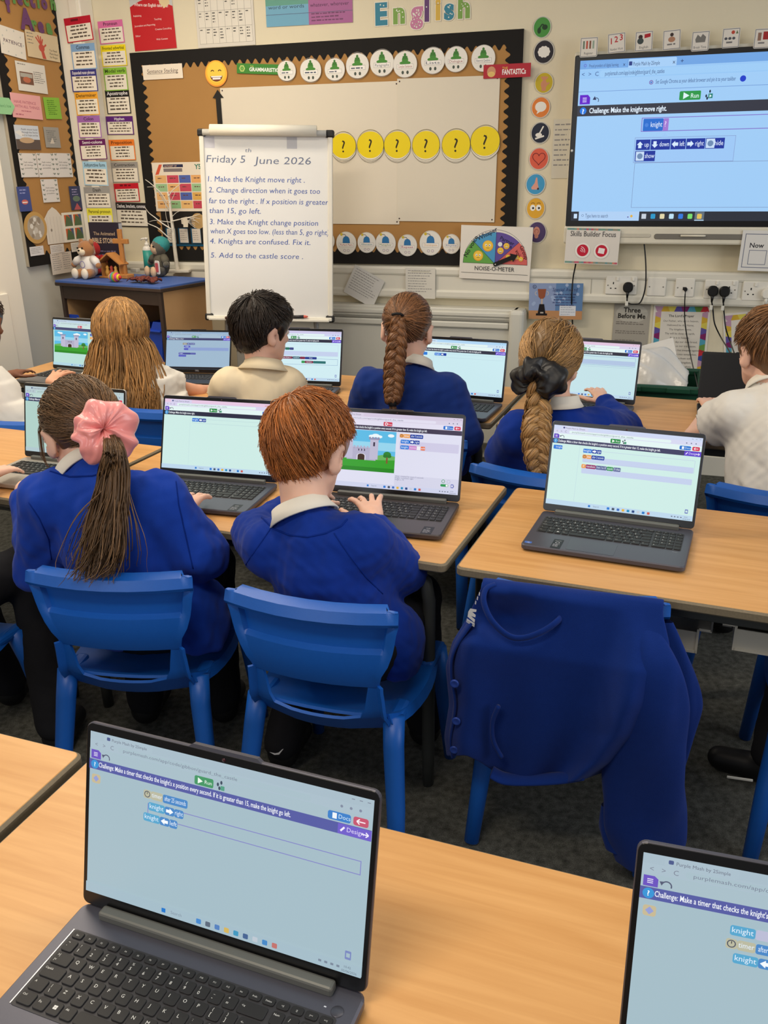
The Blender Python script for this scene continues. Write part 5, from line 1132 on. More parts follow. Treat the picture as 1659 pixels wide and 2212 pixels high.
def house(s, w_, h_):
    s.rect(-w_*.5, -h_*.5, w_, h_*.06, (20, 80, 110))
    for k in range(3): s.rect(-w_*.42+w_*.30*k, -h_*.42, w_*.24, h_*.44, (20, 80, 110)); s.rect(-w_*.39+w_*.30*k, -h_*.40, w_*.20, h_*.40, (220, 210, 196)); s.lines(-w_*.37+w_*.30*k, -h_*.08, w_*.15, 5, h_*.06, h_*.02, (170, 160, 150), k)
    s.circ(w_*.38, h_*.22, w_*.16, (196, 160, 104), h_*.22); s.poly([(-w_*.02, h_*.30), (w_*.12, h_*.34), (w_*.14, h_*.20), (w_*.06, h_*.10), (-w_*.02, h_*.14)], (228, 216, 196))
    for k in range(5): s.line([(w_*.1, h_*.22), (w_*.30, h_*(.30-.07*k))], .003, (226, 222, 214))
wsheet('picture', 'black sheet with pale arched windows, low on the noticeboard by the twig tree', 'picture', 395, 494, 90, 76, house, off=BO+.001, col=(30, 27, 25))
# noise meter
def noise_m(s, w_, h_):
    cx, cz, r = 0, -h_*.20, w_*.455
    for k, c in enumerate(((104, 168, 76), (80, 158, 206), (100, 80, 158), (216, 104, 98))):
        a0 = 180-45*k; s.poly([(cx, cz)]+[(cx+r*math.cos(R_(a0-45*i/8)), cz+r*.93*math.sin(R_(a0-45*i/8))) for i in range(9)], c)
    s.ring(cx, cz, r, .0016, (60, 60, 90), 32, 0, 180); s.rect(-w_*.455, cz-.001, w_*.91, .002, (60, 70, 60))
    for a in (45, 90, 135): s.line([(cx, cz), (cx+r*math.cos(R_(a)), cz+r*.93*math.sin(R_(a)))], .0018, (40, 46, 90))
    s.text('No voice', -w_*.40, -h_*.10, h_*.085, (40, 50, 40), bold=.02, rot=R_(62)); s.text('Whisper', -w_*.25, h_*.22, h_*.085, (40, 50, 70), bold=.02, rot=R_(28))
    s.text('Partner', w_*.05, h_*.26, h_*.07, (40, 36, 80), bold=.02, rot=R_(-22)); s.text('voice', w_*.08, h_*.17, h_*.07, (40, 36, 80), bold=.02, rot=R_(-22)); s.text('Group', w_*.33, h_*.14, h_*.075, (90, 30, 34), bold=.02, rot=R_(-62)); s.text('voice', w_*.27, h_*.06, h_*.075, (90, 30, 34), bold=.02, rot=R_(-62))
    emoji(s, -w_*.24, -h_*.06, w_*.07, w_*.07, 1); emoji(s, -w_*.11, h_*.13, w_*.075, w_*.075, 1); emoji(s, w_*.07, h_*.05, w_*.045, w_*.045, 0); emoji(s, w_*.15, h_*.14, w_*.042, w_*.042, 0); s.circ(w_*.06, h_*.17, w_*.03, (236, 236, 236))
    for k in range(4): emoji(s, w_*(.18+.06*k), -h_*(.06+.03*(k % 2)), w_*.032, w_*.032, 0)
    s.text('NOISE-O-METER', 0, -h_*.33, h_*.08, (60, 60, 62), 'c', .0, w=w_*.56); s.rect(-w_*.47, -h_*.385, w_*.94, .0016, (70, 70, 70))
nm = wsheet('noise_meter', 'noise-o-meter dial poster with green, blue, purple and red voice levels', 'poster', 1070, 547, 154, 116, noise_m, off=.058, col=(232, 226, 214), tilt=1.6)
s_ = Sheet(); s_.off = .004; s_.poly([(-.006, -.010), (.085, -.010), (.085, -.022), (.118, .0), (.085, .022), (.085, .010), (-.006, .010)], (24, 22, 22)); s_.slab(.02, .02, .003, .008, ink((24, 22, 22)), c=(0, -.002, 0), axis='y'); s_.circ(0, 0, .003, (220, 216, 205)); o = s_.build('pointer', nm, loc=(.004, -.003, -.052), rot=(0, R_(-24), 0))
# round icons down the right of the board
IC = [(1171, 59, 20, 24, (70, 146, 60), 'pads'), (1175, 112, 23, 27, (34, 30, 38), 'cloud'), (1175, 179, 21, 24, (196, 172, 30), 'hand'), (1168, 232, 21, 24, (226, 128, 50), 'speech'), (1167, 287, 21, 24, (30, 36, 54), 'pencil'), (1164, 343, 22, 25, (222, 96, 70), 'heart'), (1157, 398, 22, 24, (66, 156, 204), 'nose'), (1157, 450, 21, 24, (228, 172, 50), 'eyes'), (1160, 502, 21, 24, (78, 60, 104), 'ear')]
IL = {'pads': 'green round icon with dark hands, topmost beside the noticeboard', 'cloud': 'black round icon with a white cloud', 'hand': 'yellow round icon with an open hand', 'speech': 'orange round icon with a white speech bubble', 'pencil': 'navy round icon with a white writing hand', 'heart': 'red round icon with a heart outline', 'nose': 'blue round icon with a nose', 'eyes': 'yellow round icon with two wide eyes', 'ear': 'purple round icon with an ear, behind the noise meter'}
for u, v, rx, rz, c, kd in IC:
    def d(s, w_, h_):
        k = w_/2; s.circ(0, 0, k, (222, 218, 204), h_/2, 36); s.ring(0, 0, k, .001, tuple(q*.6 for q in c), 36); s.circ(0, 0, k*.90, c, h_*.45, 36); W_ = (238, 234, 224)
        if kd == 'cloud':
            for a in range(0, 360, 36): s.circ(.40*k*math.cos(R_(a)), .32*k*math.sin(R_(a)), .18*k, W_)
            s.circ(0, 0, .42*k, W_, .34*k)
        elif kd == 'speech': s.circ(0, .06*k, .58*k, W_, .48*k); s.poly([(-.3*k, -.3*k), (-.4*k, -.62*k), (0, -.38*k)], W_)
        elif kd == 'hand':
            q = (206, 140, 104); s.circ(0, -.15*k, .33*k, q, .38*k)
            for j, a in enumerate((112, 96, 80, 62)): s.line([(.1*k*(j-1.5)*-1.2, 0), (.72*k*math.cos(R_(a))*1.1, .62*k*math.sin(R_(a)))], .15*k, q)
            s.line([(.2*k, -.25*k), (.55*k, .02*k)], .16*k, q); s.rect(-.22*k, -.75*k, .44*k, .4*k, q)
        elif kd == 'heart':
            P = [(.62*k*(math.sin(a)**3), .05*k+.045*k*(13*math.cos(a)-5*math.cos(2*a)-2*math.cos(3*a)-math.cos(4*a))*.85) for a in np.linspace(0, 6.283, 33)]; s.line(P, .07*k, (130, 36, 36))
        elif kd == 'nose': s.poly([(.02*k, .62*k), (.14*k, .6*k), (.2*k, .1*k), (.3*k, -.3*k), (.1*k, -.5*k), (-.35*k, -.48*k), (-.42*k, -.3*k), (-.1*k, .1*k)], (226, 160, 140)); s.circ(.26*k, -.42*k, .1*k, (60, 40, 50))
        elif kd == 'eyes':
            for x in (-.3, .3): s.circ(x*k, .05*k, .27*k, (246, 246, 240), .30*k); s.circ((x+.04)*k, .02*k, .11*k, (40, 24, 16)); s.ring(x*k, .28*k, .28*k, .06*k, (130, 84, 30), 12, 40, 140)
        elif kd == 'ear': s.circ(-.05*k, .1*k, .34*k, (206, 140, 120), .46*k); s.circ(-.05*k, -.38*k, .2*k, (206, 140, 120), .22*k); s.ring(-.05*k, .1*k, .22*k, .06*k, (150, 90, 80), 16, -60, 220)
        elif kd == 'pencil': s.line([(-.1*k, -.1*k), (.3*k, .62*k)], .14*k, W_); s.circ(-.15*k, -.2*k, .34*k, W_, .2*k); s.line([(-.5*k, -.55*k), (.4*k, -.3*k)], .16*k, W_)
        else: s.circ(-.3*k, -.3*k, .2*k, (24, 60, 26), .3*k); s.circ(.3*k, .0*k, .3*k, (24, 60, 26), .26*k); s.line([(-.3*k, -.1*k), (0, .3*k), (.35*k, .1*k)], .14*k, (24, 60, 26))
    wsheet('round_icon', IL[kd], 'icon', u, v, 2*rx, 2*rz, d, off=.003, col=None, group='round icons beside the noticeboard')
# top of the wall
def redp(s, w_, h_):
    s.rect(-w_/2, h_*.05, w_, h_*.45, (200, 202, 198)); s.poly([(-w_/2, h_*.12)]+[(-w_/2+w_*i/12, h_*(.12+.09*math.sin(i/12*3.6))) for i in range(1, 13)]+[(w_/2, -h_/2), (-w_/2, -h_/2)], (196, 32, 40)); s.text('Where can English take you?', 0, h_*.10, h_*.045, (240, 226, 220), 'c', w=w_*.8, rot=R_(-6), bold=.02)
    s.poly([(w_*.2, h_*.3), (w_*.42, h_*.3), (w_*.44, h_*.12), (w_*.3, h_*.06), (w_*.2, h_*.14)], (228, 206, 160)); s.rect(-w_*.40, h_*.34, w_*.34, h_*.012, (170, 174, 176)); s.rect(-w_*.40, h_*.29, w_*.38, h_*.012, (170, 174, 176))
    for k, t in enumerate(('Publishing', 'Teaching', 'Journalism and Reporting', 'Creative Consulting', 'Editor', 'Web Content')): s.text(t, -w_*.44+w_*.48*(k % 2), -h_*(.02+.07*k), h_*.026, (244, 232, 226))
wsheet('poster', 'red poster asking where English can take you, above the noticeboard corner', 'poster', 328, 30, 92, 158, redp, off=.004, tilt=-1)
def chart(s, w_, h_):
    s.rect(-w_*.47, -h_*.46, w_*.94, h_*.92, (226, 220, 206))
    for j in range(9): s.rect(-w_*.46+w_*.115*j, -h_*.45, .0012, h_*.9, (130, 126, 118))
    for i in range(5): s.rect(-w_*.46, -h_*.45+h_*.225*i, w_*.92, .0012, (130, 126, 118))
    for j in range(8):
        for i in range(4): s.lines(-w_*.44+w_*.115*j, -h_*.26+h_*.225*i, w_*.06, 1+(i+j) % 4, h_*.04, h_*.014, (90, 88, 84), i*9+j)
wsheet('wall_chart', 'white gridded word chart in a creased plastic sleeve above the noticeboard', 'chart', 484, 22, 126, 160, chart, off=.004, col=(218, 212, 200), tilt=0)
def duo(s, w_, h_):
    s.rect(-w_/2, -h_/2, w_*.5, h_, (110, 168, 196)); s.rect(-w_/2, h_*.0, w_*.5, h_*.5, (96, 158, 140)); s.rect(0, -h_/2, w_/2, h_, (166, 96, 148)); s.text('word or words', -w_*.47, -h_*.08, h_*.09, (40, 70, 90), w=w_*.42); s.text('whatever, wherever', w_*.02, -h_*.08, h_*.09, (70, 30, 70), w=w_*.44); s.lines(w_*.03, -h_*.26, w_*.42, 3, h_*.08, h_*.03, (110, 60, 100), 3); s.rect(-w_*.5, -h_*.22, w_, .002, (80, 90, 120))
wsheet('poster', 'shiny blue and purple word poster at the top edge, left of the English lettering', 'poster', 666, 8, 188, 92, duo, off=.004, tilt=.5)
# the word English, cut-out letters
LC = [('E', (48, 128, 152)), ('n', (122, 162, 74)), ('g', (196, 124, 158)), ('l', (96, 58, 112)), ('i', (214, 176, 72)), ('s', (48, 128, 152)), ('h', (122, 162, 74))]
def letter(ch, c, u, v, hpx, label, wall='f', off=.003, dots=True, font=.05, group=None, tilt=0):
    P = wpx if wall == 'f' else lpx; s, z = P(u, v, off); H = abs(P(u, v-hpx, off)[1]-z)
    sh = Sheet(); sh.text(ch, 0, 0, H, (232, 226, 210), 'c', font+.03, res=3) if dots else None; sh.text(ch, 0, 0, H, c, 'c', font, res=3)
    if dots:
        V, F, a0, a1 = text_geo(ch, font-.045, 0, 2); sc = H/.72; rr = random.Random(ord(ch)); n = 0; y = sh.y()
        for f in F:
            p = [V[i] for i in f]; cx = sum(q[0] for q in p)/len(p); cz = sum(q[1] for q in p)/len(p)
            if rr.random() < .30: sh.circ((cx-(a0+a1)/2)*sc, cz*sc, H*.035, (226, 228, 214), n=10)
    o = sh.build('display_letter', loc=(wp if wall == 'f' else lp)(s, z, off), rot=(0, R_(tilt), WY if wall == 'f' else LY)); tag(o, label, 'letter', group); return o
for (ch, c), (u, v) in zip(LC, ((824, 52), (862, 49), (900, 46), (922, 44), (946, 41), (970, 40), (1002, 37))):
    nm_ = {'E': 'teal', 'n': 'green', 'g': 'pink', 'l': 'purple', 'i': 'yellow', 's': 'teal', 'h': 'green'}[ch]
    letter(ch, c, u, v, 46, 'spotted %s cut-out letter %s of the word English above the noticeboard' % (nm_, ch), group='cut-out letters of the word English')
# grammar cards: left column on the boxed pipe, right column on the wall
GC_ = [(170, 63, 58, 54, (190, 28, 50), '', 0), (181, 122, 52, 56, (130, 168, 208), 'Commas', 0), (182, 174, 56, 48, (58, 56, 128), 'Expanded noun phrases', 1), (188, 224, 50, 50, (238, 168, 50), 'Determiner', 0), (193, 274, 49, 48, (164, 106, 180), 'Colon', 0), (201, 323, 57, 44, (104, 32, 92), 'Semi-colons', 1), (206, 375, 52, 52, (168, 210, 232), 'Subjunctive form', 0), (211, 427, 56, 46, (160, 158, 152), 'Dash', 0), (217, 475, 54, 50, (240, 232, 70), 'Personal pronoun', 0), (214, 522, 36, 46, (108, 170, 50), '', 0)]
GR_ = [(240, 69, 54, 50, (222, 112, 168), 'Pronoun', 0), (246, 120, 54, 46, (244, 222, 30), 'Fronted adverbial', 0), (250, 171, 50, 50, (138, 190, 60), 'Modal verb', 0), (255, 220, 52, 52, (30, 28, 28), 'Apostrophe', 1), (259, 271, 58, 40, (92, 36, 120), 'Hyphen', 1), (264, 324, 55, 45, (238, 128, 42), 'Preposition', 0), (270, 372, 58, 44, (160, 156, 150), 'Contraction', 0), (274, 416, 53, 40, (204, 26, 46), '', 0), (285, 464, 70, 52, (42, 38, 38), 'Dashes, brackets, commas', 1)]
CN = ['red', 'light blue', 'navy', 'orange', 'lilac', 'plum', 'pale blue', 'grey', 'yellow', 'green']; RN = ['pink', 'bright yellow', 'lime', 'black', 'violet', 'orange', 'grey', 'crimson', 'black wide']
for col_, names_, offc, side_ in ((GC_, CN, .118, 'boxed pipe'), (GR_, RN, .004, 'wall beside the noticeboard')):
    for i, (u, v, a, b_, c, tx, wt) in enumerate(col_):
        def d(s, w_, h_):
            s.rect(-w_/2, -h_/2, w_, h_, c); s.rect(-w_*.46, -h_*.46, w_*.92, h_*.66, (240, 232, 214))
            if tx: s.text(tx, 0, h_*.29, h_*.15, (240, 236, 236) if wt else tuple(q*.35 for q in c), 'c', .015, w=min(w_*.86, .15*h_*len(tx)*.75))
            else: s.lines(-w_*.25, h_*.34, w_*.5, 1, .01, h_*.10, tuple(q*.6 for q in c), i)
            s.lines(-w_*.40, h_*.10, w_*.80, 4, h_*.145, h_*.06, (96, 84, 72), i*3+len(tx), 'c')
        wsheet('grammar_card', '%s headed grammar card on the %s%s' % (names_[i], side_, (' reading '+tx.split(',')[0]) if tx else ''), 'card', u, v, a, b_, d, off=offc+.0006*(i % 3), tilt=[-3, 0, .6, 0, .8, -.5, 2, 0, 0, 0][i] if side_ == 'boxed pipe' else [-1, 0, 0, 0, 1, 0, 0, -1, 1][i], group='grammar cards on the '+side_)
# left wall display
PU, GN = (108, 66, 110), (96, 148, 76)
for i, (ch, u, v, h_) in enumerate((('A', 60, 62, 42), ('r', 76, 66, 30), ('e', 90, 69, 30), ('a', 108, 72, 30))):
    letter(ch, PU if i in (0, 2) else GN, u, v, h_, '%s paper letter %s of the word Area on the left noticeboard' % ('purple' if i in (0, 2) else 'green', ch), 'l', BO+.004, False, .06, 'paper title letters on the left noticeboard')
for i, (ch, u, v) in enumerate((('e', 4, -2), ('f', 20, 24), ('l', 31, 5), ('e', 44, 9), ('c', 58, 11), ('t', 71, 14), ('i', 84, 16), ('o', 97, 18), ('n', 116, 20))):
    letter(ch, GN if i % 2 == 0 else PU, u, v, 34 if ch in 'flt' else 27, '%s paper letter %s of the cropped top word, left noticeboard%s' % ('green' if i % 2 == 0 else 'purple', ch, ', leftmost' if i == 0 else ''), 'l', BO+.004, False, .06, 'paper title letters on the left noticeboard')
def cardd(kind):
    def d(s, w_, h_):
        g = (120, 118, 112)
        if kind == 'patience':
            s.text('PATIENCE', 0, -h_*.06, h_*.13, (90, 70, 84), 'c', .01, w=w_*.74)
            for k in range(9): a = k*40; s.circ(w_*.42*math.cos(R_(a)), h_*.43*math.sin(R_(a)), h_*.035, (190, 196, 186), n=8)
        elif kind == 'hand':
            q = (196, 84, 66); s.circ(-w_*.05, -h_*.08, w_*.09, q, h_*.15); s.poly([(-w_*.09, -h_*.12), (-w_*.01, -h_*.1), (w_*.06, -h_*.48), (-w_*.05, -h_*.48)], q)
            for x, z in ((-.20, .30), (-.13, .38), (-.05, .36), (.01, .27)): s.line([(-w_*.05, 0), (w_*x, h_*z)], w_*.035, q)
            s.line([(0, -h_*.05), (w_*.10, h_*.08)], w_*.035, q); s.lines(-w_*.46, h_*.38, w_*.2, 4, h_*.12, h_*.03, g, 1); s.text('You Need', w_*.18, -h_*.14, h_*.09, (70, 62, 54)); s.text('More Hand', w_*.18, -h_*.27, h_*.09, (70, 62, 54)); s.text('for Prayer', w_*.18, -h_*.40, h_*.09, (70, 62, 54))
        elif kind == 'photo': s.lines(-w_*.44, h_*.40, w_*.28, 1, .01, h_*.03, g, 1); s.rect(-w_*.40, -h_*.26, w_*.44, h_*.42, (120, 84, 66)); s.rect(-w_*.38, -h_*.02, w_*.40, h_*.14, (176, 172, 160)); s.circ(-w_*.18, -h_*.10, w_*.13, (188, 110, 80), h_*.1); s.lines(w_*.07, h_*.20, w_*.38, 6, h_*.07, h_*.025, g, 4)
        elif kind == 'pink': s.text('HAVE PATIENCE', -w_*.40, h_*.10, h_*.12, (170, 84, 104), w=w_*.72); s.text('WITH ALL THINGS', -w_*.40, -h_*.08, h_*.12, (170, 84, 104), w=w_*.82); s.lines(-w_*.2, -h_*.22, w_*.5, 1, .01, h_*.04, (180, 100, 116), 2); s.lines(-w_*.4, -h_*.38, w_*.3, 1, .01, h_*.05, (180, 100, 116), 3)
        elif kind == 'green': s.lines(-w_*.3, h_*.34, w_*.6, 8, h_*.09, h_*.035, (70, 120, 30), 6)
        elif kind == 'rock':
            s.rect(-w_/2, -h_/2, w_, h_*.42, (96, 84, 78)); s.circ(-w_*.05, -h_*.12, w_*.3, (196, 166, 130), h_*.12); s.poly([(-w_*.5, h_*.2), (-w_*.2, h_*.0), (-w_*.1, h_*.1), (-w_*.3, h_*.3)], (226, 226, 222))
            for k, t in enumerate(('Faith must hold', 'through the Storm', 'and to hope and be')): s.text(t, -w_*.22, h_*(.30-.12*k), h_*.075, (60, 64, 74), w=w_*.66)
        elif kind == 'grey': s.lines(-w_*.35, h_*.3, w_*.7, 6, h_*.1, h_*.04, (110, 112, 110), 7); s.poly([(-w_*.2, -h_*.3), (0, h_*.0), (w_*.1, -h_*.3)], (210, 200, 184))
        elif kind == 'leaf':
            for q in (-1, 1):
                for k in range(5): s.line([(q*w_*.34, h_*(.42-.2*k)), (q*w_*.44, h_*(.46-.2*k))], w_*.05, (130, 138, 128)); s.line([(q*w_*.40, h_*(.44-.2*k)), (q*w_*.30, h_*(.47-.2*k))], w_*.03, (150, 156, 146))
            s.text('Faith makes', 0, h_*.10, h_*.06, (130, 126, 124), 'c', w=w_*.5); s.text('all things', 0, -h_*.02, h_*.06, (130, 126, 124), 'c', w=w_*.5); s.text('possible', 0, -h_*.14, h_*.06, (130, 126, 124), 'c', w=w_*.45)
        elif kind == 'blue': s.lines(-w_*.3, h_*.34, w_*.6, 2, h_*.12, h_*.05, (150, 160, 210), 3); s.circ(0, -h_*.12, w_*.26, (210, 110, 100), h_*.1); s.rect(-w_*.2, -h_*.16, w_*.4, h_*.05, (236, 226, 220))
        elif kind == 'night': s.lines(-w_*.3, h_*.34, w_*.6, 3, h_*.1, h_*.04, (170, 160, 200), 5); s.circ(0, -h_*.02, w_*.3, (110, 130, 110), h_*.12); s.poly([(-w_*.3, -h_*.48), (w_*.3, -h_*.48), (0, -h_*.2)], (190, 90, 96))
        elif kind == 'door':
            s.poly([(-w_/2, -h_/2), (w_/2, -h_/2), (w_/2, h_*.2), (w_*.2, h_*.42), (0, h_/2), (-w_*.25, h_*.4), (-w_/2, h_*.2)], (222, 214, 200))
            for k in range(5): s.rect(-w_*.38+w_*.18*k, -h_*.46, .0015, h_*.7, (180, 172, 160))
            s.circ(-w_*.2, -h_*.12, w_*.05, (150, 140, 128))
        elif kind == 'stain':
            for i in (0, 1):
                for j in (0, 1):
                    x, z = -w_*.40+w_*.43*i, -h_*.42+h_*.46*j; s.rect(x, z, w_*.36, h_*.38, (206, 92, 50)); s.poly([(x, z), (x+w_*.36, z), (x+w_*.36, z+h_*.2), (x+w_*.1, z+h_*.38)], (86, 108, 76)); s.poly([(x+w_*.2, z+h_*.38), (x+w_*.36, z+h_*.38), (x+w_*.36, z+h_*.1)], (80, 96, 128))
        elif kind == 'note': s.lines(-w_*.42, h_*.28, w_*.84, 4, h_*.17, h_*.06, (150, 148, 146), 9)
        elif kind == 'page': s.lines(-w_*.42, h_*.40, w_*.40, 8, h_*.10, h_*.035, (150, 146, 140), 9); s.lines(w_*.06, h_*.40, w_*.38, 8, h_*.10, h_*.035, (150, 146, 140), 19)
        elif kind == 'oval':
            s.circ(0, 0, w_/2, (196, 156, 92), h_/2, 36); s.circ(w_*.02, 0, w_*.37, (176, 166, 150), h_*.38, 32); rr = random.Random(4)
            for k in range(16): s.circ(w_*.02+rr.uniform(-.22, .22)*w_, rr.uniform(-.26, .26)*h_, w_*rr.uniform(.04, .09), rr.choice([(206, 200, 188), (150, 138, 122), (226, 222, 212)]), n=7)
        elif kind == 'arrow': s.poly([(-w_/2, -h_*.5), (w_*.25, -h_*.5), (w_/2, 0), (w_*.25, h_*.5), (-w_/2, h_*.5)], (150, 206, 152)); s.text("here's how", -w_*.3, -h_*.08, h_*.2, (80, 140, 90), w=w_*.6)
    return d
LW_ = [('card', 'white torn-edged card reading PATIENCE', 28, 92, 52, 60, 'patience', (228, 222, 208)), ('poster', 'beige poster of a raised red hand, right of the PATIENCE card', 93, 100, 68, 56, 'hand', (216, 196, 158)), ('sheet', 'white sheet with a small brown photograph, below the hand poster', 69, 168, 62, 62, 'photo', (222, 218, 206)), ('card', 'pink card of red capitals on the left noticeboard', 58, 230, 64, 52, 'pink', (230, 170, 170)), ('card', 'bright green note on the left noticeboard, beside the pink card', 114, 234, 34, 46, 'green', (136, 190, 66)), ('card', 'picture card of rocks and a pale blue sky below the pink card', 60, 297, 52, 52, 'rock', (206, 214, 222)), ('card', 'small grey picture card below the green note', 113, 297, 32, 44, 'grey', (158, 156, 148)),
       ('card', 'leftmost of the three leaf-bordered cards in a row', 62, 357, 38, 52, 'leaf', (224, 220, 214)), ('card', 'middle one of the three leaf-bordered cards in a row', 101, 357, 38, 52, 'leaf', (224, 220, 214)), ('card', 'rightmost of the three leaf-bordered cards in a row', 137, 357, 36, 52, 'leaf', (224, 220, 214)), ('card', 'leaf-bordered card alone below the row of three', 109, 412, 36, 50, 'leaf', (224, 220, 214)), ('card', 'blue card at the left border above the oval frame', 53, 430, 27, 54, 'blue', (66, 82, 144)), ('card', 'dark blue night picture card at the right border of the left noticeboard', 165, 428, 26, 52, 'night', (56, 62, 96)),
       ('picture', 'oval gold paper frame holding crumpled foil', 77, 492, 50, 70, 'oval', None), ('picture', 'white paper church door with a pointed top', 118, 487, 40, 80, 'door', None), ('picture', 'stained glass window picture of four orange panes', 160, 490, 46, 64, 'stain', (232, 226, 210)), ('label', 'small white label under the oval frame', 80, 542, 30, 20, 'note', (224, 222, 220)), ('label', 'small white label under the paper door', 124, 538, 30, 20, 'note', (222, 216, 208)), ('label', 'small white label under the stained glass picture', 168, 533, 28, 20, 'note', (224, 218, 206)), ('sheet', 'lined handwritten sheet hanging below the left noticeboard', 134, 568, 46, 46, 'page', (216, 206, 192)), ('arrow', 'pale green paper arrow at the left edge over the pier', 12, 229, 40, 36, 'arrow', None)]
for i, (n_, lb, u, v, a, b_, kd, c) in enumerate(LW_):
    wsheet(n_, lb, n_, u, v, a, b_, cardd(kd), off=BO+.002+.0006*(i % 2) if kd != 'arrow' else .034, wall='l', col=c, tilt=[5, 1, 1, 1, -2, 0, 0][i] if i < 7 else 0)
# papers under the board
def paper(seed, two=False):
    def d(s, w_, h_): s.lines(-w_*.42, h_*.40, w_*.84, 9, h_*.085, h_*.022, (140, 138, 136), seed); s.rect(-w_*.3, h_*.36, w_*.6, h_*.03, (200, 196, 176)) if two else None
    return d
wsheet('paper_note', 'printed sheet hanging askew over the trunking, right of the flip chart', 'paper', 786, 619, 70, 66, paper(3), off=.058, tilt=27, col=(212, 210, 204))
wsheet('paper_note', 'upright printed sheet on the trunking above the brown-plaited pupil', 'paper', 908, 612, 64, 66, paper(8, True), off=.058, col=(220, 216, 204))
def award(s, w_, h_):
    s.rect(-w_/2, -h_*.28, w_, h_*.78, (140, 158, 196)); s.rect(0, -h_*.28, w_*.5, h_*.78, (96, 132, 178)); s.rect(-w_/2, -h_/2, w_, h_*.24, (190, 140, 96)); rr = random.Random(2)
    for k in range(14): s.circ(rr.uniform(-.45, .45)*w_, rr.uniform(-.1, .45)*h_, w_*.03, (160, 180, 214), n=12)
    s.poly([(-w_*.34, h_*.34), (-w_*.18, h_*.34), (-w_*.20, h_*.12), (-w_*.24, h_*.06), (-w_*.28, h_*.06), (-w_*.32, h_*.12)], (150, 84, 56)); s.ring(-w_*.35, h_*.22, w_*.04, .003, (200, 190, 180), 14, 90, 270); s.ring(-w_*.17, h_*.22, w_*.04, .003, (200, 190, 180), 14, -90, 90)
    s.rect(-w_*.27, -h_*.08, w_*.03, h_*.15, (200, 180, 160)); s.poly([(-w_*.30, -h_*.08), (-w_*.21, -h_*.08), (-w_*.18, -h_*.36), (-w_*.33, -h_*.36)], (26, 22, 24)); s.rect(-w_*.36, -h_*.40, w_*.21, h_*.06, (26, 22, 24)); s.rect(-w_*.28, -h_*.34, w_*.06, h_*.04, (190, 180, 170))
    s.ring(-w_*.40, h_*.40, w_*.035, .002, (40, 50, 90), 18); s.text('h', -w_*.40, h_*.37, h_*.06, (40, 50, 90), 'c'); s.text('Special Award', -w_*.06, h_*.28, h_*.10, (52, 66, 120), shear=.1, w=w_*.46); s.lines(-w_*.06, h_*.18, w_*.46, 5, h_*.075, h_*.028, (70, 84, 130), 3, 'c'); s.rect(w_*.08, -h_*.40, w_*.30, h_*.28, (222, 226, 232)); s.lines(w_*.10, -h_*.17, w_*.26, 4, h_*.065, h_*.015, (150, 160, 176), 5)
wsheet('certificate', 'Special Award certificate with a trophy picture under the trunking', 'certificate', 1200, 651, 116, 78, award, off=.0575, tilt=-1)
def three(s, w_, h_):
    s.circ(0, h_*.30, w_*.44, (186, 182, 170), h_*.17); s.text('Three', 0, h_*.32, h_*.09, (50, 46, 42), 'c', .03); s.text('Before Me', 0, h_*.21, h_*.09, (50, 46, 42), 'c', .03, w=w_*.76)
    for k in range(4): s.lines(-w_*.42, h_*(.13-.17*k), w_*.84, 2, h_*.035, h_*.016, (120, 114, 106), k)
wsheet('poster', 'grey Three Before Me poster below the left sockets', 'poster', 1362, 712, 78, 116, three, off=.003, col=(170, 164, 152), tilt=0)
def prayer(title, ls):
    def d(s, w_, h_):
        C = [(200, 50, 60), (84, 164, 190), (96, 84, 160), (214, 176, 60), (60, 76, 150), (110, 152, 70), (130, 40, 100), (222, 206, 90), (190, 150, 176)]; rr = random.Random(6)
        for (x0, z0, x1, z1, n, hz) in ((-.46, .40, .46, .47, 8, 1), (-.46, -.47, .46, -.40, 8, 1), (-.46, -.40, -.36, .40, 11, 0), (.36, -.40, .46, .40, 11, 0)):
            for k in range(n):
                if hz: a, b2 = x0+(x1-x0)*k/n, x0+(x1-x0)*(k+1)/n; q = .02*(1 if k % 2 else -1); s.poly([((a-q)*w_, z0*h_), ((b2+q)*w_, z0*h_), ((b2-q)*w_, z1*h_), ((a+q)*w_, z1*h_)], C[(k*4+n) % 9])
                else: a, b2 = z0+(z1-z0)*k/n, z0+(z1-z0)*(k+1)/n; q = .012*(1 if k % 2 else -1); s.poly([(x0*w_, (a-q)*h_), (x1*w_, (a+q)*h_), (x1*w_, (b2-q)*h_), (x0*w_, (b2+q)*h_)], C[(k*5+3) % 9])
        s.rect(-w_*.36, -h_*.40, w_*.72, h_*.80, (226, 220, 208)); s.text(title, 0, h_*.33, h_*.032, (60, 54, 50), 'c', .02)
        for k, t in enumerate(ls): s.text(t, 0, h_*(.265-.056*k), h_*.026, (70, 64, 60), 'c', .0)
    return d
LP_ = ['Our Father, who art in heaven,', 'Hallowed be thy Name,', 'Thy kingdom come,', 'Thy will be done on earth,', 'As it is in heaven.', 'Give us this day our daily bread,', 'And forgive us our trespasses,', 'As we forgive those that trespass against us.', 'And lead us not into temptation,', 'But deliver us from evil.', 'For thine is the kingdom,', 'The power and the glory,', 'For ever and ever. Amen']
wsheet('poster', "The Lord's Prayer poster with a stained glass border, above the green crate", 'poster', 1467, 738, 122, 160, prayer("The Lord's Prayer", LP_), off=.003, tilt=-1, col=(232, 226, 214))
wsheet('poster', 'stained glass bordered poster half behind the fair-haired pupil', 'poster', 1625, 752, 124, 160, prayer('A Prayer', ['Thank you', 'for the day', 'and for', 'our friends']), off=.003, tilt=-8, col=(232, 226, 214))
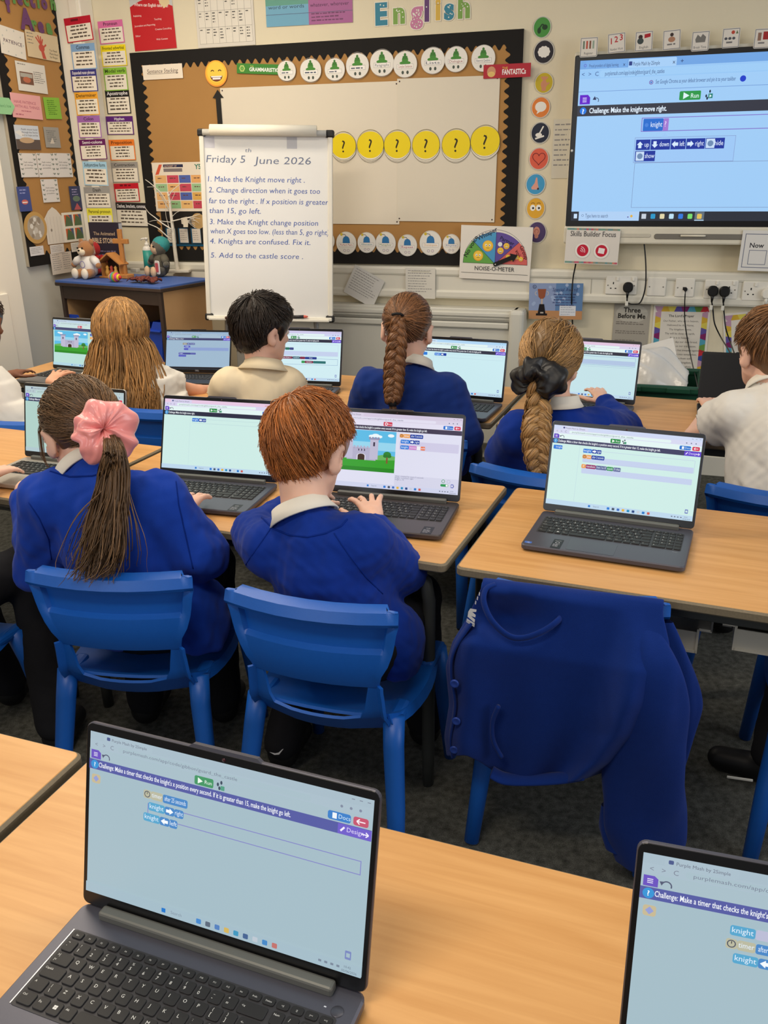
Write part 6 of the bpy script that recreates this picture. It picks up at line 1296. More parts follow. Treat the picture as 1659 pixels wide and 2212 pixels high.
wsheet('paper_note', 'faint printed list left of the big screen', 'paper', 1216, 322, 46, 128, paper(21), off=.003, col=(214, 208, 190))
# ------------------------------------------------------------------ the big screen
sT, zT = wpx(1243, 120, .09); zBt = wpx(1221, 490, .09)[1]; sT = (sT+wpx(1221, 490, .09)[0])/2
SH = zT-zBt; SW = SH*16/9*1.0+.02
tv = thing('interactive_screen', 'big wall-mounted interactive screen showing the knight challenge', 'screen', wp(sT+SW/2, zBt, .0), (0, 0, WY))
MSW = mat('screen_cream_plastic', (222, 216, 196), rough=.45)
b = MB(); b.box((0, -.04, SH/2), (SW+.012, .07, SH+.03), MSW, r=.008); b.box((0, -.05, -.036), (SW+.012, .09, .078), MSW, r=.008); b.slab(.22, .018, .004, .008, mat('speaker_cover', (200, 194, 176), rough=.6), c=(-SW/2+.28, -.096, -.036), axis='y'); b.slab(.55, .024, .004, .010, mat('pen_groove', (120, 116, 106), rough=.5), c=(-SW/2+.68, -.096, -.040), axis='y'); b.build('housing', tv)
b = MB(); b.slab(SW, SH, .03, .008, mat('screen_bezel', (18, 17, 17), rough=.3), c=(0, -.075, SH/2), axis='y', ch=.003); b.build('bezel', tv)
b = MB(); b.lathe([(.0045, 0), (.0045, .10), (.003, .108)], mat('pen_white', (226, 220, 200), rough=.4), n=12, rot=Matrix.Rotation(R_(90), 3, 'Y')); b.build('stylus', tv, loc=(-SW/2+.52, -.101, -.036))
b = MB(); b.ell((0, 0, 0), .006, mat('led_white', (220, 220, 215)), n=10); b.build('indicator', tv, loc=(-SW/2+.010, -.092, SH*.46))
s = Sheet(emit=1.0); s.off = .0; mg = .024; W_, H_ = SW-2*mg, SH-.05
X = lambda a: -W_/2+a*W_; Z = lambda a: H_/2-a*H_
def bx(x0, z0, x1, z1, c, r=0): s.rect(X(x0), Z(z1), (x1-x0)*W_, (z1-z0)*H_, c, r)
def tx(t, x, z, h_, c, bold=0., w_=None, al='l'): s.text(t, X(x), Z(z), h_*H_, c, al, bold, w_)
SB = (160, 204, 246); bx(0, 0, 1, 1, SB); bx(0, 0, 1, .052, (112, 164, 226)); bx(.165, .004, .325, .06, (166, 206, 246), .006); bx(.02, .006, .16, .048, (118, 170, 230), .004)
tx('Proud providers of digital learning', .032, .042, .020, (52, 70, 120), w_=.10*W_); tx('x', .147, .042, .022, (40, 60, 110)); tx('Purple Mash by 2Simple', .182, .044, .023, (40, 56, 100), w_=.088*W_); bx(.167, .018, .178, .042, (40, 60, 130), .002); tx('x', .312, .042, .024, (30, 40, 80)); tx('+', .338, .042, .028, (30, 50, 100)); s.ring(X(.018), Z(.03), .006, .0016, (90, 70, 190))
bx(0, .056, 1, .11, (150, 198, 244)); bx(.07, .062, .9, .104, (158, 204, 246), .01)
for k, t in enumerate(('<', '>', 'C')): tx(t, .008+.023*k, .094, .026, (50, 80, 140))
tx('purplemash.com/app/code/gibbon/guard_the_castles', .088, .094, .026, (48, 72, 128), w_=.20*W_); tx('Set Google Chrome as your default browser and pin it to your taskbar', .262, .155, .025, (40, 70, 130), w_=.26*W_); s.ring(X(.247), Z(.146), .0085, .003, (120, 90, 170)); s.circ(X(.247), Z(.146), .0035, (60, 110, 200)); s.circ(X(.545), Z(.146), .012, (30, 60, 200))
bx(0, .185, 1, .188, (110, 150, 210)); s.poly([(X(.006), Z(.205)), (X(.034), Z(.205)), (X(.042), Z(.222)), (X(.042), Z(.262)), (X(.006), Z(.262))], (96, 24, 200))
for k in range(3): bx(.016, .222+.011*k, .030, .227+.011*k, (220, 216, 255))
s.ring(X(.064), Z(.240), .011, .0028, (40, 50, 90), 14, -40, 140); s.poly([(X(.051), Z(.236)), (X(.058), Z(.214)), (X(.064), Z(.238))], (40, 50, 90))
bx(.345, .205, .415, .258, (40, 150, 70), .005); s.poly([(X(.358), Z(.252)), (X(.358), Z(.212)), (X(.378), Z(.232))], (225, 245, 250)); s.text('Run', X(.383), Z(.246), .027*H_, (220, 244, 240), 'l', .01, mw=.026*W_)
for dx, dz in ((.433, .238), (.444, .212), (.437, .252)): s.circ(X(dx), Z(dz), .0035, (20, 40, 60), .006)
bx(.440, .225, .454, .252, (40, 130, 120)); s.poly([(X(.444), Z(.248)), (X(.444), Z(.230)), (X(.451), Z(.239))], (230, 250, 250))
bx(0, .270, 1, .335, (52, 54, 66)); s.circ(X(.020), Z(.302), .0145, (36, 120, 226)); s.text('?', X(.020), Z(.320), .020, (240, 250, 255), 'c', .03); tx('Challenge: Make the knight move right.', .042, .317, .032, (228, 242, 255), .02, .265*W_)
s.frame(X(.226), Z(.44), .80*W_, .085*H_, .003, (130, 110, 200)); bx(.232, .362, .30, .436, (36, 108, 206), .004); bx(.30, .362, .318, .436, (160, 120, 210), .003); s.text('knight', X(.258), Z(.412), .032*H_, (220, 236, 255), 'l', .005, mw=.039*W_); tx('?', .305, .412, .034, (235, 220, 255)); s.circ(X(.244), Z(.400), .008, (70, 130, 220))
bx(.208, .475, .545, .63, (158, 200, 246), .012); s.frame(X(.208), Z(.63), .337*W_, .155*H_, .0016, (130, 150, 200)); s.poly([(X(.298), Z(.476)), (X(.320), Z(.476)), (X(.309), Z(.446))], (158, 200, 246))
DBL = (28, 52, 156)
for (x0, x1, t, a) in ((.213, .262, 'up', 'u'), (.264, .330, 'down', 'd'), (.332, .382, 'left', 'l'), (.384, .446, 'right', 'r'), (.448, .510, 'hide', 'p')):
    bx(x0, .488, x1, .552, DBL); s.text(t, X(x1-.004), Z(.532), .030*H_, (220, 234, 255), 'r', .005, mw=(x1-x0-.034)*W_); cx, cz = X(x0+.014), Z(.520); q = .0135; P = [(0, 1), (-1, 0), (-.5, 0), (-.5, -1), (.5, -1), (.5, 0), (1, 0)]
    if a == 'p': bx(x0+.002, .492, x0+.030, .548, (200, 222, 246)); s.circ(X(x0+.016), cz, .012, (110, 140, 180))
    else:
        T_ = {'u': lambda x, z: (x, z), 'd': lambda x, z: (-x, -z), 'l': lambda x, z: (-z, x), 'r': lambda x, z: (z, -x)}[a]; s.poly([(cx+T_(x, z)[0]*q, cz+T_(x, z)[1]*q) for x, z in P], (214, 234, 255))
bx(.213, .558, .282, .622, DBL); bx(.216, .562, .244, .618, (200, 222, 246)); s.circ(X(.230), Z(.590), .012, (110, 140, 180)); s.text('show', X(.247), Z(.602), .030*H_, (220, 234, 255), 'l', .005, mw=.033*W_)
s.frame(X(.214), Z(.915), .80*W_, .285*H_, .0016, (120, 140, 180))
bx(0, .940, 1, 1, (44, 48, 58)); bx(.028, .940, .245, 1, (176, 208, 244)); tx('Type here to search', .052, .980, .026, (70, 90, 130), w_=.082*W_); s.ring(X(.042), Z(.966), .005, .0012, (70, 90, 130)); bx(.010, .955, .022, .985, (200, 224, 250)); s.circ(X(.218), Z(.970), .007, (226, 176, 60), n=4); s.circ(X(.206), Z(.976), .003, (90, 80, 150))
for k, c in enumerate(((200, 208, 220), (40, 150, 200), (226, 214, 170), (190, 226, 246), (50, 120, 220), (120, 220, 110), (226, 190, 90))):
    x0 = .254+.032*k
    if k == 6: bx(x0-.008, .942, x0+.024, .998, (96, 110, 124)); bx(x0-.008, .994, x0+.024, .999, (190, 220, 245))
    bx(x0, .955, x0+.016, .987, c, .004 if k else .001)
s.build('display', tv, loc=(0, -.0912, SH/2+.003))
WORDS = ['Register', 'Number Work', 'English', '', 'Break Time', '', '']; KD = ['register card with a row of raised hands', 'card with red numbers 1 2 3', 'English card with a flag', 'card partly hidden by glare, fourth from the left', 'break time card with a grey shape', 'card with small coloured shapes, sixth from the left', 'card cut by the right edge of the photo']
for i, (u, v, tl) in enumerate(((1272, 102, 0), (1332, 93, -4), (1391, 89, -2), (1451, 86, -3), (1513, 89, -1), (1579, 82, -1), (1648, 83, 0))):
    def d(s, w_, h_):
        s.frame(-w_*.47, -h_*.47, w_*.94, h_*.94, .0022, (110, 116, 124))
        if i == 0:
            for k, c in enumerate(((110, 130, 110), (190, 80, 60), (130, 84, 60), (150, 170, 150))): s.rect(-w_*.34+w_*.18*k, -h_*.08, w_*.10, h_*.40, c)
        elif i == 1:
            for k, t in enumerate('123'): s.text(t, -w_*.30+w_*.28*k, h_*(-.02+.07*k), h_*.30, (190, 40, 50), 'c', .02)
        elif i == 2: s.circ(-w_*.2, h_*.22, w_*.12, (60, 40, 36)); s.circ(-w_*.2, h_*.02, w_*.18, (60, 70, 70), h_*.16); s.poly([(w_*.02, h_*.14), (w_*.36, h_*.2), (w_*.36, h_*.38), (w_*.02, h_*.34)], (180, 24, 40))
        elif i == 3: s.circ(0, h_*.26, w_*.1, (60, 44, 40)); s.circ(0, h_*.02, w_*.2, (180, 130, 100), h_*.14)
        elif i == 4: s.poly([(-w_*.26, -h_*.06), (w_*.26, -h_*.06), (w_*.3, h_*.2), (w_*.1, h_*.36), (0, h_*.2), (-w_*.18, h_*.34), (-w_*.3, h_*.1)], (120, 118, 112))
        elif i == 5: s.circ(w_*.1, h_*.28, w_*.1, (190, 70, 50)); s.poly([(w_*.25, h_*.2), (w_*.4, h_*.2), (w_*.32, h_*.38)], (110, 130, 90)); [s.circ(-w_*.28+w_*.22*k, -h_*.02, w_*.09, (80, 84, 90), h_*.07) for k in range(3)]
        else: s.rect(-w_*.3, -h_*.1, w_*.2, h_*.4, (150, 110, 90)); s.rect(0, -h_*.06, w_*.3, h_*.4, (170, 40, 40))
        if WORDS[i]: s.text(WORDS[i], 0, -h_*.36, h_*.13, (90, 90, 92), 'c', w=w_*(.5 if len(WORDS[i]) < 9 else .72))
        else: s.lines(-w_*.25, -h_*.26, w_*.5, 1, .01, h_*.08, (120, 118, 116), i)
    wsheet('timetable_card', 'white %s, on the big screen top' % KD[i], 'card', u, v, 38, 43, d, off=.096, tilt=tl, col=(228, 222, 210), r=.006, group='timetable cards along the top of the big screen')
def skills(s, w_, h_):
    rr = random.Random(3); C = [(196, 90, 110), (120, 160, 140), (206, 130, 110), (150, 150, 130), (110, 150, 150)]
    for z in (.44, -.48):
        for k in range(22): s.rect(-w_*.49+w_*.98*k/22, h_*z, w_*.98/22, h_*.05, C[rr.randrange(5)])
    s.text('Skills Builder Focus', 0, h_*.27, h_*.15, (70, 68, 70), 'c', w=w_*.84)
    for x, m_ in ((-.17, 0), (.18, 1)):
        s.circ(w_*x, -h_*.12, h_*.225, (240, 236, 228)); s.ring(w_*x, -h_*.12, h_*.225, .002, (220, 216, 208)); s.circ(w_*x, -h_*.12, h_*.165, (200, 28, 56))
        if m_: s.poly([(w_*x-.016, -h_*.12-.010), (w_*x+.012, -h_*.12-.014), (w_*x+.016, -h_*.12+.010), (w_*x-.012, -h_*.12+.014)], (244, 236, 234))
        else: [s.ring(w_*x-.012, -h_*.12-.006, .008+.008*k, .003, (244, 220, 224), 12, -10, 80) for k in range(3)]
wsheet('poster', 'Skills Builder Focus card with two red badges, under the big screen corner', 'poster', 1279, 532, 116, 78, skills, off=.105, tilt=1, col=(226, 220, 210))
def nowb(s, w_, h_): s.frame(-w_*.45, -h_*.42, w_*.9, h_*.84, .003, (110, 116, 136)); s.text('Now', -w_*.25, h_*.08, h_*.12, (50, 50, 56), 'c', .02); s.frame(-w_*.36, -h_*.34, w_*.28, h_*.36, .0025, (110, 116, 136)); s.text('Next', w_*.2, h_*.08, h_*.12, (50, 50, 56), 'c', .02); s.frame(w_*.06, -h_*.34, w_*.28, h_*.36, .0025, (110, 116, 136))
wsheet('now_board', 'white Now board hanging below the big screen at the right edge', 'board', 1668, 543, 140, 88, nowb, off=.103, tilt=1, col=(226, 224, 218), t=.003)
# ------------------------------------------------------------------ sockets, plugs and cables along the trunking
MSO = mat('socket_white', (232, 228, 216), rough=.3); BLKP = mat('plug_black', (20, 20, 21), rough=.4); HOL = mat('socket_hole', (24, 22, 20))
TOFF = .0445
def socket(u, v, gangs, label, kind='power'):
    s, z = wpx(u, v, TOFF); t = thing('wall_socket', label, 'socket', wp(s, z, TOFF), (0, 0, WY), 'white sockets on the trunking')
    w_ = .146 if gangs == 2 else .086
    b = MB(); b.slab(w_, .086, .010, .006, MSO, c=(0, -.005, 0), axis='y', ch=.003); b.build('faceplate', t)
    for k in range(gangs):
        cx = (-.036+.072*k) if gangs == 2 else 0; b = MB()
        if kind == 'power':
            b.box((cx, -.0102, .010), (.005, .001, .010), HOL); b.box((cx-.011, -.0102, -.014), (.007, .001, .005), HOL); b.box((cx+.011, -.0102, -.014), (.007, .001, .005), HOL)
            b.build('pin_holes', t); b = MB(); b.box((cx+(.018 if gangs == 2 else 0), -.012, .030), (.012, .006, .018), MSO, r=.002); b.build('rocker_switch', t)
        elif kind == 'data': b.box((0, -.0102, -.004), (.016, .001, .014), HOL); b.build('port', t)
    for sx in (-1, 1): b = MB(); b.lathe([(.003, 0), (.003, .0012), (0, .0014)], mat('screw_steel', (150, 146, 138), metal=.8, rough=.35), n=10, c=(sx*(w_/2-.012), -.010, 0), rot=Matrix.Rotation(R_(90), 3, 'X')); b.build('screw', t)
    return t
socket(1342, 616, 2, 'double socket with one black plug, leftmost on the trunking'); socket(1418, 619, 1, 'blank plate between the double socket and the data socket', 'blank')
socket(1479, 621, 1, 'single data socket with a thin black lead', 'data'); socket(1557, 625, 2, 'double socket holding two black plugs'); socket(1640, 629, 2, 'double socket at the right edge with a white charger')
def plug(u, v, label, wires, mt=BLKP, rad=.0032, tagm=True, nm='plug', nub=1.):
    s, z = wpx(u, v, TOFF+.012); o = wp(s, z, TOFF+.011); t = thing(nm, label, 'plug', o, (0, 0, WY))
    b = MB(); b.slab(.046*nub, .048*nub, .026*nub, .020*nub, mt, c=(0, -.013*nub, 0), axis='y', ch=.006*nub); b.tube([(0, -.015, -.02*nub), (0, -.016, -.034*nub), (0, -.017, -.050*nub)], [.009*nub, .0065*nub, .004*nub], mt, n=10); b.build('plug_body', t)
    inv = (Matrix.Translation(o) @ Matrix.Rotation(WY, 4, 'Z')).inverted(); P = [Vector((0, -.017, -.048*nub))]+[inv @ Vector(p) for p in wires]
    b = MB(); b.tube(smooth_path(P), rad, mt, n=8); b.build('cable', t)
    if tagm: b = MB(); b.box((.0, -.018, -.075), (.014, .006, .022), mat('tag_white', (220, 218, 206)), r=.002); b.build('cable_tag', t)
    return t
def smooth_path(P, n=6):
    P = [Vector(p) for p in P]; o = []
    for i in range(len(P)-1):
        a, b_, c, d = P[max(i-1, 0)], P[i], P[i+1], P[min(i+2, len(P)-1)]
        for k in range(n):
            t = k/n; o.append(.5*((2*b_)+(c-a)*t+(2*a-5*b_+4*c-d)*t*t+(3*b_-a-3*c+d)*t**3))
    return o+[P[-1]]
def wpt(u, v, off): s, z = wpx(u, v, off); return wp(s, z, off)
plug(1357, 620, 'black plug in the leftmost double socket, its lead looping up to the big screen', [wpt(1356, 654, .065), wpt(1370, 657, .07), wpt(1384, 652, .07), wpt(1394, 620, .075), wpt(1395, 570, .075), wpt(1391, 521, .07)])
plug(1481, 625, 'thin black network lead in the data socket', [wpt(1479, 660, .06), wpt(1480, 700, .05), wpt(1490, 760, .05), at(1504, 822, 3.6), at(1509, 842, 3.4)], rad=.0026, tagm=False, nm='network_lead', nub=.35)
plug(1540, 628, 'left one of the two black plugs side by side', [wpt(1540, 670, .06), wpt(1544, 700, .06), wpt(1558, 730, .07), at(1575, 758, 3.7), at(1590, 790, 3.3)])
plug(1565, 629, 'right one of the two black plugs side by side', [wpt(1564, 675, .06), wpt(1568, 710, .07), wpt(1578, 740, .08), at(1588, 768, 3.6), at(1600, 800, 3.3)])
plug(1656, 634, 'white charger plug at the right edge', [wpt(1657, 662, .06), wpt(1656, 700, .05)], mt=MSO, tagm=False, nm='charger')
b = MB(); b.tube(smooth_path([wpt(1244, 560, .09), wpt(1243, 574, .07), wpt(1238, 600, .065), wpt(1235, 640, .065), wpt(1236, 680, .04), wpt(1237, 712, .03), wpt(1238, 760, .03)]), .0034, BLKP, n=8); o = b.build('hanging_cable'); tag(o, 'black cable hanging over the Special Award certificate', 'cable')
# ------------------------------------------------------------------ flip chart
fc = at(583, 690, 4.34); FL = thing('flip_chart', 'white flip chart whiteboard on an easel with handwritten blue instructions', 'flip chart', (fc.x, fc.y, 0), (0, 0, R_(-3)))
zb_ = fc.z; zt_ = at(575, 284, 4.42).z; fw_ = (at(718, 690, 4.34)-at(447, 690, 4.34)).length; fh_ = zt_-zb_
MWB = mat('whiteboard', (226, 226, 222), rough=.22, spec=.5, nz=(3, .015)); MWF = mat('frame_cream', (226, 222, 208), rough=.4); MBC = mat('corner_black', (24, 23, 22), rough=.5)
TL_ = R_(-4.5)
b = MB(); b.slab(fw_-.02, fh_-.02, .012, .006, MWB, c=(0, 0, fh_/2), axis='y'); bd_ = b.build('writing_board', FL, loc=(0, 0, zb_), rot=(TL_, R_(1.5), 0))
b = MB()
for sx in (-1, 1): b.box((sx*(fw_/2-.008), 0, fh_/2), (.022, .026, fh_), MWF, r=.004)
b.box((0, 0, fh_-.008), (fw_, .024, .02), MWF, r=.004); b.box((0, -.005, .006), (fw_, .034, .018), MWF, r=.004); b.build('frame', bd_)
for sx in (-1, 1):
    for z in (.008, fh_-.006):
        b = MB(); b.box((sx*(fw_/2-.010), -.001, z), (.042, .032, .034), MBC, r=.008); b.build('corner_cap', bd_)
b = MB(); b.tube([(-fw_*.41, -.03, fh_+.004), (fw_*.39, -.03, fh_+.004)], .024, mat('paper_roll', (236, 230, 212), rough=.7), n=20); b.tube([(-fw_*.47, -.022, fh_-.006), (fw_*.46, -.022, fh_-.006)], .014, mat('clamp_grey', (196, 194, 186), rough=.4), n=12); b.build('paper_clamp', bd_)
b = MB(); b.box((0, -.012, .0), (fw_*.96, .05, .012), MWF, r=.003); b.build('pen_tray', bd_)
HB = (58, 88, 170); HD = (104, 114, 140); sc = fh_/405.
Zp = lambda v: fh_-(v-284)*sc
Xp = lambda u, v: (u-570-13*(v-284)/406)*fw_/(289-18*(v-284)/406)
def hw(t, u, v, h_, w_, c, sh=.12, bold=-.004): s = Sheet(); s.text(t, Xp(u, v), Zp(v), h_*sc*.92, c, 'l', bold, w_*fw_/280, sh); s.build('handwriting', bd_, loc=(0, -.0065, 0))
hw('Friday 5', 441, 348, 17, 84, HD); hw('th', 526, 326, 9, 13, HD); hw('June 2026', 545, 350, 17, 122, HD)
for t, u, v, w_ in (('1. Make the Knight move right .', 445, 388, 208), ('2. Change direction when it goes too', 447, 411, 240), ('far to the right . If x position is greater', 448, 434, 258), ('than 15, go left.', 449, 455, 112), ('3. Make the Knight change position', 450, 479, 236), ('when X goes too low. (less than 5, go right)', 452, 499, 258), ('4. Knights are confused. Fix it.', 451, 521, 220), ('5. Add to the castle score .', 453, 552, 203)): hw(t, u, v, 13, w_, HB)
for u, c in ((437, (198, 198, 206)), (617, (186, 188, 194))): s = Sheet(); s.rect(Xp(u, 318), Zp(318), 22*fw_/285, 24*sc, c); s.build('show_through_mark', bd_, loc=(0, -.0064, 0))
for x, L_, c, lb in ((-.19, .045, (70, 40, 36), 'brown board pen on the flip chart tray, left end'), (.035, .05, (40, 120, 60), 'green board pen on the flip chart tray'), (.14, .10, (226, 110, 90), 'slim pen with a red tip on the flip chart tray, right end')):
    b = MB(); rot = Matrix.Rotation(R_(90), 3, 'Y'); b.lathe([(.006, -L_/2), (.0075, -L_/2+.004), (.0075, L_/2-.02), (.006, L_/2-.01), (.003, L_/2)], mat('pen_%d' % c[0], c, rough=.4), n=12, rot=rot)
    if c[0] == 226: b.lathe([(.0078, -L_/2+.03), (.0078, L_/2-.02)], mat('pen_body_dark', (50, 48, 50), rough=.4), n=12, rot=rot)
    o = b.build('board_pen', loc=(fc.x+x, fc.y-.035-.0, zb_+.016), rot=(0, R_(-.6), R_(-3))); tag(o, lb, 'pen')
for sx in (-1, 1):
    b = MB(); b.tube([(sx*.2, .075, zb_+.5), (sx*.22, .045, zb_), (sx*.27, .0, .004)], .013, mat('easel_grey', (150, 150, 148), rough=.4, metal=.4), n=10); b.build('leg', FL)
b = MB(); b.tube([(0, .085, zb_+.5), (0, .26, .004)], .013, mat('easel_grey', (150, 150, 148)), n=10); b.build('leg', FL)
# ------------------------------------------------------------------ corner cabinet and what stands on it
CT = .935; CY_ = R_(-30); fr_ = on_z(345, 622, CT); CW, CDp = .70, .36
cb = thing('storage_cabinet', 'dark-edged storage cabinet with a blue top in the corner left of the flip chart', 'cabinet', (fr_.x, fr_.y, 0), (0, 0, CY_))
MDK = mat('dark_walnut', (58, 44, 36), rough=.45); MSD = wood('beech_side', (184, 142, 96), (196, 156, 108), 20, 1.2)
b = MB(); b.slab(CW+.03, CDp+.03, .026, .006, mat('cabinet_top_blue', (66, 98, 168), rough=.5, nz=(30, .04)), c=(-CW/2, CDp/2, CT-.006), ch=.002); b.build('top', cb)
b = MB(); b.slab(CW+.036, CDp+.034, .018, .006, MDK, c=(-CW/2, CDp/2, CT-.012), ch=.003); b.build('top_edge', cb)
for x in (-.009, -CW+.009):
    b = MB(); b.box((x, CDp/2+.009, CT/2-.01), (.018, CDp-.018, CT-.024), MSD, r=.001); b.box((x, .009, CT/2-.01), (.020, .018, CT-.024), MDK, r=.001); b.build('side_panel', cb)
b = MB(); b.box((-CW/2, CDp-.006, CT/2), (CW-.04, .010, CT-.06), MSD); b.build('back_panel', cb)
b = MB(); b.box((-CW/2, .012, CT-.055), (CW-.03, .02, .065), MDK, r=.002); b.build('top_rail', cb)
b = MB(); b.box((-CW/2+.0, CDp/2, CT/2-.03), (.018, CDp-.03, CT-.10), MSD); b.build('divider', cb)
b = MB(); b.box((-CW/2, CDp/2, .05), (CW-.036, CDp-.02, .02), MSD); b.box((-CW/2, CDp/2, .44), (CW-.036, CDp-.02, .016), MSD); b.build('shelf', cb)
MTB = mat('tray_blue', (24, 66, 178), rough=.4, spec=.4)
Mc = Matrix.Translation((fr_.x, fr_.y, 0)) @ Matrix.Rotation(CY_, 4, 'Z')
def tray(x, z, lab, hh=.29):
    o = Mc @ Vector((x, .015, z)); t = thing('storage_tray', lab, 'tray', o, (0, 0, CY_), 'blue storage trays in the cabinet'); wq = CW/2-.045; b = MB()
    for (yy, w2, z0, z1) in ((0, wq, 0, hh),):
        P = [(-w2/2+.03, z0), (w2/2-.03, z0), (w2/2-.012, hh*.72), (w2/2, hh*.80), (w2/2, hh), (w2*.30, hh), (w2*.24, hh-.035), (-w2*.24, hh-.035), (-w2*.30, hh), (-w2/2, hh), (-w2/2, hh*.80), (-w2/2+.012, hh*.72)]
        b.prism(P, 0, .006, MTB); b.prism([(p[0]*.97, p[1]) for p in P], CDp-.05, CDp-.045, MTB)
    for sx in (-1, 1): b.box((sx*(wq/2-.018), CDp/2-.02, hh*.42), (.005, CDp-.05, hh*.84), MTB)
    b.box((0, CDp/2-.02, .004), (wq-.06, CDp-.05, .006), MTB); b.box((0, -.006, hh-.045), (wq*.94, .014, .010), MTB, r=.003); b.build('tray_body', t)
    b = MB(); b.slab(wq*.56, .075, .004, .004, mat('label_white', (224, 222, 216), rough=.4), c=(0, -.004, hh*.48), axis='y'); b.build('label_holder', t)
tray(-CW*.25-.0, .475, 'upper right blue tray in the cabinet, half behind the long blonde hair'); tray(-CW*.75+.0, .475, 'upper left blue tray in the cabinet'); tray(-CW*.25, .085, 'lower right blue tray in the cabinet'); tray(-CW*.75, .085, 'lower left blue tray in the cabinet')
def oncab(u, v): return on_z(u, v, CT+.0075)
def plush(name, label, u, v, sc_, fur, shirt=None, extra=None, cat='soft toy', hat=None, face=(232, 220, 200), turn=0):
    p = oncab(u, v); t = thing(name, label, cat, p, (0, 0, CY_+R_(turn))); mf = mat('plush_'+name+'_%d' % fur[0], fur, rough=.95, sheen=.4, bump=(300, .5)); b = MB(); k = sc_
    b.ell((0, 0, .055*k), (.042*k, .036*k, .055*k), mat('plush_shirt_%d' % (shirt or fur)[0], shirt or fur, rough=.9, bump=(300, .3))); b.build('body', t)
    b = MB(); b.ell((0, -.005*k, .128*k), (.040*k, .036*k, .037*k), mf)
    if name == 'teddy_bear':
        for sx in (-1, 1): b.ell((sx*.032*k, 0, .158*k), (.014*k, .008*k, .014*k), mf)
        b.ell((0, -.034*k, .118*k), (.022*k, .016*k, .017*k), mat('plush_muzzle', (230, 214, 186), rough=.9)); b.ell((0, -.049*k, .124*k), (.006*k, .004*k, .004*k), mat('nose_black', (20, 16, 14)))
    else: b.ell((-.004*k, -.018*k, .124*k), (.033*k, .026*k, .029*k), mat('plush_face_%d' % face[0], face, rough=.9))
    for sx in (-1, 1): b.ell((sx*.014*k, -.041*k, .134*k), .0045*k, mat('eye_black', (14, 12, 12), rough=.2), n=8)
    b.build('head', t)
    if hat:
        b = MB(); b.ell((0, .006*k, .138*k), (.044*k, .040*k, .038*k), mat('plush_hat_%d' % hat[0], hat, rough=.95, bump=(300, .5))); b.build('hood', t)
    for sx in (-1, 1):
        b = MB(); b.tube([(sx*.035*k, -.005*k, .085*k), (sx*.06*k, -.012*k, .075*k), (sx*.075*k, -.016*k, .062*k)], [.018*k, .018*k, .013*k], mat('plush_shirt_%d' % (shirt or fur)[0], shirt or fur), n=10); b.ell((sx*.078*k, -.017*k, .058*k), .014*k, mf, n=10); b.build('arm', t)
        b = MB(); b.tube([(sx*.022*k, -.01*k, .025*k), (sx*.03*k, -.055*k, .02*k)], [.022*k, .018*k], mf, n=10); b.ell((sx*.031*k, -.06*k, .024*k), (.02*k, .012*k, .024*k), mat('plush_paw_%d' % face[0], face, rough=.9), n=12); b.build('leg', t)
    if extra: extra(t, k)
    return t
def tee(t, k): s = Sheet(); s.ring(0, .062*k, .016*k, .003*k, (130, 120, 180), 16); s.build('shirt_emblem', t, loc=(0, -.0385*k, 0))
plush('teddy_bear', 'small teddy bear in a white shirt on the blue cabinet top', 196, 600, 1.15, (168, 116, 72), (232, 228, 222), tee)
plush('soft_toy', 'red soft toy behind the teddy bear', 216, 592, 1.05, (170, 34, 36), (178, 30, 34))
def tagx(t, k): b = MB(); b.slab(.045*k, .06*k, .004, .01, mat('tag_card', (230, 226, 222)), c=(.055*k, -.05*k, .045*k), axis='y'); b.slab(.026*k, .04*k, .002, .006, mat('tag_red', (190, 80, 90)), c=(.055*k, -.0535*k, .045*k), axis='y'); b.build('paper_tag', t)
plush('soft_toy', 'soft toy with a teal hood and a paper tag, by the twig tree', 352, 596, 1.15, (96, 92, 80), (96, 92, 80), tagx, hat=(58, 148, 148), face=(214, 182, 148), turn=-20)
# nativity, cross, books, egg, bottle, cloth
p = oncab(246, 600); t = thing('nativity_scene', 'small wooden stable with a pitched roof and figures on the cabinet', 'ornament', p, (0, 0, CY_)); MWD = mat('pine_wood', (186, 126, 66), rough=.55, nz=(40, .12))
b = MB(); b.box((0, 0, .004), (.15, .06, .008), MWD, r=.002); b.build('floor_board', t)
for sx in (-1, 1): b = MB(); b.box((sx*.065, .01, .04), (.008, .05, .07), MWD); b.build('wall_board', t); b = MB(); b.box((sx*.042, 0, .098), (.105, .062, .008), MWD, rot=None, r=.001); o = b.build('roof_board', t); o.data.transform(Matrix.Translation((sx*.042, 0, .098)) @ Matrix.Rotation(R_(sx*32), 4, 'Y') @ Matrix.Translation((-sx*.042, 0, -.098)))
b = MB(); b.box((0, .032, .05), (.13, .004, .09), mat('stable_dark', (54, 34, 24))); b.build('back_board', t)
for k, (x, c) in enumerate(((-.03, (190, 140, 60)), (.0, (170, 60, 46)), (.03, (206, 160, 80)))): b = MB(); b.lathe([(.014, .008), (.013, .03), (.007, .045), (.009, .055), (0, .064)], mat('figure_%d' % k, c, rough=.6), n=14, c=(x, -.008, 0)); b.build('figure', t)
p = oncab(270, 601); t = thing('wooden_cross', 'plain wooden standing cross in front of the dark book', 'cross', p, (0, 0, CY_)); b = MB(); b.box((0, 0, .011), (.085, .055, .022), MWD, r=.004); b.build('foot', t); b = MB(); b.box((0, 0, .13), (.024, .016, .23), MWD, r=.003); b.box((0, 0, .185), (.105, .0155, .024), MWD, r=.003); b.build('cross_bars', t)
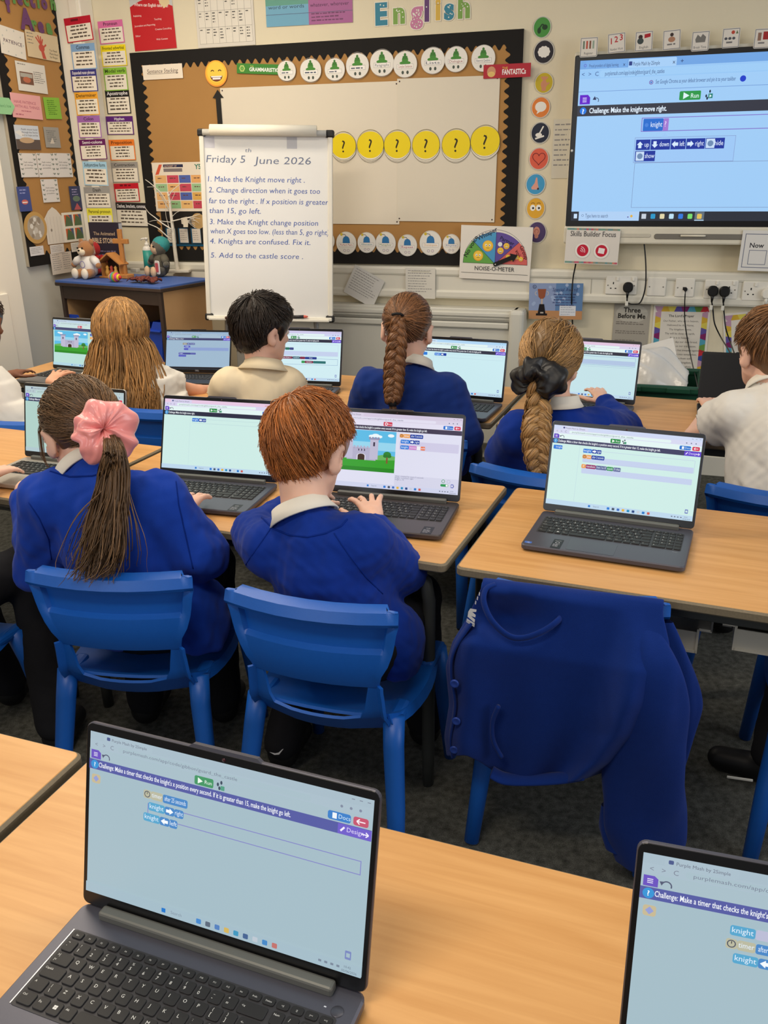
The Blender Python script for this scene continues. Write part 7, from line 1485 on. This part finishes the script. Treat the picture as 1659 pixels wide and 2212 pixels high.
p = oncab(240, 593); t = thing('book', 'dark standing book of Bible stories at the back of the cabinet', 'book', Vector(p), (0, 0, CY_+R_(6))); b = MB(); b.box((0, 0, .135), (.20, .030, .27), mat('book_cover', (42, 36, 52), rough=.4), r=.002); b.build('cover', t); b = MB(); b.box((.004, 0, .135), (.196, .024, .262), mat('book_pages', (186, 190, 196), rough=.7)); b.build('pages', t)
s = Sheet(); s.text('The Animated', 0, .205, .018, (196, 170, 140), 'c', .01); s.text('BIBLE STORIES', 0, .165, .026, (206, 180, 150), 'c', .03, w=.17); s.lines(-.07, .12, .14, 2, .02, .006, (120, 110, 140), 3, 'c'); s.build('title', t, loc=(0, -.0155, 0))
p = oncab(249, 609); t = thing('striped_egg', 'brightly striped egg-shaped ornament lying on the cabinet front', 'ornament', Vector(p)+Vector((0, 0, .024)), (0, 0, CY_)); b = MB(); ST = [(200, 40, 44), (228, 220, 206), (226, 200, 40), (220, 90, 110), (70, 150, 190), (110, 170, 60), (230, 120, 50), (200, 60, 130), (226, 200, 40), (200, 40, 44)]
for i in range(10):
    P = [(.026*math.sin(math.pi*(.04+.92*q)), -.045+.09*q) for q in (i/10, i/10+.05, (i+1)/10)]; b.lathe(P, mat('stripe_%d' % i, ST[i], rough=.5), n=18, rot=Matrix.Rotation(R_(90), 3, 'Y'))
b.build('shell', t)
p = oncab(324, 592); t = thing('pump_bottle', 'white pump bottle with a teal label on the cabinet', 'bottle', p, (0, 0, CY_)); MPB = mat('bottle_white', (228, 224, 214), rough=.3)
b = MB(); b.lathe([(.024, 0), (.026, .004), (.026, .13), (.022, .142), (.012, .148)], MPB, n=20); b.build('bottle_body', t); b = MB(); b.lathe([(.0265, .012), (.0265, .125)], mat('label_teal', (48, 150, 138), rough=.4), n=20); b.build('label', t); b = MB(); b.lathe([(.012, .146), (.012, .162), (.005, .164), (.005, .178), (.010, .180), (.008, .190), (0, .191)], MPB, n=14); b.tube([(0, 0, .185), (-.02, -.01, .184), (-.028, -.014, .178)], .0045, MPB, n=8); b.build('pump', t)
p = oncab(312, 611); P = []; 
for i in range(13):
    r = []
    for j in range(22): x = -.085+.17*j/21; y = -.035+.07*i/12; z = .006+.020*abs(math.sin(j*.75+1.2*math.sin(i*.5)))*(1-.5*abs(j-10)/11)+.010*math.sin(i*.9+j*.4)**2; r.append((x+.01*math.sin(i*1.3), y+.012*math.sin(j*.9), z))
    P.append(r)
b = MB(); b.grid(P, mat('cloth_brown', (112, 54, 44), rough=.8, nz=(60, .15))); o = b.build('crumpled_cloth', loc=p, rot=(0, 0, CY_)); tag(o, 'crumpled reddish brown cloth on the cabinet front edge', 'cloth'); q = o.modifiers.new('thickness', 'SOLIDIFY'); q.thickness = .004; q.offset = 1
p = oncab(293, 588); b = MB(); b.slab(.05, .03, .02, .006, mat('soap_white', (230, 226, 214), rough=.5), c=(0, 0, .011)); o = b.build('small_box', loc=p, rot=(0, 0, CY_)); tag(o, 'small white block behind the brown cloth', 'box')
# twig tree
p = oncab(384, 588); t = thing('twig_tree', 'white twig tree ornament standing on the cabinet by the flip chart', 'tree ornament', p, (0, 0, 0)); MTW = mat('twig_white', (232, 226, 212), rough=.6, bump=(80, .4), nz=(50, .12))
b = MB(); b.slab(.12, .08, .014, .01, MTW, c=(.01, 0, .007)); b.build('base', t)
def tp_(u, v, dy=0): q = at(u, v, p.y+dy); return Vector(q)-Vector(p)
b = MB(); b.tube(smooth_path([Vector((0, 0, .01)), tp_(378, 540), tp_(374, 500), tp_(369, 460), tp_(366, 430), tp_(362, 415)]), [.011]*0 or [.0115-.0065*i/30 for i in range(31)], MTW, n=10); b.build('trunk', t)
for k, (br, r0) in enumerate((([(371, 520), (355, 505), (340, 492), (322, 484), (312, 478)], .004), ([(370, 495), (350, 482), (335, 470), (322, 460), (313, 448)], .004), ([(369, 480), (352, 478), (335, 476), (322, 479)], .0025), ([(366, 455), (352, 430), (340, 410), (325, 396), (314, 388)], .004), ([(362, 440), (350, 420), (335, 405), (318, 404)], .0028), ([(371, 478), (388, 474), (405, 470), (422, 466), (432, 462)], .0035), ([(405, 470), (418, 474), (430, 482)], .0022), ([(400, 472), (416, 470), (432, 472)], .002), ([(364, 425), (372, 412), (384, 402), (391, 396)], .003), ([(366, 440), (374, 425), (378, 415)], .002), ([(369, 505), (362, 480), (358, 462), (358, 440)], .0025), ([(370, 470), (380, 460), (388, 456)], .002))):
    pts = smooth_path([tp_(u, v, -.02*math.sin(k*1.7+i)) for i, (u, v) in enumerate(br)], 4); b = MB(); b.tube(pts, [r0*(1-.6*i/(len(pts)-1)) for i in range(len(pts))], MTW, n=7); b.build('branch', t)
b = MB(); b.prism([(-.012, -.03), (.012, -.03), (.016, .0), (.008, .02), (-.010, .016)], -.001, .001, mat('tag_cream', (228, 216, 192))); b.build('hanging_tag', t, loc=tp_(400, 478))
# ------------------------------------------------------------------ cardigan over the empty chair
CN_ = Vector((math.sin(R_(-17.8)), -math.cos(R_(-17.8)), 0)); CP0 = Vector((.370, 1.550, 0))
def cpt(u, v, off): return on_plane(u, v, CP0+CN_*off, CN_)
MCG = mat('cardigan_blue', (18, 46, 118), rough=.95, spec=.08, sheen=.08, nz=(60, .07), bump=(1000, .25))
cg = thing('cardigan', 'royal blue school cardigan hung over the back of the empty chair', 'cardigan', (.37, 1.55, 0), (0, 0, 0), None)
loc_ = lambda q: Vector(q)-Vector((.37, 1.55, 0))
Lp = [(1040, 1268), (1012, 1325), (975, 1385), (960, 1440), (968, 1520), (957, 1590), (963, 1634)]
Rp = [(1432, 1325), (1447, 1390), (1452, 1460), (1445, 1530), (1420, 1590), (1370, 1640), (1305, 1668)]
Bt = [(0, 1634), (.13, 1633), (.22, 1648), (.32, 1672), (.42, 1690), (.6, 1693), (.85, 1688), (1, 1668)]
NRr, NCc = 40, 44
def ip(L_, r): k = [i/(len(L_)-1) for i in range(len(L_))]; return np.interp(r, k, [q[0] for q in L_]), np.interp(r, k, [q[1] for q in L_])
P = []
crest = [(loc_(cpt(1040+392*j/(NCc-1), 1268+57*(j/(NCc-1)), .0))) for j in range(NCc)]
for i, (dy, dz) in enumerate(((.075, -.16), (.06, -.10), (.045, -.05), (.03, -.012), (.012, .004))):
    P.append([Vector((q.x, q.y, 0))+Vector((-CN_.x*dy, -CN_.y*dy, 0))+Vector((0, 0, .672+dz)) for q in crest])
for i in range(NRr):
    r = i/(NRr-1); row = []
    (lu, lv), (ru, rv) = ip(Lp, r), ip(Rp, r)
    for j in range(NCc):
        t = j/(NCc-1); u = lu+(ru-lu)*t; v = lv+(rv-lv)*t; bv = np.interp(t, [q[0] for q in Bt], [q[1] for q in Bt]); v += (bv-(1634+34*t))*r**2.2
        off = .012+.045*min(1, r*3.0)+.018*math.sin(t*9+1.5*r)*r+.010*math.sin(t*21-3*r+1)*r*.8+.008*math.sin(t*5+7*r)-.05*max(0, (.10-t)/.10)**1.5*min(1, r*4)
        du = (u-1095)/75; dv = (v-1335)/42
        off -= .060*math.exp(-(du*du+dv*dv))*(1 if v > 1285 else .4)
        off += .028*math.exp(-(((t-.82)/.07)**2))*min(1, r*2)-.020*math.exp(-(((t-.66)/.09)**2))*min(1, r*2)
        row.append(loc_(cpt(u, v, off)))
    P.append(row)
b = MB(); b.grid(P, MCG); o = b.build('body_panel', cg); q = o.modifiers.new('thickness', 'SOLIDIFY'); q.thickness = .004; q.offset = -1; q = o.modifiers.new('soft', 'SUBSURF'); q.levels = q.render_levels = 1
def band(name, pts, off, rad, fl, n=12):
    b = MB(); b.tube(smooth_path([loc_(cpt(u, v, off if not hasattr(off, '__len__') else off[i])) for i, (u, v) in enumerate(pts)]), rad, MCG, n=n, flat=fl); return b.build(name, cg)
band('neckband', [(1070, 1262), (1050, 1272), (1045, 1300), (1062, 1340), (1096, 1372), (1130, 1378), (1172, 1364), (1204, 1342), (1214, 1328)], (.0, .012, .03, .048, .056, .054, .046, .030, .0), .007, .6)
band('hem_band', [(1062, 1668), (1092, 1682), (1150, 1684), (1215, 1680), (1262, 1672)], .062, .020, .35)
band('button_band', [(1020, 1340), (982, 1400), (975, 1450), (984, 1520), (974, 1590), (978, 1630)], (.025, .032, .034, .036, .036, .036), .016, .3)
band('pocket_edge', [(1077, 1525), (1064, 1560), (1066, 1600), (1084, 1636)], .066, .006, .8)
for u, v in ((982, 1476), (986, 1557), (981, 1619)):
    b = MB(); b.lathe([(.0095, 0), (.0095, .003), (.007, .0042), (.005, .003), (0, .003)], mat('button_blue', (38, 66, 150), rough=.35), n=18, rot=Matrix.Rotation(R_(-17.8), 3, 'Z') @ Matrix.Rotation(R_(90), 3, 'X')); b.build('button', cg, loc=loc_(cpt(u, v, .064)))
def sleeve(pts, offs, rad, fl):
    pp = smooth_path([loc_(cpt(u, v, o_)) for (u, v), o_ in zip(pts, offs)], 6); rr_ = np.interp(np.linspace(0, 1, len(pp)), np.linspace(0, 1, len(rad)), rad); vs = []; n = 28
    for i, c in enumerate(pp):
        row = []
        for k in range(n):
            a = 2*math.pi*k/n; w_ = rr_[i]*(1+.07*math.sin(3*a+i*.25)+.05*math.sin(5*a-i*.4)); row.append(c+Vector((math.cos(R_(-17.8)), math.sin(R_(-17.8)), 0))*w_*math.cos(a)+CN_*w_*fl*math.sin(a))
        vs.append(row)
    b = MB(); b.grid(vs, MCG, closed=True); k = len(b.v); b.add(vs[-1], [tuple(range(n-1, -1, -1))], MCG); o = b.build('sleeve', cg); q = o.modifiers.new('soft', 'SUBSURF'); q.levels = q.render_levels = 1; return o
sleeve([(1385, 1318), (1418, 1420), (1415, 1520), (1400, 1620), (1392, 1720), (1388, 1800), (1395, 1872)], (-.01, .05, .06, .055, .05, .05, .05), (.010, .036, .062, .078, .084, .080, .062), .38)
sleeve([(1430, 1340), (1462, 1440), (1476, 1520), (1462, 1600), (1440, 1690)], (-.02, -.015, -.01, -.005, 0), (.02, .030, .036, .032, .026), .5)
sleeve([(1330, 1740), (1325, 1790), (1332, 1832)], (.03, .035, .045), (.028, .032, .026), .7)
s = Sheet(); s.poly([(-.006, .020), (.010, .026), (.010, .020), (.000, .015), (.010, .013), (.010, .007), (-.002, .004), (.010, .002), (.010, -.006), (-.010, -.002), (-.010, .010)], (232, 230, 226)); s.rect(-.011, -.016, .022, .009, (222, 222, 222)); s.text('school', 0, -.0145, .005, (40, 50, 90), 'c', w=.018)
for k in range(3): s.rect(.004+.003*k, .036+.012*k, .0025, .008, (226, 224, 222))
s.build('chest_emblem', cg, loc=loc_(cpt(1018, 1335, .038)), rot=(0, R_(8), R_(-48)))
# ------------------------------------------------------------------ trays under the right middle table, crate by the wall
def utray(u, v, lab, red=False):
    c = on_plane(u, v, fm+dirv(YM)*.3+nrm(YM)*.10, nrm(YM)); t = thing('desk_tray', lab, 'tray', (c.x, c.y, c.z), (0, 0, YM), 'pale plastic trays hung under the right middle table'); mp = mat('tray_pale', (206, 200, 184), rough=.5)
    b = MB(); w_, d_, h_ = .24, .34, .058
    for sx in (-1, 1): b.box((sx*(w_/2-.01), d_/2, h_/2), (.005, d_, h_), mp); b.box((sx*(w_/2+.004), d_/2, h_), (.026, d_, .006), mp)
    b.box((0, .004, h_/2-.004), (w_-.02, .005, h_-.008), mp, r=.002); b.box((0, d_, h_/2), (w_-.02, .005, h_), mp); b.box((0, d_/2, .003), (w_-.02, d_, .006), mp); b.build('tray_body', t)
    if red: s = Sheet(); s.rect(.02, .02, .05, .05, (190, 60, 60)); s.rect(.03, .015, .04, .018, (110, 140, 60)); s.build('sticker', t, loc=(0, .0, 0))
    for sx in (-1, 1): b = MB(); b.box((sx*(w_/2+.016), d_/2, h_+.022), (.004, d_, .045), mat('runner_steel', (130, 130, 128), metal=.6, rough=.4)); b.box((sx*(w_/2+.008), d_/2, h_-.004), (.018, d_, .003), mat('runner_steel', (130, 130, 128))); b.build('runner', t)
utray(1388, 1392, 'pale plastic tray under the right middle table, beside the cardigan'); utray(1706, 1425, 'pale plastic tray with a red sticker under the table, right edge', True)
cc = at(1416, 812, 3.66); MGC = mat('crate_green', (22, 74, 52), rough=.5); t = thing('crate', 'dark green plastic crate of papers below the prayer poster', 'crate', (cc.x, cc.y, 0), (0, 0, WY)); ch = cc.z
b = MB(); w_, d_ = .38, .34
for (sx, sy, a, c) in ((0, -1, w_, .008), (0, 1, w_, .008)): b.box((0, sy*d_/2, ch/2), (a-.03, c, ch-.02), MGC)
for sx in (-1, 1): b.box((sx*(w_/2-.015), 0, ch/2), (.008, d_, ch-.02), MGC)
b.box((0, 0, .01), (w_-.03, d_, .012), MGC); b.build('crate_body', t)
b = MB()
for sy in (-1, 1): b.box((0, sy*(d_/2+.008), ch-.014), (w_+.03, .03, .030), MGC, r=.008)
for sx in (-1, 1): b.box((sx*(w_/2+.0), 0, ch-.014), (.03, d_+.03, .030), MGC, r=.008)
for sx in (-1, 1): b.box((sx*w_*.25, -d_/2-.026, ch-.014), (.09, .010, .022), MGC, r=.004)
b.build('rim', t)
P = []
for i in range(16):
    r = []
    for j in range(20): x = -.13+.26*j/19; r.append((x, -.06+.12*i/15+.012*math.sin(j*.5+1), ch-.06+.17*math.sin(math.pi*(.25+.6*j/19))*(i/15)**.6+.010*math.sin(i*.9+j*.6)))
    P.append(r)
b = MB(); b.grid(P, mat('clear_plastic', (214, 212, 206), rough=.25, spec=.6, nz=(20, .06), bump=(25, .6))); o = b.build('plastic_wallet', loc=(cc.x, cc.y, 0), rot=(0, 0, WY)); tag(o, 'crumpled see-through plastic wallet of papers in the green crate', 'wallet'); q = o.modifiers.new('thickness', 'SOLIDIFY'); q.thickness = .006
b = MB(); b.box((0, 0, 0), (.26, .004, .20), mat('paper_in_crate', (220, 218, 212)), r=.001); o = b.build('paper_stack', loc=(cc.x-.02, cc.y+.07, ch+.02), rot=(R_(-25), R_(-18), WY)); tag(o, 'white papers leaning behind the wallet in the green crate', 'paper')
